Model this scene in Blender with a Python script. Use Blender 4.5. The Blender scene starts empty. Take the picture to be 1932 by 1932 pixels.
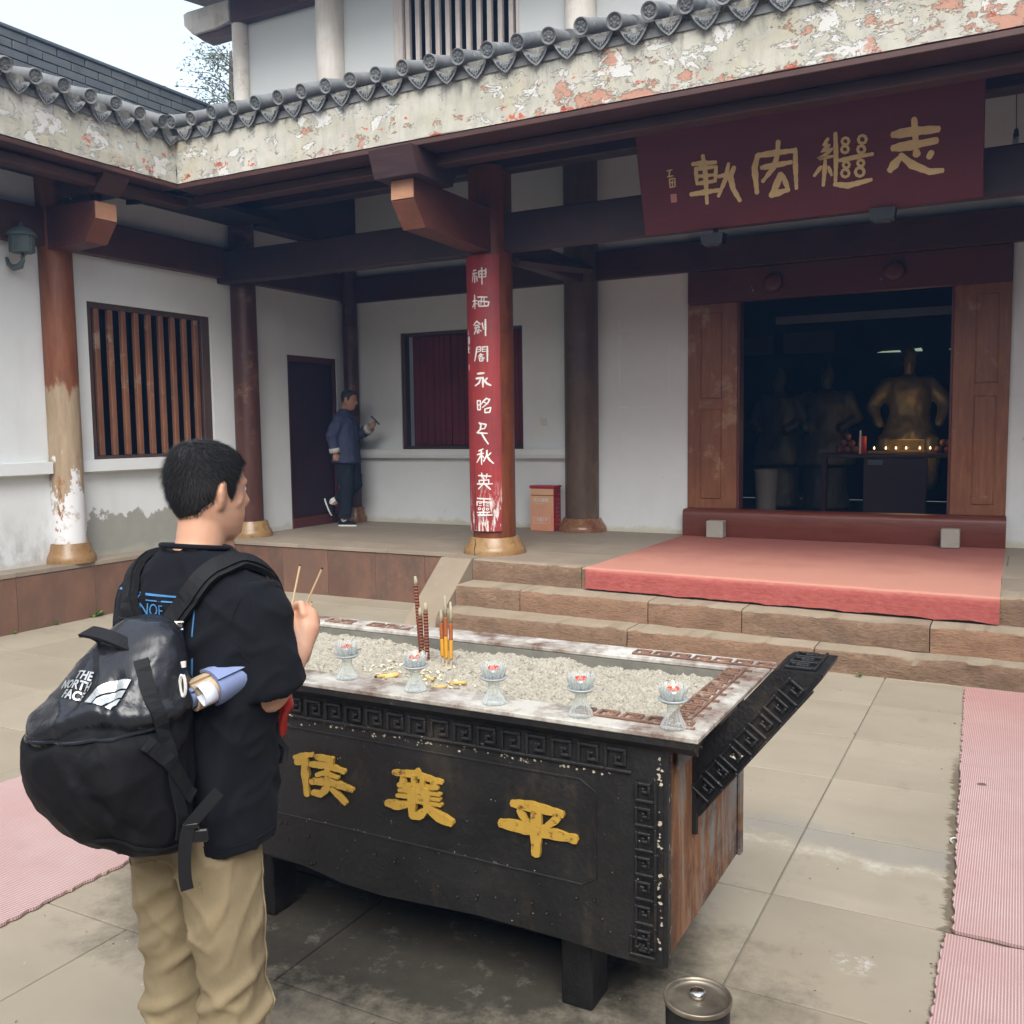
import bpy, bmesh, math, random
import numpy as np
from mathutils import Vector, Matrix, Euler, noise as mnoise
from mathutils.bvhtree import BVHTree
random.seed(7); np.random.seed(7)
SC = bpy.context.scene
COL = SC.collection

# ------------------------------------------------------------------ camera, sky, sun, exposure
cam_d = bpy.data.cameras.new('camera'); cam = bpy.data.objects.new('camera', cam_d); COL.objects.link(cam)
CAM_R = np.array([[0.882, 0.029, -0.471], [0.471, -0.082, 0.878], [-0.013, -0.996, -0.086]])
def _orth(m):
    u, s, v = np.linalg.svd(m); return u @ v
CAM_R = _orth(CAM_R)
cam.matrix_world = Matrix(((CAM_R[0,0], -CAM_R[0,1], -CAM_R[0,2], 0), (CAM_R[1,0], -CAM_R[1,1], -CAM_R[1,2], 0),
                           (CAM_R[2,0], -CAM_R[2,1], -CAM_R[2,2], 1.78), (0, 0, 0, 1)))
cam_d.sensor_width = 36; cam_d.lens = 36 * 1785 / 1932; cam_d.clip_start = 0.05; cam_d.clip_end = 500
SC.camera = cam

SUN_EL, SUN_AZ = math.radians(45), math.radians(152)      # azimuth measured from +Y towards +X
world = bpy.data.worlds.new('World'); SC.world = world; world.use_nodes = True
wn, wl = world.node_tree.nodes, world.node_tree.links
wn.clear()
w_out = wn.new('ShaderNodeOutputWorld'); w_bg = wn.new('ShaderNodeBackground')
w_sky = wn.new('ShaderNodeTexSky'); w_sky.sky_type = 'NISHITA'; w_sky.sun_disc = False
w_sky.sun_elevation = SUN_EL; w_sky.sun_rotation = SUN_AZ
w_sky.air_density = 1.0; w_sky.dust_density = 6.0; w_sky.ozone_density = 1.0
w_hs = wn.new('ShaderNodeHueSaturation'); w_hs.inputs['Saturation'].default_value = 1.1; w_hs.inputs['Value'].default_value = 2.5
w_gm = wn.new('ShaderNodeGamma'); w_gm.inputs['Gamma'].default_value = 0.4      # cloud veil: evens the brightness out over the whole dome
wl.new(w_sky.outputs[0], w_gm.inputs['Color']); wl.new(w_gm.outputs[0], w_hs.inputs['Color']); wl.new(w_hs.outputs[0], w_bg.inputs['Color'])
w_bg.inputs['Strength'].default_value = 0.12
wl.new(w_bg.outputs[0], w_out.inputs['Surface'])
sun_d = bpy.data.lights.new('sun', 'SUN'); sun_d.energy = 1.5; sun_d.angle = math.radians(40); sun_d.color = (1.0, 0.985, 0.965)
sun = bpy.data.objects.new('sun', sun_d); COL.objects.link(sun)
_sd = Vector((math.sin(SUN_AZ) * math.cos(SUN_EL), math.cos(SUN_AZ) * math.cos(SUN_EL), math.sin(SUN_EL)))
sun.rotation_euler = (-_sd).to_track_quat('-Z', 'Y').to_euler()
SC.view_settings.view_transform = 'Standard'; SC.view_settings.look = 'None'
SC.view_settings.gamma = 1.0; SC.view_settings.use_curve_mapping = False
SC.view_settings.exposure = 1.62
SC.cycles.use_denoising = True
SC.cycles.max_bounces = 10; SC.cycles.diffuse_bounces = 6; SC.cycles.glossy_bounces = 3; SC.cycles.transmission_bounces = 8
SC.cycles.transparent_max_bounces = 8; SC.cycles.caustics_reflective = False; SC.cycles.caustics_refractive = False

# ------------------------------------------------------------------ node material helper
def lin(h):
    h = h.lstrip('#'); r = []
    for i in (0, 2, 4):
        v = int(h[i:i+2], 16) / 255; r.append(v / 12.92 if v <= .04045 else ((v + .055) / 1.055) ** 2.4)
    return (*r, 1)
class NT:
    def __init__(s, name, rough=.7, spec=.4, metal=0):
        s.m = bpy.data.materials.new(name); s.m.use_nodes = True
        s.t = s.m.node_tree; s.n = s.t.nodes; s.l = s.t.links
        s.p = s.n['Principled BSDF']
        s.p.inputs['Roughness'].default_value = rough; s.p.inputs['Specular IOR Level'].default_value = spec
        s.p.inputs['Metallic'].default_value = metal
        g = s.n.new('ShaderNodeNewGeometry'); s.pos = g.outputs['Position']; s.nor = g.outputs['Normal']
        s.obj = s.n.new('ShaderNodeTexCoord').outputs['Object']
        s.rand = s.n.new('ShaderNodeObjectInfo').outputs['Random']
        x = s.n.new('ShaderNodeSeparateXYZ'); s.l.new(s.pos, x.inputs[0]); s.X, s.Y, s.Z = x.outputs
    def put(s, sock, v):
        if v is None: return
        if hasattr(v, 'links'): s.l.new(v, sock)
        elif isinstance(v, (int, float)) and sock.type == 'RGBA': sock.default_value = (v, v, v, 1)
        elif isinstance(v, tuple) and len(v) == 3 and sock.type == 'RGBA': sock.default_value = (*v, 1)
        else: sock.default_value = v
    def scale(s, v, sc, loc=None):
        m = s.n.new('ShaderNodeMapping'); s.l.new(v, m.inputs[0]); m.inputs['Scale'].default_value = sc
        if loc is not None: m.inputs['Location'].default_value = loc
        return m.outputs[0]
    def shift(s, v, amt=37.0):
        a = s.n.new('ShaderNodeVectorMath'); a.operation = 'SCALE'
        c = s.n.new('ShaderNodeCombineXYZ')
        for i in range(3): s.l.new(s.rand, c.inputs[i])
        s.l.new(c.outputs[0], a.inputs[0]); a.inputs['Scale'].default_value = amt
        b = s.n.new('ShaderNodeVectorMath'); b.operation = 'ADD'; s.l.new(v, b.inputs[0]); s.l.new(a.outputs[0], b.inputs[1])
        return b.outputs[0]
    def noise(s, sc=5, det=5, ro=.6, v=None, dist=0):
        n = s.n.new('ShaderNodeTexNoise'); s.l.new(v if v is not None else s.pos, n.inputs['Vector'])
        n.inputs['Scale'].default_value = sc; n.inputs['Detail'].default_value = det
        n.inputs['Roughness'].default_value = ro; n.inputs['Distortion'].default_value = dist
        return n.outputs['Fac']
    def voro(s, sc=5, v=None, feat='F1', out='Distance'):
        n = s.n.new('ShaderNodeTexVoronoi'); n.feature = feat; s.l.new(v if v is not None else s.pos, n.inputs['Vector'])
        n.inputs['Scale'].default_value = sc; return n.outputs[out]
    def ramp(s, f, stops, interp='LINEAR'):
        r = s.n.new('ShaderNodeValToRGB'); r.color_ramp.interpolation = interp; s.put(r.inputs[0], f)
        e = r.color_ramp.elements
        while len(e) < len(stops): e.new(.5)
        for k, (p, c) in enumerate(stops):
            e[k].position = p
            e[k].color = (c, c, c, 1) if isinstance(c, (int, float)) else (c if len(c) == 4 else (*c, 1))
        return r.outputs[0]
    def step(s, f, a, b): return s.ramp(f, [(a, 0.0), (b, 1.0)] if a < b else [(b, 1.0), (a, 0.0)])
    def mix(s, f, a, b, mode='MIX'):
        n = s.n.new('ShaderNodeMix'); n.data_type = 'RGBA'; n.blend_type = mode
        s.put(n.inputs[0], f); s.put(n.inputs[6], a); s.put(n.inputs[7], b); return n.outputs[2]
    def math(s, op, a, b=None, clamp=False):
        n = s.n.new('ShaderNodeMath'); n.operation = op; n.use_clamp = clamp
        s.put(n.inputs[0], a); s.put(n.inputs[1], b); return n.outputs[0]
    def mapr(s, f, a, b, c=0., d=1.):
        n = s.n.new('ShaderNodeMapRange'); s.put(n.inputs[0], f)
        for i, v in enumerate((a, b, c, d)): n.inputs[i+1].default_value = v
        return n.outputs[0]
    def bump(s, h, st=.4, dist=.01, chain=None):
        b = s.n.new('ShaderNodeBump'); s.put(b.inputs['Height'], h); b.inputs['Strength'].default_value = st
        b.inputs['Distance'].default_value = dist
        if chain is not None: s.l.new(chain, b.inputs['Normal'])
        return b.outputs[0]
    def done(s, col=None, rough=None, normal=None, **kw):
        s.put(s.p.inputs['Base Color'], col); s.put(s.p.inputs['Roughness'], rough)
        if normal is not None: s.l.new(normal, s.p.inputs['Normal'])
        for k, v in kw.items(): s.put(s.p.inputs[k.replace('_', ' ')], v)
        return s.m

MAT = {}
def simple(name, col, rough=.6, nsc=20, amt=.25, bump=.15, dist=.004, metal=0, spec=.4, stretch=None, sheen=0):
    t = NT(name, rough, spec, metal)
    v = t.pos if stretch is None else t.scale(t.pos, stretch)
    f = t.noise(nsc, 5, .65, v); g = t.noise(nsc * .17, 3, .5, v)
    c = t.mix(t.math('MULTIPLY', f, 1.0), tuple(x * (1 - amt) for x in col[:3]), tuple(min(1, x * (1 + amt)) for x in col[:3]))
    c = t.mix(t.step(g, .35, .7), c, t.mix(.35, c, tuple(x * .6 for x in col[:3])))
    MAT[name] = t.done(c, t.mapr(f, .3, .7, max(.05, rough - .1), min(1, rough + .1)), t.bump(f, bump, dist))
    return MAT[name]

# ------------------------------------------------------------------ mesh helpers
def wmat(o):
    if o.parent is None: return o.matrix_basis.copy()
    return wmat(o.parent) @ o.matrix_parent_inverse @ o.matrix_basis
def link(o, parent=None):
    COL.objects.link(o)
    if parent is not None:
        o.parent = parent; o.matrix_parent_inverse = wmat(parent).inverted()
    return o
def tag(o, label=None, cat=None, group=None, kind=None):
    if label: o['label'] = label
    if cat: o['category'] = cat
    if group: o['group'] = group
    if kind: o['kind'] = kind
    return o
def empty(name, loc, label, cat, group=None, rz=0):
    o = bpy.data.objects.new(name, None); o.location = loc; o.rotation_euler = (0, 0, rz); o.empty_display_size = .1
    COL.objects.link(o); return tag(o, label, cat, group)
def mobj(name, me, mat, parent=None, smooth=False, loc=None, rot=None):
    if mat is not None and len(me.materials) == 0:
        for m in (mat if isinstance(mat, (list, tuple)) else [mat]): me.materials.append(MAT[m] if isinstance(m, str) else m)
    if smooth:
        me.polygons.foreach_set('use_smooth', [True] * len(me.polygons))
    o = bpy.data.objects.new(name, me)
    if loc is not None: o.location = loc
    if rot is not None: o.rotation_euler = rot
    return link(o, parent)
class MB:
    """collects verts and faces of one mesh"""
    def __init__(s): s.v, s.f, s.mi = [], [], []
    def add(s, vs, fs, mi=0):
        n = len(s.v); s.v.extend([tuple(x) for x in vs]); s.f.extend([tuple(i + n for i in f) for f in fs]); s.mi.extend([mi] * len(fs)); return s
    def box(s, x0, x1, y0, y1, z0, z1, bevel=0, mi=0, mtx=None):
        bm = bmesh.new()
        vs = [bm.verts.new(p) for p in ((x0,y0,z0),(x1,y0,z0),(x1,y1,z0),(x0,y1,z0),(x0,y0,z1),(x1,y0,z1),(x1,y1,z1),(x0,y1,z1))]
        for f in ((3,2,1,0),(4,5,6,7),(0,1,5,4),(1,2,6,5),(2,3,7,6),(3,0,4,7)): bm.faces.new([vs[i] for i in f])
        if bevel > 0:
            b = min(bevel, .45 * min(abs(x1-x0), abs(y1-y0), abs(z1-z0)))
            bmesh.ops.bevel(bm, geom=bm.edges[:], offset=b, segments=1, affect='EDGES', profile=.5)
        if mtx is not None: bmesh.ops.transform(bm, matrix=mtx, verts=bm.verts[:])
        return s.addbm(bm, mi)
    def addbm(s, bm, mi=0):
        bm.verts.index_update()
        s.add([v.co[:] for v in bm.verts], [[v.index for v in f.verts] for f in bm.faces], mi); bm.free(); return s
    def prism(s, poly, axis, a, b, mi=0):
        """2-D polygon (CCW) extruded along axis x/y/z from a to b"""
        def P(u, v, w): return {'x': (w, u, v), 'y': (u, w, v), 'z': (u, v, w)}[axis]
        n = len(poly); vs = [P(u, v, a) for u, v in poly] + [P(u, v, b) for u, v in poly]
        fs = [tuple(range(n))[::-1], tuple(range(n, 2*n))] + [(i, (i+1) % n, n + (i+1) % n, n + i) for i in range(n)]
        return s.add(vs, fs, mi)
    def lathe(s, prof, n=24, c=(0,0,0), mi=0, flute=None, sweep=None):
        vs, fs = [], []
        m = len(prof)
        for k in range(n):
            a = 2 * math.pi * k / n
            for j, (r, z) in enumerate(prof):
                rr = r * (flute(a, j) if flute else 1)
                vs.append((c[0] + rr * math.cos(a), c[1] + rr * math.sin(a), c[2] + z))
        for k in range(n):
            k2 = (k + 1) % n
            for j in range(m - 1): fs.append((k*m+j, k2*m+j, k2*m+j+1, k*m+j+1))
        if prof[0][0] > 1e-6: fs.append(tuple(k*m for k in range(n))[::-1])
        if prof[-1][0] > 1e-6: fs.append(tuple(k*m + m-1 for k in range(n)))
        return s.add(vs, fs, mi)
    def rings(s, rings, caps=True, mi=0, closed=False):
        """list of equally long vertex rings"""
        n = len(rings[0]); vs = [p for r in rings for p in r]; fs = []
        for k in range(len(rings) - 1 + (1 if closed else 0)):
            a, b = k * n, ((k + 1) % len(rings)) * n
            for i in range(n): fs.append((a+i, a+(i+1) % n, b+(i+1) % n, b+i))
        if caps and not closed:
            fs.append(tuple(range(n))[::-1]); fs.append(tuple(range((len(rings)-1)*n, len(rings)*n)))
        return s.add(vs, fs, mi)
    def tube(s, pts, rad, n=10, flat=None, up=(0,0,1), mi=0, round_ends=False):
        pts = [Vector(p) for p in pts]
        if not isinstance(rad, (list, tuple)): rad = [rad] * len(pts)
        rad = list(rad)
        if round_ends:
            d0 = (pts[0]-pts[1]).normalized(); d1 = (pts[-1]-pts[-2]).normalized()
            r0, r1 = rad[0], rad[-1]
            pre = [(pts[0] + d0*r0*math.sin(t), r0*math.cos(t)) for t in (1.45, 1.0, .5)]
            post = [(pts[-1] + d1*r1*math.sin(t), r1*math.cos(t)) for t in (.5, 1.0, 1.45)]
            pts = [p for p, r in pre] + pts + [p for p, r in post]; rad = [r for p, r in pre] + rad + [r for p, r in post]
        rs = []; u0 = Vector(up)
        for i, p in enumerate(pts):
            t = (pts[min(i+1, len(pts)-1)] - pts[max(i-1, 0)])
            t = t.normalized() if t.length > 1e-9 else Vector((0,0,1))
            if i == 0:
                a = u0 - t * u0.dot(t)
                if a.length < .05: a = Vector((1,0,0)) - t * t.x
                if a.length < .05: a = Vector((0,1,0)) - t * t.y
            else: a = pa - t * pa.dot(t)
            a.normalize(); b = t.cross(a); pa = a
            fx = flat if flat else 1.0
            rs.append([p + a * (rad[i] * math.cos(2*math.pi*k/n)) + b * (rad[i] * fx * math.sin(2*math.pi*k/n)) for k in range(n)])
        return s.rings(rs, True, mi)
    def ribbon(s, pts, width, thick, up):
        """flat strap: rectangular section swept along pts; up = list or one vector giving the flat normal"""
        rs = []; pts = [Vector(p) for p in pts]
        for i, p in enumerate(pts):
            t = (pts[min(i+1, len(pts)-1)] - pts[max(i-1, 0)]).normalized()
            u = Vector(up[i] if isinstance(up, list) else up); u = (u - t*u.dot(t)).normalized(); b = t.cross(u)
            rs.append([p + b*width/2 + u*thick/2, p - b*width/2 + u*thick/2, p - b*width/2 - u*thick/2, p + b*width/2 - u*thick/2])
        return s.rings(rs, True)
    def mesh(s, name='mesh'):
        me = bpy.data.meshes.new(name); me.from_pydata(s.v, [], s.f)
        if any(s.mi): me.polygons.foreach_set('material_index', s.mi)
        me.validate(); me.update()
        bm = bmesh.new(); bm.from_mesh(me); bmesh.ops.recalc_face_normals(bm, faces=bm.faces[:]); bm.to_mesh(me); bm.free()
        return me
    def build(s, name, mat, parent=None, smooth=False, loc=None, rot=None):
        return mobj(name, s.mesh(name), mat, parent, smooth, loc, rot)
def box(name, x0, x1, y0, y1, z0, z1, mat, parent=None, bevel=.006):
    return MB().box(x0, x1, y0, y1, z0, z1, bevel).build(name, mat, parent)
def shade_auto(o, ang=40):
    me = o.data; me.polygons.foreach_set('use_smooth', [True]*len(me.polygons))
    bm = bmesh.new(); bm.from_mesh(me); ca = math.radians(ang)
    for e in bm.edges:
        if len(e.link_faces) == 2 and e.calc_face_angle(0) > ca: e.smooth = False
    bm.to_mesh(me); bm.free(); return o
def copyobj(o, loc, parent, rot=None, scale=None, name=None):
    c = o.copy()
    c.parent = None; c.matrix_parent_inverse = Matrix()
    c.location = loc
    if rot is not None: c.rotation_euler = rot
    if scale is not None: c.scale = scale
    if name: c.name = name
    COL.objects.link(c)
    if parent is not None: c.parent = parent; c.matrix_parent_inverse = wmat(parent).inverted()
    return c
def wall_holes(axis, p, th, u0, u1, v0, v1, holes):
    """wall sheet with rectangular openings; axis 'y': plane y=p facing -y, u=x; axis 'x': plane x=p facing +x, u=y"""
    us = sorted({u0, u1, *[h[0] for h in holes], *[h[1] for h in holes]}); vs = sorted({v0, v1, *[h[2] for h in holes], *[h[3] for h in holes]})
    mb = MB()
    def P(u, v, d): return (u, p + d, v) if axis == 'y' else (p - d, u, v)
    inside = lambda u, v: any(h[0] < u < h[1] and h[2] < v < h[3] for h in holes)
    for a, b in zip(us, us[1:]):
        for c, d in zip(vs, vs[1:]):
            if inside((a+b)/2, (c+d)/2): continue
            mb.add([P(a,c,0),P(b,c,0),P(b,d,0),P(a,d,0)], [(0,1,2,3)]); mb.add([P(a,c,th),P(b,c,th),P(b,d,th),P(a,d,th)], [(3,2,1,0)])
    for a, b, c, d in holes:
        q = [P(a,c,0),P(b,c,0),P(b,d,0),P(a,d,0),P(a,c,th),P(b,c,th),P(b,d,th),P(a,d,th)]
        mb.add(q, [(0,1,5,4),(1,2,6,5),(2,3,7,6),(3,0,4,7)])
    return mb
def remesh(mb, vox=.012, smooth=6, name='m'):
    me = mb.mesh(name) if isinstance(mb, MB) else mb
    o = bpy.data.objects.new('tmp_remesh', me); COL.objects.link(o)
    r = o.modifiers.new('r', 'REMESH'); r.mode = 'VOXEL'; r.voxel_size = vox; r.use_smooth_shade = True
    if smooth:
        sm = o.modifiers.new('s', 'SMOOTH'); sm.factor = .5; sm.iterations = smooth
    dg = bpy.context.evaluated_depsgraph_get(); dg.update()
    out = bpy.data.meshes.new_from_object(o.evaluated_get(dg)); out.name = name
    bpy.data.objects.remove(o); bpy.data.meshes.remove(me)
    out.polygons.foreach_set('use_smooth', [True]*len(out.polygons))
    return out
def getco(me):
    a = np.empty(len(me.vertices)*3); me.vertices.foreach_get('co', a); return a.reshape(-1, 3)
def setco(me, a): me.vertices.foreach_set('co', a.ravel()); me.update()
def getno(me):
    a = np.empty(len(me.vertices)*3); me.vertices.foreach_get('normal', a); return a.reshape(-1, 3)
def vnoise(a, sc, off=0):
    return np.array([mnoise.noise(Vector((p[0]*sc[0]+off, p[1]*sc[1]+off*1.7, p[2]*sc[2]-off))) for p in a])
def oval(c, rx, ry, n=28, p=2.0, ax=(1,0,0), ay=(0,1,0)):
    ax, ay, c = Vector(ax), Vector(ay), Vector(c); r = []
    for k in range(n):
        a = 2*math.pi*k/n; ca, sa = math.cos(a), math.sin(a)
        r.append(c + ax*(rx*math.copysign(abs(ca)**(2/p), ca)) + ay*(ry*math.copysign(abs(sa)**(2/p), sa)))
    return r
def stroke_prism(mb, pts, w, place, z0, z1, taper=True):
    """brush stroke: rounded ribbon polygon; place(u,v,d) gives the 3-D point at depth d"""
    P = [Vector((u, v)) for u, v in pts]
    if len(P) < 2 or (P[0]-P[-1]).length < 1e-6 and len(P) == 2: P = [P[0], P[0] + Vector((1e-3, 0))]
    closed = len(P) > 3 and (P[0]-P[-1]).length < 1e-4
    # resample
    Q = []
    for a, b in zip(P, P[1:]):
        k = max(1, int((b-a).length / (w*.55)))
        Q += [a + (b-a)*i/k for i in range(k)]
    Q.append(P[-1]); L, Rr = [], []
    m = len(Q)
    for i, q in enumerate(Q):
        t = Q[min(i+1, m-1)] - Q[max(i-1, 0)]
        if closed and i in (0, m-1): t = Q[1] - Q[m-2]
        t = t.normalized() if t.length > 1e-9 else Vector((1, 0)); n = Vector((-t.y, t.x))
        tt = i/max(1, m-1); ww = w/2 * ((.80 + .34*math.sin(math.pi*min(1, .12+.95*tt))**1.5 + .09*math.sin(i*2.3 + w*900) + .06*math.sin(i*5.1+w*3000)) if taper and not closed else 1)
        L.append(q + n*ww); Rr.append(q - n*ww)
    if closed:
        k = m
        for side0, side1 in ((L, Rr),):
            vs = [place(p.x, p.y, z1) for p in L] + [place(p.x, p.y, z1) for p in Rr] + [place(p.x, p.y, z0) for p in L] + [place(p.x, p.y, z0) for p in Rr]
            fs = []
            for i in range(k-1): fs += [(i, i+1, k+i+1, k+i), (i, 2*k+i, 2*k+i+1, i+1), (k+i, k+i+1, 3*k+i+1, 3*k+i)]
            mb.add(vs, fs)
        return
    t0 = (Q[0]-Q[1]).normalized(); t1 = (Q[-1]-Q[-2]).normalized()
    def cap(c, t, r):
        n = Vector((-t.y, t.x)); return [c + n*(r*math.cos(a)) + t*(r*.9*math.sin(a)) for a in (math.pi*.25, math.pi*.5, math.pi*.75)]
    poly = L + [p for p in cap(Q[-1], t1, w/2)] + Rr[::-1] + [p for p in cap(Q[0], t0, w/2)]
    # order: L forward, cap at the end (from +n to -n), R backward, cap at start
    n = len(poly); vs = [place(p.x, p.y, z1) for p in poly] + [place(p.x, p.y, z0) for p in poly]
    fs = []
    k = m
    for i in range(k-1): fs.append((i, i+1, k+3+(k-2-i), k+3+(k-1-i)))
    fs.append((k-1, k, k+1, k+2, k+3)); e = 2*k+3
    fs.append((e-1, e, e+1, e+2, 0))
    fs += [(i, n+i, n+(i+1) % n, (i+1) % n) for i in range(n)]
    mb.add(vs, fs)
def text_mesh(body, size, extrude=.0, align='CENTER', bold=0):
    cu = bpy.data.curves.new('txt', 'FONT'); cu.body = body; cu.size = size; cu.extrude = extrude; cu.align_x = align; cu.align_y = 'CENTER'
    cu.offset = bold; cu.resolution_u = 3
    o = bpy.data.objects.new('txt', cu); COL.objects.link(o)
    dg = bpy.context.evaluated_depsgraph_get(); dg.update()
    me = bpy.data.meshes.new_from_object(o.evaluated_get(dg)); bpy.data.objects.remove(o); bpy.data.curves.remove(cu)
    me.materials.clear(); return me
def mesh_xf(me, fn):
    a = getco(me); setco(me, np.array([fn(*p) for p in a])); return me
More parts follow.
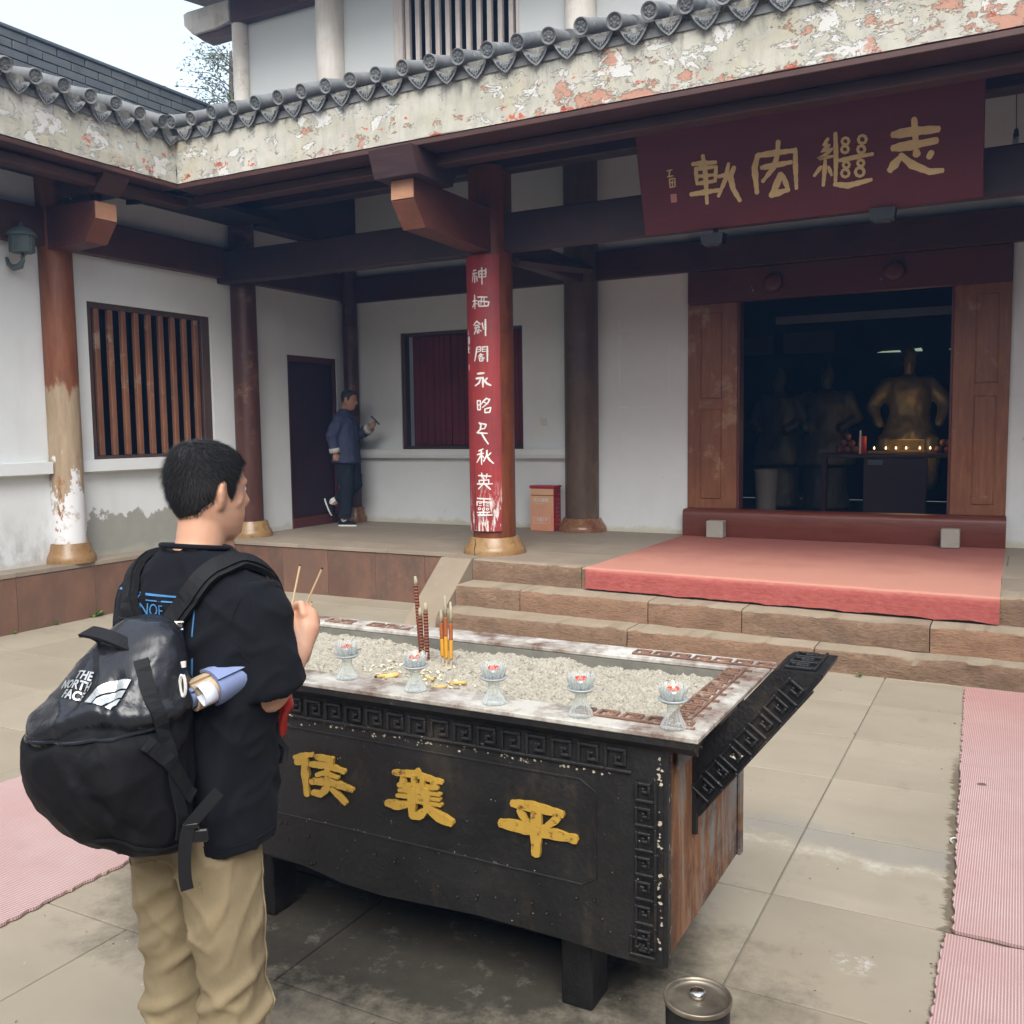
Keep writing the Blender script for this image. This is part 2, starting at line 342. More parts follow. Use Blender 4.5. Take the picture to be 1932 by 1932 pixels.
STROKES={'plaque':{'zhi':[[[(-0.767,0.623),(-0.76,0.534),(-0.756,0.432)],0.0349],[[(-0.907,0.537),(-0.782,0.54),(-0.611,0.53)],0.0508],[[(-0.909,0.441),(-0.758,0.443),(-0.623,0.451)],0.0511],[[(-0.752,0.383),(-0.751,0.376)],0.0506],[[(-0.65,0.367),(-0.662,0.345)],0.0401],[[(-0.887,0.346),(-0.936,0.29)],0.0513],[[(-0.859,0.377),(-0.784,0.302),(-0.66,0.234),(-0.58,0.232)],0.0409]],'ji':[[[(-1.393,0.576),(-1.424,0.541),(-1.386,0.525),(-1.441,0.493),(-1.368,0.499)],0.0225],[[(-1.374,0.492),(-1.432,0.45),(-1.473,0.439),(-1.348,0.445)],0.0226],[[(-1.455,0.375),(-1.505,0.319)],0.0229],[[(-1.419,0.415),(-1.428,0.329),(-1.44,0.238)],0.0255],[[(-1.394,0.367),(-1.375,0.306)],0.0201],[[(-1.335,0.607),(-1.335,0.436),(-1.348,0.227)],0.0263],[[(-1.235,0.537),(-1.244,0.52),(-1.262,0.515),(-1.281,0.526),(-1.288,0.545),(-1.28,0.562),(-1.261,0.567),(-1.243,0.557),(-1.235,0.537)],0.017],[[(-1.241,0.478),(-1.249,0.461),(-1.268,0.456),(-1.287,0.466),(-1.294,0.486),(-1.285,0.503),(-1.267,0.508),(-1.248,0.498),(-1.241,0.478)],0.0171],[[(-1.108,0.532),(-1.117,0.512),(-1.138,0.506),(-1.159,0.518),(-1.167,0.54),(-1.158,0.56),(-1.137,0.566),(-1.116,0.554),(-1.108,0.532)],0.0181],[[(-1.12,0.461),(-1.128,0.443),(-1.148,0.438),(-1.167,0.448),(-1.174,0.469),(-1.166,0.487),(-1.146,0.492),(-1.127,0.481),(-1.12,0.461)],0.0182],[[(-1.306,0.406),(-1.193,0.414),(-1.069,0.419)],0.0266],[[(-1.237,0.363),(-1.244,0.347),(-1.261,0.343),(-1.278,0.352),(-1.284,0.37),(-1.277,0.385),(-1.26,0.39),(-1.243,0.381),(-1.237,0.363)],0.0172],[[(-1.241,0.301),(-1.25,0.282),(-1.271,0.276),(-1.292,0.287),(-1.299,0.309),(-1.29,0.329),(-1.269,0.334),(-1.249,0.323),(-1.241,0.301)],0.0173],[[(-1.129,0.362),(-1.136,0.346),(-1.153,0.341),(-1.169,0.35),(-1.176,0.368),(-1.168,0.384),(-1.152,0.388),(-1.135,0.379),(-1.129,0.362)],0.0184],[[(-1.129,0.296),(-1.139,0.274),(-1.163,0.267),(-1.186,0.28),(-1.195,0.305),(-1.184,0.327),(-1.161,0.333),(-1.138,0.32),(-1.129,0.296)],0.0184],[[(-1.348,0.231),(-1.252,0.209),(-1.086,0.231)],0.0324]],'hong':[[[(-1.775,0.608),(-1.78,0.568)],0.037],[[(-1.94,0.531),(-1.801,0.531),(-1.668,0.529)],0.0363],[[(-1.943,0.531),(-1.975,0.442),(-1.968,0.249)],0.0363],[[(-1.644,0.535),(-1.649,0.399),(-1.65,0.242)],0.0285],[[(-1.913,0.434),(-1.792,0.438),(-1.686,0.444)],0.0336],[[(-1.78,0.525),(-1.821,0.422),(-1.912,0.33)],0.0303],[[(-1.768,0.36),(-1.816,0.269),(-1.85,0.211)],0.0417],[[(-1.85,0.211),(-1.718,0.236)],0.0368],[[(-1.748,0.343),(-1.717,0.246)],0.0306]],'gui':[[[(-2.484,0.539),(-2.295,0.527)],0.0308],[[(-2.395,0.59),(-2.385,0.441),(-2.392,0.215)],0.0304],[[(-2.464,0.501),(-2.464,0.38)],0.0249],[[(-2.464,0.497),(-2.291,0.492)],0.0249],[[(-2.291,0.492),(-2.307,0.381)],0.0246],[[(-2.462,0.437),(-2.303,0.43)],0.0221],[[(-2.46,0.379),(-2.307,0.381)],0.0251],[[(-2.521,0.3),(-2.268,0.305)],0.0313],[[(-2.274,0.412),(-2.154,0.424)],0.0246],[[(-2.186,0.498),(-2.216,0.39),(-2.287,0.26)],0.0272],[[(-2.144,0.462),(-2.177,0.397),(-2.161,0.299),(-2.114,0.205)],0.0343]]},'sig':[[[(-2.713,0.515),(-2.671,0.518)],0.0105],[[(-2.69,0.51),(-2.703,0.468)],0.0105],[[(-2.714,0.466),(-2.666,0.469)],0.0105],[[(-2.7,0.446),(-2.653,0.447),(-2.656,0.382),(-2.701,0.378),(-2.7,0.446)],0.0105],[[(-2.69,0.416),(-2.662,0.416)],0.009],[[(-2.676,0.433),(-2.679,0.39)],0.009]],'burner':{'hou':[[[(-2.17,0.667),(-2.096,0.687)],0.0186],[[(-2.163,0.651),(-2.134,0.66)],0.0223],[[(-2.125,0.669),(-2.126,0.595),(-2.122,0.548)],0.0288],[[(-2.075,0.683),(-2.041,0.683),(-2.011,0.683)],0.019],[[(-2.009,0.686),(-2.018,0.661)],0.0197],[[(-2.098,0.654),(-2.03,0.661),(-1.96,0.651)],0.0205],[[(-2.073,0.621),(-2.039,0.635),(-1.986,0.626)],0.0154],[[(-2.096,0.594),(-2.024,0.607),(-1.929,0.594)],0.0228],[[(-2.027,0.643),(-2.028,0.585),(-2.058,0.556),(-2.088,0.556)],0.0238],[[(-2.009,0.582),(-1.979,0.562),(-1.956,0.544)],0.0173]],'xiang':[[[(-1.754,0.681),(-1.675,0.687),(-1.576,0.679)],0.0196],[[(-1.664,0.7),(-1.662,0.697)],0.0205],[[(-1.721,0.672),(-1.72,0.644)],0.0201],[[(-1.735,0.643),(-1.665,0.648),(-1.592,0.657)],0.0175],[[(-1.608,0.681),(-1.595,0.66)],0.0196],[[(-1.678,0.679),(-1.676,0.646)],0.0173],[[(-1.643,0.678),(-1.646,0.648)],0.0171],[[(-1.733,0.627),(-1.665,0.634),(-1.58,0.638)],0.0128],[[(-1.741,0.608),(-1.666,0.617),(-1.582,0.622)],0.0142],[[(-1.695,0.603),(-1.638,0.604),(-1.577,0.605)],0.0141],[[(-1.78,0.575),(-1.738,0.575),(-1.695,0.588)],0.0247],[[(-1.683,0.632),(-1.685,0.556)],0.0283],[[(-1.632,0.641),(-1.628,0.594)],0.028],[[(-1.682,0.552),(-1.657,0.556),(-1.625,0.585)],0.0241],[[(-1.616,0.585),(-1.583,0.566),(-1.541,0.556)],0.029]],'ping':[[[(-1.317,0.655),(-1.236,0.657),(-1.159,0.651)],0.0269],[[(-1.296,0.635),(-1.271,0.604)],0.021],[[(-1.17,0.636),(-1.207,0.605)],0.0215],[[(-1.356,0.586),(-1.26,0.588),(-1.178,0.586),(-1.118,0.584)],0.0332],[[(-1.239,0.653),(-1.24,0.582),(-1.242,0.519)],0.0356]]},'couplet':{'shen':[[[(-0.062,3.324),(-0.029,3.328)],0.0121],[[(-0.071,3.299),(-0.018,3.299)],0.0116],[[(-0.063,3.293),(-0.076,3.221)],0.01],[[(-0.043,3.288),(-0.045,3.212)],0.0117],[[(-0.02,3.27),(-0.016,3.22)],0.0106],[[(0.004,3.313),(0.006,3.256)],0.0122],[[(0.004,3.313),(0.071,3.315)],0.0122],[[(0.076,3.33),(0.074,3.257)],0.0147],[[(0.006,3.256),(0.074,3.257)],0.0109],[[(0.007,3.286),(0.069,3.284)],0.0083],[[(0.037,3.344),(0.037,3.19)],0.0125]],'qi':[[[(-0.05,3.091),(-0.049,2.963)],0.0126],[[(-0.075,3.035),(-0.02,3.036)],0.0118],[[(-0.052,3.015),(-0.079,2.978)],0.0112],[[(-0.038,3.01),(-0.018,3.003)],0.0089],[[(-0.012,3.069),(0.085,3.063)],0.0132],[[(-0.005,3.029),(0.103,3.017),(0.093,2.98),(0.001,2.98),(-0.005,3.029)],0.0131],[[(0.03,3.06),(0.022,2.994)],0.0088],[[(0.054,3.059),(0.058,2.992)],0.0087]],'jian':[[[(-0.027,2.84),(-0.068,2.805)],0.0128],[[(-0.027,2.839),(0.012,2.809)],0.0115],[[(-0.048,2.799),(0.0,2.802)],0.0091],[[(-0.03,2.775),(-0.034,2.768),(-0.042,2.766),(-0.051,2.77),(-0.054,2.777),(-0.051,2.783),(-0.042,2.785),(-0.033,2.781),(-0.03,2.775)],0.0075],[[(0.003,2.78),(0.0,2.774),(-0.008,2.772),(-0.015,2.775),(-0.019,2.782),(-0.015,2.788),(-0.007,2.79),(0.0,2.787),(0.003,2.78)],0.0071],[[(-0.037,2.76),(-0.061,2.719)],0.0103],[[(-0.014,2.758),(-0.003,2.726)],0.0093],[[(0.001,2.757),(0.023,2.74)],0.0085],[[(-0.026,2.75),(-0.022,2.721)],0.0081],[[(0.033,2.82),(0.043,2.761)],0.0114],[[(0.066,2.849),(0.065,2.699)],0.0167]],'ge':[[[(-0.032,2.588),(-0.046,2.515),(-0.062,2.461)],0.0136],[[(-0.032,2.588),(0.008,2.594)],0.0109],[[(0.008,2.594),(0.008,2.549)],0.0097],[[(-0.037,2.567),(0.008,2.569)],0.0069],[[(-0.037,2.544),(0.008,2.549)],0.0082],[[(0.026,2.588),(0.081,2.591)],0.0115],[[(0.081,2.591),(0.079,2.451)],0.0148],[[(0.027,2.588),(0.028,2.545)],0.0089],[[(0.029,2.566),(0.071,2.568)],0.0064],[[(0.028,2.545),(0.071,2.547)],0.0076],[[(0.014,2.527),(-0.015,2.496)],0.0084],[[(-0.0,2.517),(0.039,2.516)],0.0085],[[(0.032,2.514),(-0.008,2.481)],0.0082],[[(0.003,2.505),(0.052,2.481)],0.0085],[[(-0.001,2.475),(0.038,2.477),(0.034,2.456),(0.002,2.454),(-0.001,2.475)],0.0085]],'yong':[[[(-0.027,2.334),(0.042,2.338)],0.0188],[[(-0.046,2.288),(0.032,2.294)],0.0194],[[(0.032,2.294),(0.03,2.207)],0.0194],[[(0.003,2.276),(-0.014,2.242),(-0.057,2.22)],0.0163],[[(0.073,2.288),(0.046,2.258)],0.0155],[[(0.046,2.268),(0.072,2.235),(0.107,2.22)],0.0192]],'zhao':[[[(-0.037,2.073),(0.0,2.072),(-0.002,1.985),(-0.033,1.985),(-0.037,2.073)],0.0132],[[(-0.034,2.031),(-0.001,2.031)],0.0097],[[(0.065,2.094),(0.035,2.069),(0.011,2.041)],0.0136],[[(0.065,2.09),(0.096,2.084),(0.074,2.045),(0.023,2.006)],0.0128],[[(0.036,2.061),(0.071,2.039)],0.0106],[[(0.047,1.99),(0.106,2.005),(0.095,1.959),(0.046,1.955),(0.047,1.99)],0.0129]],'qian':[[[(-0.018,1.858),(0.002,1.834),(-0.008,1.79),(-0.048,1.761)],0.0155],[[(-0.016,1.854),(0.057,1.84),(0.042,1.802),(0.002,1.796)],0.0137],[[(-0.032,1.759),(0.064,1.754)],0.0149],[[(0.008,1.753),(0.042,1.699),(0.074,1.652)],0.0159]],'qiu':[[[(-0.028,1.582),(0.021,1.601)],0.0132],[[(-0.047,1.546),(0.024,1.559)],0.0145],[[(0.001,1.591),(0.003,1.453)],0.016],[[(-0.005,1.538),(-0.051,1.471)],0.0136],[[(0.015,1.535),(0.029,1.514)],0.0108],[[(0.061,1.587),(0.059,1.538),(0.025,1.482)],0.0153],[[(0.099,1.564),(0.071,1.535)],0.0112],[[(0.06,1.535),(0.088,1.491),(0.121,1.462)],0.0169]],'ying':[[[(-0.038,1.341),(0.096,1.335)],0.0134],[[(0.001,1.366),(0.006,1.317)],0.0119],[[(0.058,1.358),(0.049,1.314)],0.0113],[[(-0.029,1.293),(0.075,1.299)],0.0123],[[(-0.029,1.293),(-0.03,1.257)],0.0115],[[(0.075,1.299),(0.074,1.263)],0.0105],[[(-0.053,1.257),(0.107,1.26)],0.0147],[[(0.023,1.322),(0.023,1.266),(-0.036,1.209)],0.0141],[[(0.037,1.255),(0.089,1.207)],0.0156]],'ling':[[[(-0.056,1.115),(0.092,1.111)],0.0148],[[(-0.062,1.082),(-0.061,1.046)],0.0131],[[(-0.06,1.082),(0.095,1.079)],0.013],[[(0.095,1.079),(0.091,1.042)],0.0112],[[(0.024,1.115),(0.019,1.041)],0.0108],[[(-0.034,1.064),(-0.004,1.065)],0.008],[[(0.045,1.062),(0.075,1.063)],0.0074],[[(-0.034,1.044),(-0.005,1.045)],0.008],[[(0.044,1.043),(0.075,1.043)],0.0074],[[(-0.016,1.013),(-0.02,1.005),(-0.03,1.001),(-0.04,1.004),(-0.044,1.012),(-0.039,1.02),(-0.029,1.023),(-0.019,1.021),(-0.016,1.013)],0.0078],[[(0.027,1.011),(0.024,1.002),(0.015,0.999),(0.006,1.002),(0.002,1.01),(0.006,1.018),(0.015,1.022),(0.024,1.018),(0.027,1.011)],0.0075],[[(0.068,1.011),(0.064,1.003),(0.056,1.0),(0.048,1.003),(0.045,1.011),(0.048,1.019),(0.057,1.022),(0.065,1.019),(0.068,1.011)],0.0073],[[(-0.057,0.975),(0.081,0.982)],0.0121],[[(-0.048,0.95),(0.104,0.953)],0.0146],[[(0.017,0.994),(0.017,0.954)],0.0109],[[(-0.02,0.977),(-0.021,0.953)],0.0096],[[(0.056,0.982),(0.052,0.955)],0.009]],'small':[[[(-0.109,2.757),(-0.096,2.759)],0.0072],[[(-0.107,2.744),(-0.094,2.737)],0.0072],[[(-0.106,2.723),(-0.093,2.729)],0.0072],[[(-0.102,2.698),(-0.077,2.699),(-0.076,2.634),(-0.102,2.627),(-0.102,2.698)],0.0079],[[(-0.097,2.673),(-0.08,2.674)],0.0062],[[(-0.098,2.651),(-0.081,2.653)],0.0062],[[(-0.114,2.581),(-0.077,2.585)],0.0082],[[(-0.096,2.611),(-0.098,2.543),(-0.078,2.545)],0.0078]]}}
# ------------------------------------------------------------------ materials
def m_plaster(name, base=(.69,.715,.715), dirt=True, upper=False):
    t = NT(name, .85, .25)
    f = t.noise(1.3, 6, .62); g = t.noise(9, 6, .7); h = t.noise(60, 3, .6)
    st = t.noise(1.0, 5, .6, t.scale(t.pos, (3.2, 3.2, .55)))
    c = t.mix(t.step(f, .3, .8), base, tuple(x*.94 for x in base))
    c = t.mix(t.math('MULTIPLY', t.step(st, .6, .85), .07), c, (.50,.50,.47))
    c = t.mix(t.math('MULTIPLY', t.step(g, .68, .76), .2), c, (.55,.53,.49))
    c = t.mix(t.math('MULTIPLY', t.step(t.noise(3.6, 7, .72), .42, .72), .22), c, (.52,.53,.52))
    sp = t.step(t.voro(7.0, t.scale(t.pos, (1, 1, .6))), .045, .028)
    c = t.mix(t.math('MULTIPLY', t.math('MULTIPLY', sp, t.step(t.noise(.9, 2), .52, .6)), .7), c, (.18,.16,.14))
    if dirt:   # rising-damp stains with a ragged edge along the wall foot
        ht = t.math('SUBTRACT', t.math('ADD', t.mapr(t.noise(2.2, 6, .65), .25, .8, 0, .85), .50), t.Z)
        dm = t.math('MULTIPLY', t.step(ht, .0, .5), .10)
        c = t.mix(dm, c, t.mix(t.noise(14, 4), (.30,.30,.26), (.52,.50,.43)))
        yb = t.math('SUBTRACT', t.math('ADD', t.mapr(t.noise(5, 5, .65), .2, .8, 0, .12), .57), t.Z)
        c = t.mix(t.math('MULTIPLY', t.step(yb, .0, .05), .6), c, (.46,.42,.26))
    n = t.bump(f, .25, .02); n = t.bump(h, .15, .003, n)
    MAT[name] = t.done(c, .88, n)
m_plaster('plaster'); m_plaster('plaster_upper', (.52,.54,.53), dirt=False)
def m_wood(name, a, b, rough=.5, axis=(14, 14, 1.2), wear=None, dark=None, bump=.25, chips=None):
    t = NT(name, rough, .45)
    g = t.noise(3.0, 7, .65, t.scale(t.pos, axis), .6); f = t.noise(1.6, 5, .6); k = t.noise(22, 4, .6, t.scale(t.pos, tuple(x*.5 for x in axis)))
    c = t.mix(t.step(g, .3, .72), a, b)
    c = t.mix(t.math('MULTIPLY', t.step(f, .45, .7), .55), c, dark or tuple(x*.45 for x in a))
    if wear: c = t.mix(t.math('MULTIPLY', t.step(t.noise(2.4, 6, .7), .56, .64), .7), c, wear)
    if chips: c = t.mix(t.step(t.noise(6.5, 7, .72, t.scale(t.pos, (1.6, 1.6, .7))), .69, .705), c, chips)
    MAT[name] = t.done(c, t.mapr(g, .2, .8, rough-.12, rough+.15), t.bump(k, bump, .006))
m_wood('beam_dark', (.032,.018,.020), (.060,.026,.024), .55, (1.5, 6, 14))
m_wood('beam_red', (.042,.016,.012), (.075,.026,.017), .5, (1.5, 6, 14))
m_wood('beam_redy', (.048,.018,.012), (.085,.030,.018), .5, (6, 1.5, 14))
m_wood('soffit_wood', (.014,.013,.016), (.028,.020,.021), .7, (10, 1.5, 3))
m_wood('door_wood', (.16,.052,.020), (.27,.11,.04), .42, (9, 9, .8), wear=(.34,.22,.12), dark=(.12,.035,.018), chips=(.62,.58,.52))
m_wood('lintel_wood', (.072,.016,.011), (.115,.028,.017), .42, (.9, 9, 9), dark=(.07,.018,.014), chips=(.5,.46,.42))
m_wood('threshold_wood', (.10,.022,.012), (.15,.040,.018), .34, (.7, 9, 9), dark=(.11,.028,.015), chips=(.6,.5,.45))
m_wood('slat_wood', (.17,.065,.030), (.27,.12,.06), .55, (9, 9, .7), wear=(.36,.26,.2))
m_wood('slat_grey', (.42,.37,.33), (.60,.55,.50), .7, (9, 9, .7), dark=(.30,.24,.2))
m_wood('frame_dark', (.05,.030,.022), (.10,.055,.04), .6, (6, 6, 1), chips=(.5,.5,.48))
m_wood('curtain_red', (.10,.012,.016), (.17,.022,.026), .75, (10, 10, .5), dark=(.055,.008,.01))
m_wood('column_red', (.105,.022,.008), (.20,.058,.016), .42, (5, 5, .9), wear=(.05,.014,.008), dark=(.05,.012,.010), bump=.5)
m_wood('column_dark', (.055,.020,.014), (.095,.036,.022), .38, (5, 5, .9), wear=(.20,.10,.055), dark=(.05,.018,.016))
m_wood('column_brown', (.075,.046,.026), (.14,.088,.05), .45, (4, 4, .8), wear=(.16,.11,.07), dark=(.035,.020,.013))
m_wood('post_grey', (.52,.49,.44), (.66,.62,.56), .6, (5, 5, .7), wear=(.42,.36,.31), dark=(.34,.27,.22), chips=(.36,.09,.06))
m_wood('base_ochre', (.22,.125,.05), (.32,.20,.09), .3, (5, 5, 5), wear=(.22,.09,.03), dark=(.17,.09,.04), chips=(.55,.33,.05))
m_wood('base_brown', (.20,.09,.04), (.30,.15,.07), .25, (5, 5, 5), wear=(.12,.035,.02), dark=(.1,.04,.025), chips=(.42,.3,.2))
def m_left_column():
    t = NT('column_worn', .4, .4)
    g = t.noise(3, 7, .65, t.scale(t.pos, (6, 6, .9))); n1 = t.noise(2.6, 6, .7, t.scale(t.pos, (2.2, 2.2, .8))); n2 = t.noise(3.4, 7, .7, t.scale(t.pos, (2.2, 2.2, .9)))
    wood = t.mix(t.step(g, .3, .7), (.13,.040,.016), (.24,.088,.036))
    tan = t.mix(t.step(g, .3, .7), (.27,.19,.115), (.40,.31,.21))
    wht = t.mix(t.step(t.noise(9, 5, .7), .55, .68), (.68,.68,.69), (.34,.28,.2))
    zz = t.math('ADD', t.Z, t.mapr(n1, .2, .8, -.22, .22)); c = t.mix(t.step(zz, 2.22, 2.27) if False else t.mapr(zz, 2.18, 2.26), tan, wood)
    z2 = t.math('ADD', t.Z, t.mapr(n2, .2, .8, -.75, .75))
    c = t.mix(t.math('MULTIPLY', t.mapr(z2, 1.33, 1.27), t.mapr(t.Z, 1.9, 1.55)), c, wht)
    c = t.mix(t.math('MULTIPLY', t.step(n2, .60, .63), t.mapr(t.Z, 1.95, 1.2)), c, (.26,.10,.03))
    MAT['column_worn'] = t.done(c, .5, t.bump(n2, .4, .012))
m_left_column()
def m_fascia():
    t = NT('fascia_plaster', .85, .3)
    v = t.scale(t.pos, (1, 1, 1.5)); vs = t.scale(t.pos, (2.4, 2.4, .6))
    a = t.noise(1.6, 6, .65, v); b = t.noise(4.2, 9, .74, v, .5); d = t.noise(4.6, 9, .74, v, .3); e = t.noise(4.0, 6, .7, vs); f = t.noise(26, 5, .7)
    c = t.mix(t.step(a, .38, .66), (.37,.355,.285), (.46,.45,.40))
    c = t.mix(t.math('MULTIPLY', t.step(t.noise(2.2, 4, .6), .54, .68), .4), c, (.38,.32,.18))
    c = t.mix(t.math('MULTIPLY', t.step(e, .46, .68), .6), c, (.25,.245,.22))
    white = t.step(t.math('ADD', b, t.mapr(t.noise(.8, 3, .5, t.scale(t.pos, (1, 1, 1), (5, 3, 1))), .3, .7, -.06, .06)), .565, .58); c = t.mix(t.math('MULTIPLY', white, .8), c, (.52,.52,.50))
    right = t.mapr(t.X, -7.2, -2.2, -.028, .030)
    big = t.noise(.9, 3, .5, t.pos); dd = t.math('ADD', t.math('ADD', d, right), t.mapr(big, .3, .7, -.06, .06)); low = t.mapr(t.Z, 4.2, 4.75, .045, -.075); dd = t.math('ADD', dd, low)
    sal = t.step(dd, .612, .632)
    c = t.mix(t.math('MULTIPLY', sal, .9), c, t.mix(f, (.34,.135,.085), (.44,.255,.185)))
    c = t.mix(t.step(t.math('ADD', t.noise(5.2, 8, .72, v), low), .645, .66), c, (.40,.10,.06))
    rim = t.math('MULTIPLY', t.step(dd, .595, .613), t.math('SUBTRACT', 1.0, sal))
    c = t.mix(t.math('MULTIPLY', rim, .35), c, (.36,.33,.28))
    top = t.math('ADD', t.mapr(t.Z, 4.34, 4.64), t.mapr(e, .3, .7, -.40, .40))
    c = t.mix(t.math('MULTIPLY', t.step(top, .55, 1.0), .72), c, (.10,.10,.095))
    hgt = t.math('ADD', t.math('MULTIPLY', t.math('SUBTRACT', 1.0, t.math('MAXIMUM', white, sal)), 1.0), t.math('MULTIPLY', f, .35))
    MAT['fascia_plaster'] = t.done(c, .88, t.bump(hgt, .8, .012))
m_fascia()
def m_tile():
    t = NT('roof_tile', .75, .3); v = t.shift(t.pos)
    f = t.noise(6, 6, .7, v); g = t.noise(40, 4, .6, v)
    c = t.mix(t.step(f, .3, .72), (.085,.095,.105), (.20,.21,.21))
    c = t.mix(t.math('MULTIPLY', t.rand, .35), c, (.16,.15,.135))
    c = t.mix(t.step(t.noise(11, 5, .7, v), .64, .70), c, (.33,.33,.30))
    MAT['roof_tile'] = t.done(c, .8, t.bump(g, .4, .006))
m_tile()
def m_stone(name, a, b, rough=.75, grime=(.12,.11,.09), bump=.3, fine=55, white=None, dist=.006):
    t = NT(name, rough, .35); v = t.shift(t.pos, 11)
    f = t.noise(1.7, 6, .62, v); g = t.noise(7, 6, .7, v); h = t.noise(fine, 5, .7, v)
    c = t.mix(t.step(f, .3, .7), a, b)
    c = t.mix(t.math('MULTIPLY', t.rand, .35), c, tuple(x*.78 for x in a))
    c = t.mix(t.math('MULTIPLY', t.step(g, .56, .72), .4), c, grime)
    c = t.mix(t.math('MULTIPLY', t.step(h, .6, .75), .25), c, tuple(x*.5 for x in a))
    if white: c = t.mix(t.math('MULTIPLY', t.step(t.noise(4.5, 7, .75, v), .655, .70), .75), c, white)
    n = t.bump(g, bump, .012); n = t.bump(h, bump, dist, n)
    MAT[name] = t.done(c, t.mapr(f, .3, .7, rough-.12, rough+.12), n)
m_stone('paving_upper', (.235,.19,.145), (.31,.26,.20), .62)
m_stone('sandstone', (.23,.185,.135), (.30,.245,.18), .8, grime=(.26,.19,.13), white=(.62,.58,.5))
m_stone('stone_grey', (.30,.29,.25), (.38,.36,.30), .85, bump=.5)
m_stone('stone_red', (.40,.23,.15), (.48,.31,.2), .85, grime=(.28,.14,.08), bump=.7)
def m_riser():
    t = NT('step_stone', .85, .3); v = t.shift(t.pos, 5)
    w = t.noise(9, 8, .75, t.scale(v, (1, 1, 2.6)), 1.2); f = t.noise(2.2, 5, .6, v); h = t.noise(38, 4, .7, t.scale(v, (.7, 1, 2.4)))
    top = t.mapr(t.n.new('ShaderNodeSeparateXYZ').outputs[2], 0, 1)
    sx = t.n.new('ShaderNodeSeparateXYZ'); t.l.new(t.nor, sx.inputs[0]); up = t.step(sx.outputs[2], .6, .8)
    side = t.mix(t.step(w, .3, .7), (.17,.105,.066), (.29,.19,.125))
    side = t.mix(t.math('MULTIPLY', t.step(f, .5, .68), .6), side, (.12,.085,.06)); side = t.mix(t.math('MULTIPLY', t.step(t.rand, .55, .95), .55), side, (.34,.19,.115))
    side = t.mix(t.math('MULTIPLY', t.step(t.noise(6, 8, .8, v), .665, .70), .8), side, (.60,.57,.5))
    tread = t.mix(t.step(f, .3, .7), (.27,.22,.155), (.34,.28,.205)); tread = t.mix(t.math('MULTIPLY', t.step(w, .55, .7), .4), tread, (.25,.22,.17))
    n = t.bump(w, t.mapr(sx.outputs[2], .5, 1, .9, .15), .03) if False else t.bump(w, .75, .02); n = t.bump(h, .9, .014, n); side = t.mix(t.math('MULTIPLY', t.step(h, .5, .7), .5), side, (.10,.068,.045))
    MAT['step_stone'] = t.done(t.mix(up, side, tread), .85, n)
m_riser()
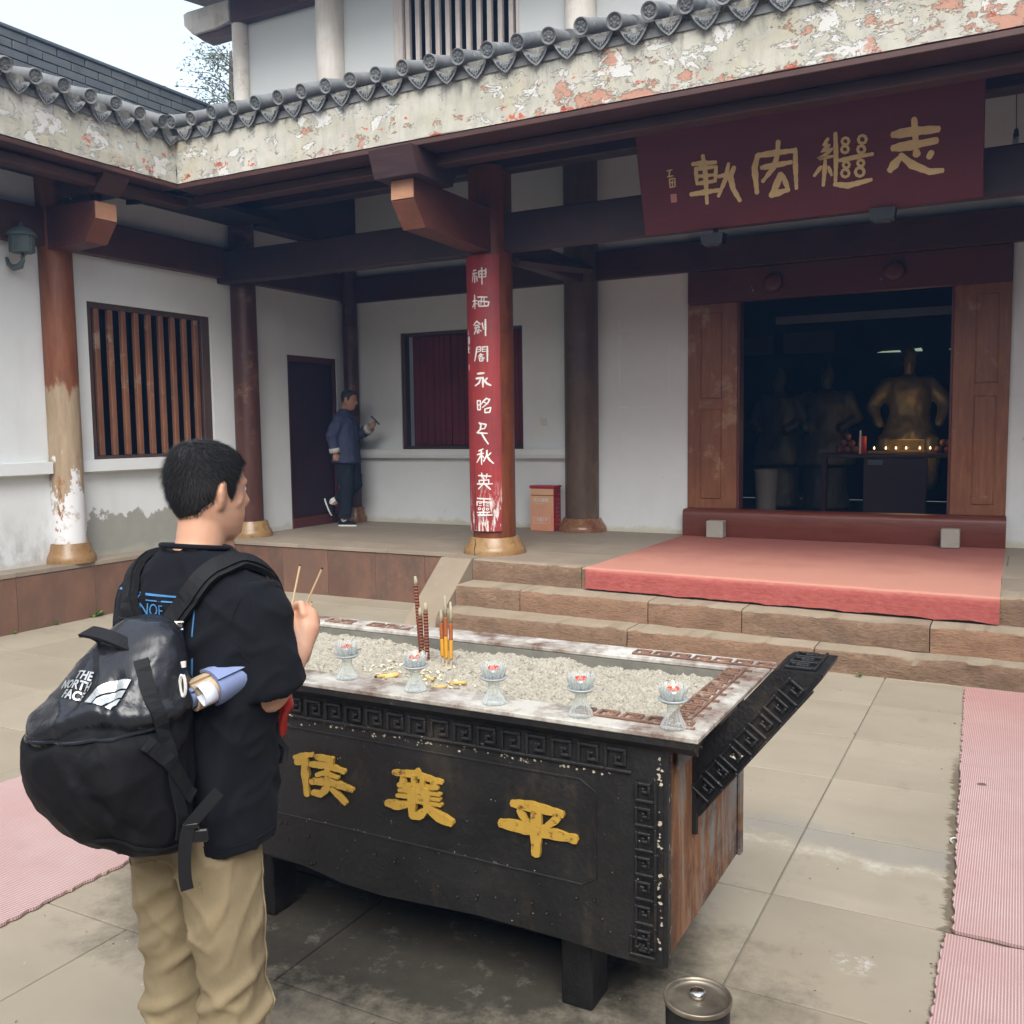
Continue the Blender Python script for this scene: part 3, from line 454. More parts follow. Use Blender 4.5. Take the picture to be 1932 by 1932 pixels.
def m_paving():
    t = NT('paving_stone', .8, .12); v = t.shift(t.pos, 23)
    f = t.noise(1.1, 5, .6, v); g = t.noise(5, 6, .68, t.pos); h = t.noise(60, 5, .7, v); bnd = t.noise(2.2, 5, .6, t.scale(v, (.5, 1.6, 1)), .8)
    c = t.mix(t.step(f, .3, .7), (.29,.25,.188), (.365,.32,.245))
    c = t.mix(t.math('MULTIPLY', t.step(bnd, .45, .72), .35), c, (.235,.205,.15))
    c = t.mix(t.math('MULTIPLY', t.rand, .3), c, (.24,.205,.15))
    c = t.mix(t.math('MULTIPLY', t.step(g, .60, .76), .45), c, (.15,.13,.10))
    # sooty dirt round the burner, ragged edge, with the shade beneath it painted in
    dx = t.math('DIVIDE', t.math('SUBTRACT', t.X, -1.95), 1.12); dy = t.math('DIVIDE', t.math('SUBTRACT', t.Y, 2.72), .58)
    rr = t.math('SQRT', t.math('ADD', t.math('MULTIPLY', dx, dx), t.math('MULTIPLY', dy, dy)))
    soot_shade = t.math('SUBTRACT', 1.38, t.math('ADD', rr, t.mapr(t.noise(4.5, 8, .75), .2, .8, -.35, .45)))
    c = t.mix(t.math('MULTIPLY', t.step(soot_shade, .0, .6), .93), c, t.mix(t.noise(16, 5, .7), (.014,.013,.011), (.045,.043,.034)))
    c = t.mix(t.math('MULTIPLY', t.math('MULTIPLY', t.step(soot_shade, .05, .4), t.step(t.noise(9, 6, .75), .56, .68)), .5), c, (.20,.19,.155))
    # band of dried ash slurry across the court
    bb = t.math('ADD', t.math('ADD', t.Y, t.math('MULTIPLY', t.X, .06)), t.mapr(t.noise(3, 6, .7), .2, .8, -.13, .13))
    wb = t.math('MULTIPLY', t.math('MULTIPLY', t.mapr(bb, 3.86, 3.93), t.mapr(bb, 4.02, 3.95)), t.mapr(t.X, -3.0, -1.0))
    c = t.mix(t.math('MULTIPLY', wb, t.mapr(t.noise(7, 6, .8), .42, .66, .0, .75)), c, (.52,.49,.42))
    gb = t.math('MULTIPLY', t.math('MULTIPLY', t.mapr(bb, 3.97, 4.05), t.mapr(bb, 4.24, 4.12)), t.mapr(t.X, -3.0, -1.0))
    c = t.mix(t.math('MULTIPLY', gb, .45), c, (.21,.215,.205))
    # damp dark border where the mat sheds water
    edge = t.mapr(t.Y, 3.5, 6.95, -.158, -.277)
    dr = t.math('ADD', t.math('SUBTRACT', t.X, edge), t.mapr(t.noise(16, 7, .8, t.scale(t.pos, (.35, 1, 1))), .3, .7, .0, .07))
    dmk = t.math('MULTIPLY', t.mapr(dr, .0, .012), t.mapr(t.Y, 5.6, 5.2))
    c = t.mix(t.math('MULTIPLY', dmk, .72), c, (.085,.062,.036))
    ch = t.math('MULTIPLY', t.mapr(t.math('ADD', t.math('POWER', t.math('SUBTRACT', t.X, -.435), 2.0), t.math('POWER', t.math('SUBTRACT', t.Y, 3.17), 2.0)), .006, .0), t.step(t.noise(17, 6, .8), .48, .66))
    c = t.mix(ch, c, (.72,.72,.70))
    spk = t.step(t.voro(9), .035, .02); c = t.mix(t.math('MULTIPLY', spk, .6), c, (.6,.58,.52))
    n = t.bump(g, .12, .008); n = t.bump(h, .15, .002, n)
    MAT['paving_stone'] = t.done(c, t.mapr(f, .3, .7, .72, .9), n)
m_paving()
def m_panel():
    t = NT('facing_slab', .38, .45); v = t.shift(t.pos, 9)
    f = t.noise(2.0, 7, .66, v, .8); g = t.noise(2.5, 6, .7, t.scale(v, (1.3, 1.3, .55))); d = t.noise(3.2, 7, .72, t.scale(v, (2.2, 2.2, 2.2)), 1.5)
    c = t.mix(t.step(f, .3, .7), (.125,.062,.042), (.20,.108,.072))
    c = t.mix(t.math('MULTIPLY', t.math('MULTIPLY', t.step(d, .5, .7), t.mapr(t.X, -6.1, -5.9)), .6), c, (.27,.155,.105))
    c = t.mix(t.math('MULTIPLY', t.step(g, .42, .62), .72), c, (.075,.056,.046))
    c = t.mix(t.math('MULTIPLY', t.rand, .3), c, (.24,.13,.085))
    c = t.mix(t.math('MULTIPLY', t.step(t.noise(7, 6, .75, v), .62, .75), .3), c, (.36,.31,.27))
    MAT['facing_slab'] = t.done(c, t.mapr(g, .3, .7, .3, .6), t.bump(f, .08, .006))
m_panel()
def m_carpet():
    t = NT('carpet_red', .95, .1)
    f = t.noise(180, 3, .7); g = t.noise(2.2, 5, .6); k = t.noise(30, 5, .7, t.scale(t.pos, (.5, 1, 1.6)))
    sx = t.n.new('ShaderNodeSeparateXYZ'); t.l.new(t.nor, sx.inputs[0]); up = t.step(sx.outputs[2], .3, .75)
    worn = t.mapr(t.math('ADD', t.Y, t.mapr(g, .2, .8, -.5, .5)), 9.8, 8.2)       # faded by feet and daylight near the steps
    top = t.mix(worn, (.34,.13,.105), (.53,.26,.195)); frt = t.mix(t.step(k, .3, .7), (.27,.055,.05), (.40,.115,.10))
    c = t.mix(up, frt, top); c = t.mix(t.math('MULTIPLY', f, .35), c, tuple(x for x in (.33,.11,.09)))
    MAT['carpet_red'] = t.done(c, .95, t.bump(t.math('ADD', f, t.math('MULTIPLY', k, 1.5)), .6, .006))
m_carpet()
def m_mat(name, rot):
    """openwork plastic zigzag mat: strands with dark gaps"""
    t = NT(name, .55, .4)
    s = 120.0
    u, v2 = (t.X, t.Y) if not rot else (t.Y, t.X)
    ph = t.math('MULTIPLY', u, s * 2 * math.pi / 1.0)
    zig = t.math('MULTIPLY', t.math('PINGPONG', t.math('MULTIPLY', v2, s), .5), .55)
    row = t.math('FRACT', t.math('ADD', t.math('MULTIPLY', u, s * .9), zig))
    st = t.math('ABSOLUTE', t.math('SUBTRACT', row, .5))
    strand = t.mapr(st, .25, .15)
    worn = t.noise(2.5, 5, .65); f = t.noise(14, 5, .7)
    pink = t.mix(t.step(worn, .35, .65), (.56,.37,.345), (.62,.47,.445)); pink = t.mix(t.math('MULTIPLY', t.mapr(t.Y, 5.5, 6.9), .55), pink, (.66,.24,.22))
    pink = t.mix(t.math('MULTIPLY', t.step(f, .6, .75), .4), pink, (.30,.22,.20))
    c = t.mix(strand, t.mix(t.noise(8), (.33,.19,.175), (.40,.26,.24)), pink)
    c = t.mix(t.math('MULTIPLY', t.step(t.noise(3.1, 3), .715, .73), .8), c, (.05,.045,.04))
    MAT[name] = t.done(c, .6, t.bump(strand, .5, .004))
m_mat('mat_right', False); m_mat('mat_left', True)
def m_iron():
    t = NT('cast_iron', .45, .5)
    f = t.noise(3, 7, .7); g = t.noise(45, 5, .7); s = t.noise(7, 6, .7, t.scale(t.pos, (1, 1, .5)))
    c = t.mix(t.step(f, .35, .7), (.007,.007,.0075), (.020,.019,.018))
    c = t.mix(t.math('MULTIPLY', t.step(s, .55, .70), .6), c, (.060,.045,.030))
    c = t.mix(t.step(t.noise(24, 5, .75), .69, .705), c, (.14,.135,.125))
    chip = t.step(t.math('ADD', t.noise(30, 5, .75), t.math('MULTIPLY', t.mapr(t.math('ABSOLUTE', t.math('SUBTRACT', t.Z, .80)), .035, .0), .09)), .70, .715)
    c = t.mix(chip, c, (.48,.42,.33))
    MAT['cast_iron'] = t.done(c, t.mapr(f, .3, .7, .36, .6), t.bump(t.math('ADD', g, t.math('MULTIPLY', s, 1.6)), .5, .009), Metallic=.25)
    t = NT('iron_rust', .75, .3)
    st = t.noise(3.4, 8, .68, t.scale(t.pos, (2.2, 2.6, .42)), .9); f = t.noise(9, 7, .72); g = t.noise(40, 5, .7)
    c = t.ramp(st, [(.28, (.10,.05,.03)), (.42, (.17,.078,.038)), (.49, (.25,.125,.06)), (.55, (.20,.185,.165)), (.66, (.26,.25,.235)), (.76, (.12,.062,.04))])
    c = t.mix(t.math('MULTIPLY', t.step(f, .52, .68), .7), c, (.09,.045,.03))
    c = t.mix(t.math('MULTIPLY', t.math('MULTIPLY', t.step(t.noise(5, 8, .8), .5, .6), t.mapr(t.math('ABSOLUTE', t.math('SUBTRACT', t.Z, .30)), .16, .02)), .8), c, (.06,.03,.025))
    MAT['iron_rust'] = t.done(c, .8, t.bump(t.math('ADD', f, g), .5, .01))
    t = NT('rim_iron', .7, .35)
    f = t.noise(5, 7, .72); g = t.noise(30, 5, .7)
    c = t.mix(t.step(f, .40, .58), (.14,.085,.06), (.46,.44,.39)); c = t.mix(t.step(t.noise(14, 6, .75), .52, .64), c, (.24,.21,.175))
    c = t.mix(t.math('MULTIPLY', t.step(t.noise(2.2, 5), .52, .62), .55), c, (.60,.59,.55))
    MAT['rim_iron'] = t.done(c, .8, t.bump(t.math('ADD', f, g), .4, .006))
    t = NT('key_rust', .7, .35); f = t.noise(12, 6, .72)
    c = t.mix(t.step(f, .35, .65), (.10,.055,.04), (.24,.13,.085)); c = t.mix(t.step(t.noise(6, 6, .72), .55, .66), c, (.34,.29,.25))
    MAT['key_rust'] = t.done(c, .75, t.bump(f, .4, .004))
m_iron()
def m_ash():
    t = NT('ash_sand', .95, .1)
    f = t.noise(9, 7, .72); g = t.noise(70, 6, .75); h = t.noise(180, 3, .7)
    c = t.mix(t.step(g, .28, .68), (.22,.20,.155), (.52,.485,.405)); c = t.mix(t.math('MULTIPLY', t.step(f, .5, .7), .35), c, (.33,.31,.265))
    c = t.mix(t.step(t.noise(110, 2), .74, .77), c, (.78,.75,.68))
    MAT['ash_sand'] = t.done(c, .95, t.bump(t.math('ADD', g, t.math('MULTIPLY', h, .6)), .9, .008))
m_ash()
def m_gold(name, col, dark, rough=.45):
    t = NT(name, rough, .45); f = t.noise(30, 6, .72); g = t.noise(7, 5, .65)
    c = t.mix(t.step(g, .3, .7), col, tuple(x*.78 for x in col)); c = t.mix(t.step(f, .57, .64), c, dark)
    MAT[name] = t.done(c, rough, t.bump(f, .35, .003))
m_gold('gold_paint', (.46,.28,.045), (.11,.05,.012)); m_gold('plaque_gold', (.80,.58,.28), (.70,.5,.24), .5)
m_gold('white_paint', (.74,.73,.70), (.62,.56,.53), .6); m_gold('glue_white', (.8,.8,.78), (.6,.6,.6), .6)
def m_couplet():
    t = NT('couplet_red', .45, .45)
    g = t.noise(4, 7, .7, t.scale(t.pos, (14, 14, .8))); f = t.noise(2.4, 6, .7)
    c = t.mix(t.step(g, .3, .72), (.22,.018,.020), (.34,.036,.034)); c = t.mix(t.math('MULTIPLY', t.step(f, .42, .66), .65), c, (.13,.025,.027))
    wr = t.math('MULTIPLY', t.step(t.noise(5, 8, .75, t.scale(t.pos, (5, 5, 1.0))), .52, .57), t.mapr(t.Z, 1.30, .95))
    c = t.mix(wr, c, (.60,.56,.52))
    MAT['couplet_red'] = t.done(c, .5, t.bump(g, .3, .004))
m_couplet()
simple('plaque_red', (.12,.020,.026), .42, 8, .25, .08, stretch=(1, 3, 6))
simple('seal_pink', (.55,.24,.22), .6); simple('lamp_iron', (.10,.13,.13), .6, 30); simple('black_metal', (.012,.012,.013), .4)
simple('switch_plastic', (.62,.60,.52), .4, 30, .08, .05); simple('bulb_glass', (.75,.75,.72), .25)
simple('box_red', (.42,.03,.035), .35, 10, .2, .1)
def m_boxfront():
    t = NT('box_front', .35, .4); f = t.noise(5, 5, .6)
    c = t.mix(t.math('ADD', t.mapr(t.Z, .65, .95), t.mapr(f, .2, .8, -.5, .5), True), (.62,.27,.16), (.64,.40,.23))
    MAT['box_front'] = t.done(c, .4, t.bump(f, .05))
m_boxfront()
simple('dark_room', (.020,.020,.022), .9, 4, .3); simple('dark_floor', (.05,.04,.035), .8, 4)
simple('bronze', (.10,.085,.05), .5, 18, .35, .4, .01, metal=.4); simple('room_plaster', (.20,.21,.22), .9, 4, .1)
simple('altar_wood', (.06,.02,.015), .5); simple('urn_clay', (.10,.085,.07), .8); simple('fruit', (.24,.075,.04), .45)
simple('brass', (.22,.14,.035), .35, 20, .3, .2, metal=.8); simple('leaf', (.075,.11,.035), .6, 6, .35, .05); simple('bark', (.12,.09,.07), .9, 14, .3, .5)
simple('weed_leaf', (.10,.24,.03), .5, 9, .3, .05)
def m_brick():
    t = NT('grey_brick', .9, .2); v = t.shift(t.pos, 13); f = t.noise(3, 5, .65, v); g = t.noise(24, 5, .7, v)
    c = t.mix(t.step(f, .3, .7), (.065,.075,.082), (.125,.13,.13)); c = t.mix(t.math('MULTIPLY', t.rand, .5), c, (.09,.10,.11))
    MAT['grey_brick'] = t.done(c, .9, t.bump(g, .4, .006))
m_brick(); simple('mortar', (.15,.155,.155), .95, 20)
def glass(name, tint=(1,1,1), rough=.02):
    t = NT(name, rough, .5); t.p.inputs['Transmission Weight'].default_value = 1; t.p.inputs['IOR'].default_value = 1.45
    MAT[name] = t.done((*tint, 1), rough)
glass('lamp_glass', (.98, 1, 1), .04)
t = NT('frosted_glass', .3, .5); t.p.inputs['Transmission Weight'].default_value = .5; MAT['frosted_glass'] = t.done((.80,.85,.85,1), .25)
def m_thin_glass():
    t = NT('lamp_glass', .08, .5); tr = t.n.new('ShaderNodeBsdfTransparent'); tr.inputs[0].default_value = (.93,.97,.96,1); mx = t.n.new('ShaderNodeMixShader')
    fr = t.n.new('ShaderNodeLayerWeight'); fr.inputs['Blend'].default_value = .45
    t.put(mx.inputs[0], t.mapr(fr.outputs['Facing'], 0, 1, .14, .75)); t.l.new(tr.outputs[0], mx.inputs[1]); t.l.new(t.p.outputs[0], mx.inputs[2]); t.l.new(mx.outputs[0], t.n['Material Output'].inputs['Surface'])
    MAT['lamp_glass'] = t.done((.80,.82,.80,1), .10)
m_thin_glass()
def emis(name, col, st):
    t = NT(name, .5); t.p.inputs['Emission Color'].default_value = (*col, 1); t.p.inputs['Emission Strength'].default_value = st; MAT[name] = t.done((*col, 1))
emis('flame', (1,.62,.2), 3); emis('far_candle', (1,.70,.34), 1.3)
simple('candle_red', (.62,.05,.02), .35, 30, .2, .1); simple('tea_cup', (.45,.45,.46), .3, 20, .1, .05, metal=.8)
def m_incense(name, a, b, sc):
    t = NT(name, .7, .3); s = t.math('SINE', t.math('MULTIPLY', t.Z, sc)); c = t.mix(t.step(s, -.2, .5), a, b)
    MAT[name] = t.done(c, .75, t.bump(s, .6, .003))
m_incense('incense_brown', (.11,.035,.02), (.28,.10,.055), 520); simple('incense_yellow', (.62,.30,.03), .6, 30, .15, .1)
simple('incense_char', (.36,.32,.22), .9, 60, .4, .5); simple('incense_red', (.34,.10,.03), .6, 60, .6, .2); simple('incense_stick', (.60,.44,.26), .7, 40, .15)
simple('stub_yellow', (.62,.42,.14), .7, 40, .2); simple('paper_scrap', (.72,.62,.42), .8, 30, .2); simple('soot_black', (.02,.02,.02), .8)
simple('pail_black', (.016,.015,.014), .4, 12, .4, .2, metal=.3)
def m_lid():
    t = NT('pail_lid', .35, .5, .7); f = t.noise(8, 6, .7); g = t.noise(3, 5, .6)
    c = t.mix(t.step(f, .35, .65), (.16,.135,.10), (.30,.26,.20)); c = t.mix(t.math('MULTIPLY', t.step(g, .45, .65), .6), c, (.08,.07,.055))
    MAT['pail_lid'] = t.done(c, t.mapr(f, .3, .7, .28, .55), t.bump(f, .15, .003))
m_lid(); simple('steel', (.62,.60,.56), .25, 20, .08, .05, metal=1.0)
# people
def m_skin(name, col):
    t = NT(name, .5, .4); f = t.noise(14, 5, .6); g = t.noise(160, 3, .6)
    c = t.mix(t.step(f, .3, .7), col, tuple(x*y for x, y in zip(col, (1.02, .86, .80))))
    t.p.inputs['Subsurface Weight'].default_value = .12; t.p.inputs['Subsurface Radius'].default_value = (.012, .005, .003)
    MAT[name] = t.done(c, .5, t.bump(g, .12, .001))
m_skin('skin', (.56,.34,.23)); m_skin('skin_old', (.40,.235,.16))
simple('hair_black', (.013,.0125,.013), .75, 60, .4, .3, .003, stretch=(1, 1, .3)); simple('hair_grey', (.05,.047,.045), .8, 80, .4, .4, .003)
def m_cloth(name, col, amt=.2, wv=900, rough=.9, fold=.0, sheen=.0):
    t = NT(name, rough, .2); f = t.noise(5, 5, .6, t.obj); g = t.noise(wv, 2, .5, t.obj); k = t.noise(13, 4, .6, t.scale(t.obj, (1, 1, .45)))
    c = t.mix(t.step(f, .3, .7), tuple(x*(1-amt) for x in col), tuple(x*(1+amt) for x in col)); c = t.mix(t.math('MULTIPLY', g, .3), c, tuple(x*.7 for x in col))
    n = t.bump(k, .35, .012); n = t.bump(g, .2, .001, n)
    if sheen: t.p.inputs['Sheen Weight'].default_value = sheen
    MAT[name] = t.done(c, rough, n)
m_cloth('shirt_black', (.0055,.0065,.010), sheen=.02); m_cloth('khaki', (.29,.232,.138)); m_cloth('jacket_navy', (.055,.062,.115)); m_cloth('cuff_white', (.48,.45,.40))
m_cloth('trouser_dark', (.016,.019,.026)); m_cloth('shoe_cloth', (.012,.012,.014)); simple('sole_white', (.78,.78,.76), .5); m_cloth('sock_white', (.75,.75,.74))
m_cloth('towel_blue', (.20,.25,.42), .3, 500); m_cloth('towel_tan', (.46,.35,.22), .25, 500); m_cloth('towel_edge', (.62,.66,.76), .15, 500)
simple('print_blue', (.06,.20,.42), .7, 60, .3, .1)
def m_pack(name, col, rough):
    t = NT(name, rough, .5 if rough < .5 else .18); f = t.noise(7, 5, .6, t.obj, .6); g = t.noise(300, 3, .6, t.obj); k = t.noise(3.5, 3, .55, t.obj, .8)
    c = t.mix(t.step(f, .3, .7), col, tuple(x*1.5 for x in col))
    n = t.bump(k, .45, .05); n = t.bump(f, .28, .02, n); n = t.bump(g, .12, .001, n)
    MAT[name] = t.done(c, t.mapr(f, .3, .7, rough-.06, rough+.08), n)
m_pack('pack_gloss', (.012,.013,.016), .27); m_pack('pack_matte', (.005,.005,.006), .7); m_cloth('webbing', (.012,.0125,.014), .2, 700, .7)
simple('buckle_black', (.010,.010,.011), .3); t = NT('logo_silver', .32, .5, .55); MAT['logo_silver'] = t.done(t.mix(t.step(t.noise(22, 5, .7), .35, .6), (.42,.45,.45), (.66,.68,.68)), .35)
simple('zip_white', (.75,.73,.68), .35, 20, .1)
t = NT('plastic_red', .3, .5); t.p.inputs['Transmission Weight'].default_value = .15; f = t.noise(18, 5, .65, t.pos, 1.2)
MAT['plastic_red'] = t.done(t.mix(f, (.55,.012,.010), (.82,.03,.02)), .3, t.bump(f, .5, .01))
simple('phone_black', (.012,.012,.014), .2)
m_wood('bracket_wood', (.36,.17,.09), (.44,.23,.13), .55, (3, 3, 6), dark=(.12,.05,.03)); emis('slit_light', (.75,.95,.70), .12)
def m_plaster_wing():
    t = NT('plaster_wing', .88, .25)
    f = t.noise(1.3, 6, .62); g = t.noise(3.2, 7, .7); h = t.noise(60, 3, .6); st = t.noise(1.0, 5, .6, t.scale(t.pos, (3.2, 3.2, .5)))
    base = (.685,.71,.71)
    c = t.mix(t.step(f, .35, .75), base, tuple(x*.92 for x in base)); c = t.mix(t.math('MULTIPLY', t.step(st, .57, .8), .3), c, (.48,.48,.45))
    c = t.mix(t.math('MULTIPLY', t.step(t.noise(3.6, 7, .72), .42, .72), .2), c, (.52,.53,.52))
    # cement patch between the two columns, and damp smears left of the worn one
    e = t.mapr(g, .25, .75, -.16, .16)
    pm = t.math('MULTIPLY', t.mapr(t.math('ADD', t.Z, e), .985, .965), t.math('MULTIPLY', t.mapr(t.math('ADD', t.Y, e), 6.31, 6.33), t.mapr(t.math('ADD', t.Y, e), 8.2, 8.15)))
    c = t.mix(pm, c, t.mix(t.noise(9, 5), (.27,.27,.235), (.35,.35,.31)))
    sm = t.math('MULTIPLY', t.math('MULTIPLY', t.step(t.noise(4.5, 8, .75, t.scale(t.pos, (1, 1.2, .6))), .47, .62), t.mapr(t.Z, 1.15, .7)), t.mapr(t.Y, 6.0, 5.9))
    c = t.mix(t.math('MULTIPLY', sm, .6), c, (.33,.335,.32))
    fm = t.math('SUBTRACT', t.math('ADD', t.mapr(t.noise(5, 5, .65), .2, .8, 0, .13), .57), t.Z)
    c = t.mix(t.math('MULTIPLY', t.step(fm, .0, .05), .5), c, (.46,.43,.34))
    n = t.bump(f, .25, .02); n = t.bump(h, .15, .003, n); MAT['plaster_wing'] = t.done(c, .88, n)
m_plaster_wing()

m_wood('bracket_side', (.085,.026,.018), (.13,.045,.028), .5, (3, 3, 6)); m_wood('bracket_end', (.16,.05,.028), (.21,.075,.04), .5, (3, 3, 6)); m_wood('door_dark', (.022,.010,.012), (.05,.012,.014), .6, (10, 10, .5))
simple('lining_grey', (.17,.165,.14), .9, 14, .5, .5, .01)

simple('primer_cream', (.46,.41,.32), .8, 40, .2); simple('debris_bits', (.22,.19,.14), .9, 30, .6)

simple('bronze_gold', (.26,.20,.085), .45, 18, .35, .4, .01, metal=.35); simple('beam_pale', (.16,.17,.17), .9, 4, .1)
# ------------------------------------------------------------------ setting: ground, platform, steps
HP = .55
gr = MB().add([(-60,-60,-.012),(60,-60,-.012),(60,60,-.012),(-60,60,-.012)], [(0,1,2,3)]).build('ground', 'stone_grey'); tag(gr, 'grey brown sandstone court floor laid in large slabs', kind='structure')
ys = [-1.2,-.5,.18,.87,1.55,2.225,2.86,3.53,4.2,4.87,5.57,6.29,7.0,7.72,8.2]
xs0 = [-8.0,-7.33,-6.02,-4.71,-3.405,-2.096,-.787,.52,1.83,3.2]
def slab(parent, x0, x1, y0, y1, z1, th, mat, gap=.0035, name='paving_slab'):
    j = random.uniform(-.0012, .0012); mb = MB().box(x0+gap, x1-gap, y0+gap, y1-gap, z1-th, z1+j, .0025)
    # slightly uneven top
    return mb.build(name, mat, parent)
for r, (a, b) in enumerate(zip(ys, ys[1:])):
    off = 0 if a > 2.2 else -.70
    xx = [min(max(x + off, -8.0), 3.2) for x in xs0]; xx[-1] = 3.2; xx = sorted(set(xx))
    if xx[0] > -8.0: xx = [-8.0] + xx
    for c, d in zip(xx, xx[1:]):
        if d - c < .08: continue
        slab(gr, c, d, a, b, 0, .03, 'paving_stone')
plat = MB().box(-8.03, 3.2, 8.14, 16.9, -.01, HP-.045).box(-12, -8.035, -5.5, 16.9, -.01, HP-.045).box(-4.62, 3.2, 7.80, 8.135, -.01, HP-.045).build('platform', 'stone_grey'); tag(plat, 'raised stone platform carrying the hall and its side wing', kind='structure')
# facing slabs of the platform
for a, b in zip([-8.03,-7.28,-6.64,-6.0,-5.37], [-7.28,-6.64,-6.0,-5.37,-4.93]):
    MB().box(a+.002, b-.002, 8.10, 8.138, .0, HP-.047, .002).build('facing_slab', 'facing_slab', plat)
yy = [-5.5,-3,-.5,2.2,2.95,3.75,4.55,5.37,6.2,7.0,7.8,8.1]
for a, b in zip(yy, yy[1:]):
    MB().box(-8.033, -7.995, a+.002, b-.002, .0, HP-.047, .002).build('facing_slab', 'facing_slab', plat)
# coping and paving on top
def top_slabs(x0, x1, y0, y1, nx, ny, st=0):
    dx, dy = (x1-x0)/nx, (y1-y0)/ny
    for j in range(ny):
        for i in range(nx):
            o = dx*.5 if (j % 2) and st else 0
            a, b = max(x0, x0+i*dx-o), (x0+(i+1)*dx-o if i < nx-1 else x1)
            slab(plat, a, b, y0+j*dy, y0+(j+1)*dy, HP, .042, 'paving_upper', .0022)
top_slabs(-8.25, -4.62, 8.085, 8.50, 3, 1); top_slabs(-8.25, -4.62, 8.50, 10.62, 4, 3, 1); top_slabs(-4.62, 3.2, 8.50, 10.62, 6, 3, 1); top_slabs(-4.62, 3.2, 7.84, 8.50, 6, 1)
for a, b in zip(yy, yy[1:]): slab(plat, -8.27, -7.985, a, b if b < 8 else 8.084, HP, .042, 'paving_upper', .0022)
# steps: every block a stone of its own, front edges out of true as worn
steps = bpy.data.objects.new('stone_steps', None); steps.location = (-1.5, 7.3, 0); COL.objects.link(steps); tag(steps, 'three worn sandstone steps up to the hall platform', kind='structure')
def ylin(a, b, x): return a + (b-a)*(x+4.6)/4.6
def step_block(x0, x1, ya, yb, back, z0, z1, seed):
    rnd = random.Random(seed); nx = max(8, int((x1-x0)/.035)); bm = bmesh.new(); g = .004
    cols = []
    for i in range(nx+1):
        x = x0+g + (x1-x0-2*g)*i/nx; yf = ylin(ya, yb, x); col = []
        for (dy, z) in ((.0, z0), (.0, z0+(z1-z0)*.33), (.0, z0+(z1-z0)*.66), (.002, z1-.014), (.016, z1), (back-yf, z1)):
            jx = mnoise.noise(Vector((x*6+seed, z*14, seed*1.3)))*.018 + mnoise.noise(Vector((x*19, z*30+seed, 4.1)))*.010
            chip = max(0, mnoise.noise(Vector((x*4+seed*3, 2.2, seed)))-.22)*.10 if dy < .02 and z > z1-.02 else 0
            col.append(bm.verts.new((x, yf + dy + (jx if dy < .02 else 0) + chip, z - chip*.3 + (mnoise.noise(Vector((x*3, seed, 7)))*.003 if z >= z1 else 0))))
        cols.append(col)
    for a, b in zip(cols, cols[1:]):
        for k in range(5): bm.faces.new((a[k], b[k], b[k+1], a[k+1]))
    for col in (cols[0], cols[-1]):
        v = bm.verts.new((col[0].co.x, back, z0)); bm.faces.new(col + [v])
    o = MB().addbm(bm).build('step_stone', 'step_stone', steps); shade_auto(o, 50); return o
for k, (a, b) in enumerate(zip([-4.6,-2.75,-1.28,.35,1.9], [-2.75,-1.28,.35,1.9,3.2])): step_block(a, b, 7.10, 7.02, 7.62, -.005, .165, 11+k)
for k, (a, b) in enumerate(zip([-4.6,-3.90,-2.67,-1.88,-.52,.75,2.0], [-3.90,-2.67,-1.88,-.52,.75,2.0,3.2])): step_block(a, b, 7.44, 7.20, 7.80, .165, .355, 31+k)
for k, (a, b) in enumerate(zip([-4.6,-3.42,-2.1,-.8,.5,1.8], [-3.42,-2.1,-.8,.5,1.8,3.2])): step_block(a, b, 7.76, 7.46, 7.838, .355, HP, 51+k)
# sloping cheek stone beside the steps
MB().prism([(8.07,-.01),(8.07,HP+.004),(7.76,HP+.004),(7.12,.045),(7.08,-.01)], 'x', -4.95, -4.605).build('cheek_stone', 'sandstone', steps)

# ------------------------------------------------------------------ main hall
hall = empty('temple_hall', (-3, 10.7, HP), 'two storey white walled temple hall with dark red timber and grey tiled eaves', 'building')
D0, D1 = -3.36, -.10
wall_holes('y', 10.6, .30, -8.25, -3.36, HP-.02, 5.4, [(-7.343,-5.505,1.545,3.09)]).build('wall', 'plaster', hall)
wall_holes('y', 10.6, .30, -.10, 3.2, HP-.02, 5.4, []).build('wall', 'plaster', hall)
box('wall', -3.36, -.10, 10.64, 10.9, 3.53, 5.4, 'plaster', hall, 0)
for a, b in ((-7.98,-4.885),): 
    MB().prism([(10.598,1.43),(10.598,1.543),(10.50,1.543),(10.50,1.475),(10.515,1.43)], 'x', a, b).build('wall_ledge', 'plaster', hall)
# painted patch scar on the wall where a notice was torn off
sc = MB()
for (a, b, c, d) in ((-4.22,-4.195,1.95,3.05),(-3.60,-3.585,2.05,2.95),(-4.2,-3.6,2.02,2.045),(-4.2,-3.6,2.93,2.945)):
    pts = 26; vs, fs = [], []
    lng = (b-a) < .1
    for i in range(pts+1):
        t_ = i/pts; w = .5+.5*mnoise.noise(Vector((i*.9, a*7, c*3))); w = max(.02, w)
        if lng: z = c+(d-c)*t_; vs += [((a+b)/2-.5*(b-a)*w*1.2, 10.5975, z), ((a+b)/2+.5*(b-a)*w*1.2, 10.5975, z)]
        else: x = a+(b-a)*t_; vs += [(x, 10.5975, (c+d)/2-.5*(d-c)*w*1.2), (x, 10.5975, (c+d)/2+.5*(d-c)*w*1.2)]
    for i in range(pts): fs.append((2*i, 2*i+1, 2*i+3, 2*i+2))
    sc.add(vs, fs)
sc.build('paste_mark', 'glue_white', hall)
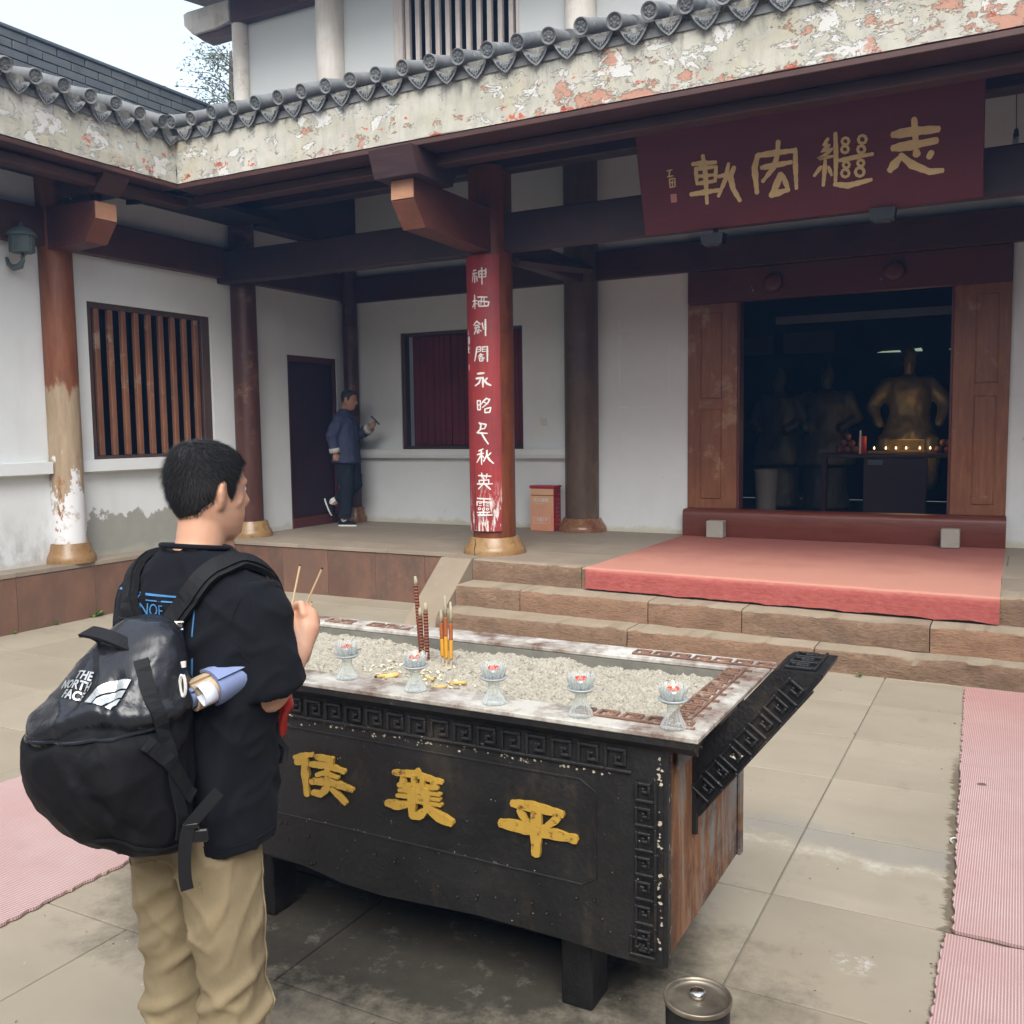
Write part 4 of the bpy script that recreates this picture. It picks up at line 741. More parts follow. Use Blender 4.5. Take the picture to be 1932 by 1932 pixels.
# lower window: dark frame, red boards inside, one dark gap
w1 = MB().box(-7.3425,-7.28,10.612,10.72,1.546,3.089,.004).box(-5.55,-5.505,10.66,10.72,1.545,3.09,.004).box(-7.30,-5.55,10.66,10.72,1.545,1.59,.004).box(-7.30,-5.55,10.66,10.72,3.045,3.09,.004).build('window', 'frame_dark', hall)
x = -7.25
while x < -5.56:
    w = random.uniform(.075, .12); x2 = min(x+w, -5.552); dy = random.uniform(0, .022)
    MB().box(x+.002, x2-.002, 10.74+dy, 10.775+dy, 1.59, 3.045, .008).build('shutter_board', 'curtain_red', w1); x = x2
box('shutter_backing', -7.3, -5.5, 10.83, 10.88, 1.5, 3.12, 'dark_room', w1, 0)
# door: panelled leaves, lintel, threshold
door = MB().box(-3.36,-2.79,10.56,10.66,.862,3.165,.006).build('door_surround', 'door_wood', hall)
def raised_panel(x0, x1, z0, z1, y=10.56):
    MB().prism([(x0,z0),(x1,z0),(x1,z1),(x0,z1)], 'y', y-.004, y+.02).build('door_panel', 'door_wood', door)
    for a, b, c, d in ((x0-.014,x0,z0-.014,z1+.014),(x1,x1+.014,z0-.014,z1+.014),(x0,x1,z0-.014,z0),(x0,x1,z1,z1+.014)):
        MB().box(a, b, y-.013, y+.01, c, d, .004).build('panel_moulding', 'door_wood', door)
raised_panel(-3.20,-2.98,.99,1.98); raised_panel(-3.20,-2.98,2.12,3.05)
MB().box(-.61,-.10,10.56,10.66,.862,3.165,.006).build('door_surround', 'door_wood', hall)
raised_panel(-.40,-.22,.99,2.05); raised_panel(-.40,-.22,2.20,3.05)
for a_ in (-2.79, -.635): MB().box(a_,a_+.025,10.575,10.75,.862,3.165,.004).build('door_jamb', 'lintel_wood', hall)
lt = MB().box(-3.36,-.10,10.545,10.66,3.168,3.53,.01).build('lintel', 'lintel_wood', hall)
for x, z in ((-2.39,3.335),(-1.17,3.345)):
    MB().lathe([(0,0),(.085,0),(.098,.02),(.098,.075),(.085,.095),(.05,.10),(0,.104)], 20, flute=lambda a, j: 1+.05*math.cos(a*10) if j > 2 else 1).build('lintel_boss', 'lintel_wood', lt, True, loc=(x,10.547,z), rot=(math.pi/2,0,0))
th = MB()
rr = [[(x, 10.60+.02, HP) , (x, 10.415, HP), (x, 10.412, HP+.03), (x, 10.410, HP+.14), (x, 10.411, HP+.255), (x, 10.425, HP+.295), (x, 10.455, HP+.31), (x, 10.62, HP+.312)] for x in (-3.37,-2.4,-1.4,-.09)]
th.rings(rr, True).build('threshold', 'threshold_wood', hall, True); shade_auto(bpy.data.objects['threshold'], 45)
# columns with drum bases
def column(parent, x, y, r, z0, z1, mat, bmat, br=.30, bh=.155, nm='column', taper=.985, half=False):
    c = MB().lathe([(r*1.0,z0+bh-.01),(r,z0+bh+.5),(r*taper,z1)], 40, (x,y,0)).build(nm, mat, parent, True); shade_auto(c, 50)
    if bh > 0:
        b = MB().lathe([(br,z0),(br*1.0,z0+.03),(br*.985,z0+.055),(br*.93,z0+.08),(br*.84,z0+.115),(br*.78,z0+bh-.006),(br*.765,z0+bh),(r*.9,z0+bh)], 40, (x,y,0)).build('column_base', bmat, c, True); shade_auto(b, 40)
    return c
colF = column(hall, -4.65, 8.30, .215, HP, 4.32, 'column_red', 'base_ochre', .315, .17)
MB().tube([(-4.72,8.02,HP+.165),(-4.705,8.008,HP+.12),(-4.715,7.995,HP+.06),(-4.70,7.985,HP+.01)], .0035, 5).build('crack', 'soot_black', colF)
column(hall, -4.667, 10.52, .205, HP, 5.0, 'column_brown', 'base_brown', .30, .16)
column(hall, -8.10, 10.50, .10, HP, 4.4, 'column_dark', 'base_brown', .165, .20)
# front and wall beams, purlins, tie beam, bracket arms
box('beam', -8.25, 3.2, 8.22, 8.38, 3.512, 3.87, 'beam_dark', hall, .012)
box('beam', -8.25, 3.2, 10.50, 10.597, 3.532, 3.862, 'beam_red', hall, .01)
box('purlin', -8.2, 3.2, 8.21, 8.39, 4.27, 4.50, 'beam_dark', hall, .02)
box('tie_beam', -4.74, -4.56, 8.402, 10.49, 3.50, 3.74, 'beam_red', hall, .01)
MB().tube([(-4.45,8.46,3.45),(-4.45,9.0,3.50),(-4.45,10.3,3.62)], .05, 4).build('brace', 'beam_red', hall)
MB().prism([(8.10,3.50),(8.10,3.90),(6.80,3.90),(6.80,3.735),(6.97,3.525)][::-1], 'x', -4.765, -4.535).build('bracket_arm', 'bracket_side', hall)
MB().prism([(6.797,3.74),(6.797,3.897),(6.79,3.897),(6.79,3.74)], 'x', -4.763, -4.537).build('arm_end', 'bracket_wood', hall)
MB().prism([(6.80,3.731),(6.965,3.527),(6.96,3.519),(6.793,3.726)], 'x', -4.763, -4.537).build('arm_end', 'bracket_end', hall)
MB().prism([(6.62,4.12),(6.70,3.905),(7.25,3.905),(7.36,4.12)], 'x', -4.87, -4.43).build('bracket_block', 'beam_dark', hall)
# eaves: boards, soffit, fascia
EY, EX, EZ = 6.70, -7.18, 4.173
box('eave_board', EX-.02, 3.2, EY+.005, EY+.30, EZ-.05, EZ-.006, 'beam_red', hall, .005)
box('eave_purlin', EX-.1, 3.2, 6.98, 7.13, 4.03, 4.118, 'beam_red', hall, .01)
MB().add([(-8.25,EY+.3,EZ-.01),(3.2,EY+.3,EZ-.01),(3.2,10.6,5.02),(-8.25,10.6,5.02),(-8.25,EY+.3,EZ+.06),(3.2,EY+.3,EZ+.06),(3.2,10.6,5.09),(-8.25,10.6,5.09)], [(0,1,2,3),(7,6,5,4),(0,4,5,1),(2,6,7,3),(0,3,7,4),(1,5,6,2)]).build('soffit', 'soffit_wood', hall)
for k in range(26):     # rafters under the soffit
    x = -7.0 + k*.40
    MB().prism([(EY+.33,EZ-.035),(10.5,4.955),(10.5,5.02),(EY+.33,EZ+.0)], 'x', x-.04, x+.04).build('rafter', 'soffit_wood', hall)
roof = bpy.data.objects.new('roof', MB().add([(EX,EY-.02,4.62),(3.2,EY-.02,4.62),(3.2,10.6,6.02),(-11,10.6,6.02),(EX,EY-.02,4.56),(3.2,EY-.02,4.56),(3.2,10.6,5.9),(-11,10.6,5.9)], [(0,1,2,3),(7,6,5,4),(0,4,5,1),(2,6,7,3),(0,3,7,4),(1,5,6,2)]).mesh('roof')); roof.data.materials.append(MAT['roof_tile']); link(roof, hall)
def fascia(pts, parent):
    """plaster fascia with a slightly lumpy face along a line; pts: (x,y) start, end, outward normal"""
    (x0,y0),(x1,y1),(nx,ny) = pts; L = math.hypot(x1-x0, y1-y0); n = int(L/.05); bm = bmesh.new(); cols = []
    prof = [(0,.0),(.0,.006),(.0,.10),(.0,.22),(.004,.34),(.01,.44),(.02,.50),(-.10,.50)]
    for i in range(n+1):
        t_ = i/n; x, y = x0+(x1-x0)*t_, y0+(y1-y0)*t_; col = []
        for k, (d, z) in enumerate(prof):
            j = (mnoise.noise(Vector((x*2.2+y*2.2, z*5, 1)))*.008 + mnoise.noise(Vector((x*9+y*9, z*16, 5)))*.003) if 0 < k < 7 else 0
            zz = mnoise.noise(Vector((x*3+y*3, 9, 2)))*.004 if k < 2 else 0
            col.append(bm.verts.new((x+nx*(d+j), y+ny*(d+j), EZ+z+zz)))
        col.append(bm.verts.new((x-nx*.10, y-ny*.10, EZ))); cols.append(col)
    for a, b in zip(cols, cols[1:]):
        m = len(a)
        for k in range(m): bm.faces.new((a[k], b[k], b[(k+1) % m], a[(k+1) % m]))
    bm.faces.new(cols[0]); bm.faces.new(cols[-1][::-1])
    return MB().addbm(bm).build('fascia', 'fascia_plaster', parent)
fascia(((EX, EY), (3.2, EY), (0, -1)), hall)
# roof tiles: round end tile, drip tile, courses behind
def tile_protos():
    # axis along +y, origin at the centre of the front disc
    r = .068; mb = MB(); n = 20
    def ring(rad, y): return [(rad*math.cos(2*math.pi*k/n), y, rad*math.sin(2*math.pi*k/n)) for k in range(n)]
    mb.rings([ring(.001,.010), ring(.016,.004), ring(.023,.010), ring(.030,.004), ring(.035,.010), ring(.044,.010), ring(.049,0), ring(.060,-.004), ring(.064,.004), ring(.064,.022), ring(.058,.026), ring(.058,.36)], True)
    for k in range(6):
        a = k*math.pi/3+.3; mb.box(-.007,.007,.002,.012,.020,.038,0,0,Matrix.Rotation(a,4,'Y'))
    cap = mb.mesh('round_tile'); shade = cap
    mb = MB(); mb.rings([ring(.052,0), ring(.060,.0), ring(.059,.32)], True); row = mb.mesh('cover_tile')
    # drip tile: curved pan with hanging ogee lip
    mb = MB(); w = .112; m = 12; top, low, back = [], [], []
    for i in range(m+1):
        u = -1+2*i/m; x = w*u; zz = -.045*(1-u*u)
        drop = .060*(1-abs(u))**.85 + .018*(1-abs(u)**3)
        top.append((x, 0, zz)); low.append((x*.98, -.018-.02*(1-abs(u)), zz-drop)); back.append((x, .34, zz+.0))
    vs = top+low+back; k = m+1; fs = []
    for i in range(m): fs += [(i,i+1,k+i+1,k+i), (2*k+i,2*k+i+1,i+1,i)]
    mb.add(vs, fs)
    vs2 = [(x, y+.014, z+.002) for x, y, z in top] + [(x, y+.014, z+.002) for x, y, z in low]; mb.add(vs2, [(i,k+i,k+i+1,i+1) for i in range(m)])
    mb.add(low+[(x, y+.014, z+.002) for x, y, z in low], [(i,i+1,k+i+1,k+i) for i in range(m)])
    for i in range(-3, 4):      # raised lattice on the lip
        u = i/4; mb.tube([(w*u*.9, -.012-.012*(1-abs(u)), -.055*(1-u*u)), (w*u*.6, -.026-.012*(1-abs(u)), -.050*(1-u*u)-.05*(1-abs(u))**.8)], .005, 4)
    for q in (.35, .7):
        mb.tube([(w*u*.9*(1-q*.25), -.014-.022*q*(1-abs(u)), -.045*(1-u*u)-q*.07*(1-abs(u))**.8) for u in (-.8,-.4,0,.4,.8)], .004, 4)
    drip = mb.mesh('drip_tile')
    for me in (cap, row, drip):
        me.materials.append(MAT['roof_tile']); me.polygons.foreach_set('use_smooth', [True]*len(me.polygons))
        bm = bmesh.new(); bm.from_mesh(me)
        for e in bm.edges:
            if len(e.link_faces) == 2 and e.calc_face_angle(0) > .9: e.smooth = False
        bm.to_mesh(me); bm.free()
    return cap, row, drip
T_CAP, T_ROW, T_DRIP = tile_protos()
SL = math.atan(.36)
def tile_line(parent, start, step, n, rz, courses, zoff, flat_from=None):
    d = Vector((math.cos(rz), math.sin(rz), 0)); back = Vector((-math.sin(rz), math.cos(rz), 0))
    for k in range(n):
        p = Vector(start) + d*step*k
        jr = (random.uniform(-.06,.06), random.uniform(-.07,.07)); dz = random.uniform(-.010,.010)
        o = bpy.data.objects.new('round_tile', T_CAP); o.location = p - back*.045 + Vector((0,0,dz)); o.rotation_euler = (SL+jr[0], random.uniform(-.3,.3), rz+jr[1]); link(o, parent)
        q = p + d*step/2 + back*.008
        o = bpy.data.objects.new('drip_tile', T_DRIP); o.location = q + Vector((0,0,-.048+dz)); o.rotation_euler = (SL*.9+random.uniform(-.03,.03), random.uniform(-.02,.02), rz+random.uniform(-.03,.03)); link(o, parent)
        for c in range(courses):
            y = .33+c*.31
            o = bpy.data.objects.new('cover_tile', T_ROW); o.location = p + back*y*math.cos(SL) + Vector((0,0,y*math.sin(SL)+.004*c+dz)); o.rotation_euler = (SL-.012+random.uniform(-.02,.02), 0, rz+random.uniform(-.02,.02)); link(o, parent)
tile_line(roof, (EX+.06, EY-.06, 4.705), .263, 34, 0, 3, 0)
# upper storey
wall_holes('y', 10.6, .25, -9.93, 3.2, 5.4, 8.4, [(-7.332,-5.494,5.95,8.2)]).build('upper_wall', 'plaster_upper', hall)
wall_holes('x', -9.93, .2, 10.85, 14.5, 5.4, 8.4, []).build('upper_wall', 'plaster_upper', hall)
w2 = MB().box(-7.332,-7.19,10.58,10.70,5.95,8.2,.01).box(-5.535,-5.494,10.58,10.70,5.95,8.2,.01).build('window', 'slat_grey', hall)
for k in range(11):
    x = -7.135+k*.1515; MB().box(x-.032, x+.032, 10.62, 10.68, 5.95, 8.2, .006).build('slat', 'slat_grey', w2)
for k in range(1): box('window_backing', -7.5, -5.3, 11.6, 11.65, 5.6, 8.4, 'dark_room', w2, 0)
MB().box(-7.5,-5.3,10.86,11.6,8.2,8.3).box(-7.5,-5.3,10.86,11.6,5.6,5.7).box(-7.55,-7.5,10.86,11.6,5.6,8.3).box(-5.3,-5.25,10.86,11.6,5.6,8.3).build('window_box', 'dark_room', w2)
for x, r in ((-9.94,.115),(-8.33,.195),(-4.66,.19)):
    column(hall, x, 10.55, r, 5.4, 8.4, 'post_grey', None, bh=0, nm='upper_column')
box('upper_beam', -10.0, 3.2, 10.42, 10.595, 7.56, 7.9, 'beam_red', hall, .02)
MB().add([(-10.9,9.2,7.9),(3.2,9.2,7.9),(3.2,11,8.15),(-10.9,11,8.15),(-10.9,9.2,8.0),(3.2,9.2,8.0),(3.2,11,8.3),(-10.9,11,8.3)], [(0,1,2,3),(7,6,5,4),(0,4,5,1),(2,6,7,3),(0,3,7,4),(1,5,6,2)]).build('upper_soffit', 'beam_red', hall)
MB().add([(-10.9,11,8.15),(-9.9,11,8.15),(-9.9,15,8.15),(-10.9,15,8.15),(-10.9,11,8.3),(-9.9,11,8.3),(-9.9,15,8.3),(-10.9,15,8.3)], [(3,2,1,0),(4,5,6,7),(0,1,5,4),(2,3,7,6),(0,4,7,3),(1,2,6,5)]).build('upper_soffit', 'beam_red', hall)
MB().prism([(-10.93,7.88),(-10.92,7.72),(-10.76,7.57),(-10.27,7.57),(-10.05,7.62),(-10.05,7.9),(-10.85,7.9)], 'y', 10.45, 10.75).build('upper_bracket', 'post_grey', hall)
MB().prism([(-10.60,7.46),(-10.05,7.46),(-10.05,7.566),(-10.75,7.566)], 'y', 10.50, 10.70).build('upper_bracket', 'beam_red', hall)
# interior room behind the door
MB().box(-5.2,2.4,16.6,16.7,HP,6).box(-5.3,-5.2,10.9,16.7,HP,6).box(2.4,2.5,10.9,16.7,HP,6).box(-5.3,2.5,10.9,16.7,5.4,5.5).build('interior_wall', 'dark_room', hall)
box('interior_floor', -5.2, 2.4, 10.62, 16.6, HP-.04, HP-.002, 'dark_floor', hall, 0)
box('corner_panel', -8.248, -8.03, 8.72, 10.59, 4.235, 5.0, 'beam_dark', hall, 0)
box('interior_panel', -3.58, -2.74, 16.5, 16.57, 3.01, 3.36, 'room_plaster', hall, 0); box('interior_panel', -4.3, -3.75, 16.5, 16.57, 3.01, 3.32, 'room_plaster', hall, 0)
box('interior_beam', -2.80, 1.5, 12.45, 12.55, 3.09, 3.18, 'beam_pale', hall, 0)
for a, b, c in ((-2.08,-1.72,.028),(-1.62,-1.40,.05),(-1.02,-.66,.04),(-.58,-.3,.05)):
    MB().prism([(a,2.962),(b,2.955),(b-.02,2.955+c),(a+.08,2.955+c*.8)], 'y', 16.52, 16.56).build('clerestory_slit', 'slit_light', hall)
# ------------------------------------------------------------------ side wing on the left
wing = empty('side_wing', (-8.6, 6.5, HP), 'low white walled side wing with barred window and worn columns', 'building')
wall_holes('x', -8.25, .28, -5.5, 10.6, HP-.02, 4.45, [(6.46,8.11,1.54,3.125),(9.385,10.37,HP,2.78)]).build('wall', 'plaster_wing', wing)
for a, b in ((-5.5,5.92),(6.25,8.36)):
    MB().prism([(-8.252,1.41),(-8.15,1.425),(-8.15,1.535),(-8.252,1.538)], 'y', a, b).build('wall_ledge', 'plaster', wing)
w3 = MB().box(-8.34,-8.28,6.46,6.53,1.54,3.125,.005).box(-8.34,-8.28,7.99,8.11,1.54,3.125,.005).box(-8.34,-8.28,6.53,7.99,1.54,1.575,.005).box(-8.34,-8.28,6.53,7.99,3.07,3.125,.005).build('window', 'frame_dark', wing)
for k in range(9):
    y = 6.60+k*.1645; jz = random.uniform(-.01,.01)
    MB().box(-8.335, -8.285, y-.030, y+.030, 1.576, 3.069, .006).build('slat', 'slat_wood', w3)
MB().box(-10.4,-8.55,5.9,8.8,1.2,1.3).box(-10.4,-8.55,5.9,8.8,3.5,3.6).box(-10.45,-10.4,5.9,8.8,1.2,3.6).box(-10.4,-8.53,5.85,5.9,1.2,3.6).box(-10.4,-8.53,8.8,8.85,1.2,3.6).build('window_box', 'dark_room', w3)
dr = MB().box(-8.36,-8.32,9.40,10.355,HP+.13,2.765,.004).build('door', 'door_dark', wing)
MB().box(-8.30,-8.262,9.385,9.43,HP+.13,2.78,.004).box(-8.30,-8.262,10.325,10.37,HP+.13,2.78,.004).box(-8.30,-8.262,9.43,10.325,2.70,2.78,.004).build('door_frame', 'lintel_wood', dr)
box('door_sill', -8.33, -8.235, 9.387, 10.368, HP, HP+.128, 'lintel_wood', dr, .006)
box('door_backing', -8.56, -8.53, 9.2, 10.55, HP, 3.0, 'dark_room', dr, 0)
column(wing, -8.19, 6.09, .155, HP, 4.35, 'column_worn', 'base_ochre', .235, .19)
column(wing, -8.16, 8.55, .150, HP, 4.4, 'column_dark', 'base_ochre', .25, .185)
box('beam', -8.28, -8.13, -5.5, 10.49, 3.572, 3.912, 'beam_redy', wing, .01)
MB().prism([(-8.10,3.53),(-7.58,3.555),(-7.43,3.74),(-7.43,3.90),(-8.10,3.915)], 'y', 5.955, 6.185).build('bracket_arm', 'bracket_side', wing)
MB().prism([(-7.428,3.745),(-7.420,3.745),(-7.420,3.895),(-7.428,3.895)], 'y', 5.957, 6.183).build('arm_end', 'bracket_wood', wing)
MB().prism([(-7.576,3.556),(-7.568,3.550),(-7.423,3.735),(-7.43,3.742)], 'y', 5.957, 6.183).build('arm_end', 'bracket_end', wing)
MB().prism([(-7.98,4.12),(-7.80,3.97),(-7.40,3.97),(-7.25,4.12)], 'y', 5.93, 6.21).build('bracket_block', 'beam_red', wing)
box('eave_purlin', -7.52, -7.36, -5.5, 7.0, 4.02, 4.11, 'beam_redy', wing, .01)
MB().box(-7.93,-7.55,6.02,6.12,3.912,3.972).build('bracket_post', 'beam_dark', wing)
MB().add([(EX-.3,-5.5,EZ-.01),(EX-.3,8.45,EZ-.01),(-8.6,8.45,4.235),(-8.6,-5.5,4.235),(EX-.3,-5.5,EZ+.05),(EX-.3,8.45,EZ+.05),(-8.6,8.45,4.30),(-8.6,-5.5,4.30)], [(0,1,2,3),(7,6,5,4),(0,4,5,1),(2,6,7,3),(0,3,7,4),(1,5,6,2)]).build('soffit', 'soffit_wood', wing)
box('eave_board', EX-.30, EX-.005, -5.5, EY+.004, EZ-.05, EZ-.006, 'beam_redy', wing, .005)
fascia(((EX, -5.5), (EX, EY-.0015), (1, 0)), wing)
wroof = MB().add([(EX+.02,-5.5,4.60),(EX+.02,EY,4.60),(-10.45,10.6,5.76),(-10.45,-5.5,5.76),(EX+.02,-5.5,4.54),(EX+.02,EY,4.54),(-10.45,10.6,5.6),(-10.45,-5.5,5.6)], [(0,1,2,3),(7,6,5,4),(0,4,5,1),(2,6,7,3),(0,3,7,4),(1,5,6,2)]).build('roof', 'roof_tile', wing)
tile_line(wroof, (EX+.06, 6.46-.2575*17, 4.675), .2575, 18, math.pi/2, 3, 0)
for o in list(wroof.children): pass
# roof underside closure and rear wall so that daylight enters only from the court
box('rear_wall', -10.55, -10.46, -5.5, 14, HP, 5.4, 'grey_brick', wing, 0)
# ------------------------------------------------------------------ grey brick fire wall beyond the wing roof
bw = empty('brick_wall', (-10.6, 9, 5), 'dark grey brick fire wall rising behind the side wing roof', 'wall')
box('wall_core', -10.84, -10.52, 2.5, 14.0, 4.6, 6.50, 'mortar', bw, 0)
box('coping', -10.90, -10.47, 2.5, 14.0, 6.50, 6.545, 'grey_brick', bw, .01)
BR = MB().box(-.02,.02,-.19,.19,-.0475,.0475,.006).mesh('brick'); BR.materials.append(MAT['grey_brick'])
n = 0
for r in range(9):
    z = 6.447-r*.105
    for k in range(13):
        y = 6.6+k*.395+(.197 if r % 2 else 0)
        if y > 11.4: continue
        o = bpy.data.objects.new('brick', BR); o.location = (-10.512+random.uniform(-.004,.004), y, z); link(o, bw); n += 1
MB().box(-10.525,-10.50,2.5,6.4,5.5,6.49).box(-10.525,-10.50,11.55,14,5.5,6.49).build('brick_facing', 'grey_brick', bw)
# ------------------------------------------------------------------ tree behind
tr = empty('tree', (-14.9, 15.2, 0), 'sparse small leaved tree behind the upper floor corner', 'tree')
MB().tube([(-14.9,15.2,0),(-14.8,15.25,3.5),(-14.7,15.2,6.5),(-14.5,15.1,9.6)], [.2,.16,.11,.03], 9).build('trunk', 'bark', tr)
lb = MB(); rnd = random.Random(5); tw = MB()
for b in range(85):
    t0 = rnd.uniform(.35, 1); base = Vector((-14.75+.3*t0, 15.2, 3.5+5.9*t0)); a = rnd.uniform(0, 6.28); L = rnd.uniform(.7, 1.7)*(1.25-.5*t0)
    tip = base + Vector((math.cos(a)*L, math.sin(a)*L*.8, rnd.uniform(.1,.9)*L)); mid = (base+tip)/2 + Vector((0,0,.12*L))
    tw.tube([base, mid, tip], [.014,.009,.003], 4)
    for q in range(60):
        u = rnd.uniform(.15,1.02); p = base.lerp(mid, u*2) if u < .5 else mid.lerp(tip, u*2-1)
        p = p + Vector((rnd.gauss(0,.09), rnd.gauss(0,.09), rnd.gauss(0,.09))); s = rnd.uniform(.016,.034)
        e = Euler((rnd.uniform(0,6), rnd.uniform(0,6), rnd.uniform(0,6))).to_matrix()
        lb.add([p+e@Vector((0,-s*1.6,0)), p+e@Vector((s*.6,0,s*.2)), p+e@Vector((0,s*1.6,0)), p+e@Vector((-s*.6,0,s*.2))], [(0,1,2,3)])
tw.build('branches', 'bark', tr); cr = lb.build('crown', 'leaf', tr)
# ------------------------------------------------------------------ the two other sides of the court (behind and beside the camera)
def plain_range(name, lb, axis, p, u0, u1, sgn):
    """white walled range with tiled eave; axis 'x': long side along y at x=p facing sgn*x"""
    r = empty(name, ((p, (u0+u1)/2, 0) if axis == 'x' else ((u0+u1)/2, p, 0)), lb, 'building')
    def B(n, d0, d1, z0, z1, mat):
        a, b = sorted((p+sgn*d0, p+sgn*d1))
        return box(n, a, b, u0, u1, z0, z1, mat, r, .01) if axis == 'x' else box(n, u0, u1, a, b, z0, z1, mat, r, .01)
    B('plinth', -.3, .25, 0, HP, 'facing_slab'); B('wall', -.3, 0, HP, 4.4, 'plaster'); B('beam', 0, .1, 3.57, 3.91, 'beam_red')
    B('soffit', 0, 1.0, 4.17, 4.23, 'soffit_wood'); B('fascia', 1.0, 1.07, 4.173, 4.67, 'fascia_plaster')
    pr = [(p+sgn*1.1,4.68),(p+sgn*1.1,4.74),(p-sgn*2.6,6.1),(p-sgn*2.6,4.6)]
    mb = MB().prism(pr, 'y' if axis == 'x' else 'x', u0, u1)
    mb.build('roof', 'roof_tile', r)
    n = int((u1-u0)/2.4)
    for k in range(n+1):
        u = u0+.3+k*(u1-u0-.6)/n
        c = (p+sgn*.06, u) if axis == 'x' else (u, p+sgn*.06)
        MB().lathe([(.15,HP),(.15,4.17)], 16, (c[0],c[1],0)).build('column', 'column_dark', r, True)
plain_range('side_wing', 'white walled side wing on the far side of the court from the barred window', 'x', 4.85, -5.5, 10.5, -1)
plain_range('gate_hall', 'white walled gate range closing the court opposite the hall', 'y', -5.2, -8.2, 4.8, 1)
# ------------------------------------------------------------------ plaque, couplet board, small fittings
pq = empty('name_plaque', (-1.63, 7.98, 3.457), 'large dark red plaque with four gold characters above the hall door', 'plaque')
PV = Vector((0, -.30171, .9534)); PN = Vector((0, -.9534, -.30171)); PO = Vector((0, 8.1, 3.475))
def on_plaque(u, v, d=0): return PO + Vector((u, 0, 0)) + PV*v + PN*d
pb = bmesh.new()
vs = [pb.verts.new(on_plaque(u, v, d)) for d in (0, -.05) for u, v in ((-2.97,0),(-.29,0),(-.29,.829),(-2.97,.829))]
for f in ((0,1,2,3),(7,6,5,4),(0,4,5,1),(1,5,6,2),(2,6,7,3),(3,7,4,0)): pb.faces.new([vs[i] for i in f])
bmesh.ops.bevel(pb, geom=pb.edges[:], offset=.006, segments=1, affect='EDGES')
MB().addbm(pb).build('board', 'plaque_red', pq)
for k, st in STROKES['plaque'].items():
    mb = MB()
    for i, (pts, w) in enumerate(st): stroke_prism(mb, pts, w*1.22, on_plaque, 0, .004+.0004*i)
    mb.build('character', 'plaque_gold', pq)
mb = MB()
for i, (pts, w) in enumerate(STROKES['sig']): stroke_prism(mb, pts, w, on_plaque, 0, .003+.0003*i)
mb.build('signature', 'plaque_gold', pq)
MB().add([on_plaque(u,v,.003) for u, v in ((-2.704,.252),(-2.650,.252),(-2.650,.322),(-2.704,.322))], [(0,1,2,3)]).build('seal_mark', 'seal_pink', pq)
for x in (-2.4, -.9): MB().tube([on_plaque(x,.7,-.05), (x,8.19,4.3)], .012, 6).build('hanger', 'black_metal', pq)
cb = empty('couplet_board', (-4.65, 8.06, .78), 'curved red board with white calligraphy fixed to the front column', 'board')
def on_cyl(s, z, d=0, r=.245): a = s/.245; return Vector((-4.65+(r+d)*math.sin(a), 8.30-(r+d)*math.cos(a), z))
rr = []
for z in [.79+i*(3.47-.79)/24 for i in range(25)]:
    e = .006*mnoise.noise(Vector((z*2, 0, 0)))
    rr.append([on_cyl(s, z, 0) for s in np.linspace(-.215, .205+e, 15)] + [on_cyl(s, z, -.027) for s in np.linspace(.205+e, -.215, 15)])
o = MB().rings(rr, True).build('board', 'couplet_red', cb, True); shade_auto(o, 40)
for k, st in STROKES['couplet'].items():
    mb = MB(); sm = k == 'small'
    for i, (pts, w) in enumerate(st): stroke_prism(mb, pts, w, lambda u, v, d: on_cyl(u-(.07 if sm else 0), v, d), -.002, .0022+.00035*i)
    mb.build('signature' if sm else 'character', 'white_paint', cb)
mb = MB(); stroke_prism(mb, [(-.165,2.42),(-.165,2.385)], .03, on_cyl, -.002, .0025); mb.build('seal_mark', 'seal_pink', cb)
MB().tube([on_cyl(-.095,1.62,.001), on_cyl(-.090,1.25,.001), on_cyl(-.088,.95,.001), on_cyl(-.09,.80,.001)], [.001,.003,.005,.006], 5).build('split_crack', 'soot_black', cb)
# spot lamps under the plaque
for k, (x, z, lb) in enumerate(((-2.36,3.40,'black box spotlight under the plaque, nearer the front column'), (-1.0,3.45,'black box spotlight under the plaque, nearer the hanging bulb'))):
    sp = empty('spot_lamp', (x, 8.12, z), lb, 'lamp', 'spotlights under the plaque')
    MB().prism([(x-.085,z-.06),(x+.085,z-.06),(x+.10,z+.03),(x-.10,z+.03)], 'y', 8.06, 8.18).build('housing', 'black_metal', sp)
    MB().prism([(x-.06,z-.075),(x+.06,z-.075),(x+.07,z-.061),(x-.07,z-.061)], 'y', 8.065, 8.15).build('lens', 'black_metal', sp)
    box('mount', x-.02, x+.02, 8.18, 8.198, z, z+.12, 'black_metal', sp, .002)
hb = empty('hanging_bulb', (-.09, 8.5, 3.95), 'small light bulb on a thin wire beside the plaque', 'lamp')
MB().tube([(-.09,8.5,4.05),(-.10,8.5,4.45)], .004, 5).build('wire', 'lamp_iron', hb); MB().lathe([(0,.055),(.014,.05),(.018,.03),(.022,0),(.022,-.01)][::-1], 12, (-.09,8.5,4.0)).build('socket', 'lamp_iron', hb, True)
MB().lathe([(0,-.09),(.018,-.08),(.026,-.055),(.022,-.025),(.016,-.01)], 14, (-.09,8.5,4.0)).build('bulb', 'bulb_glass', hb, True)
wl_ = empty('wall_lantern', (-8.12, 5.66, 3.3), 'green grey metal wall lantern beside the worn column', 'lantern')
MB().lathe([(.095,3.45),(.10,3.46),(.10,3.60),(.094,3.605)], 16, (-8.06,5.66,0), flute=lambda a, j: 1+.03*math.cos(a*8)).build('lantern_body', 'lamp_iron', wl_)
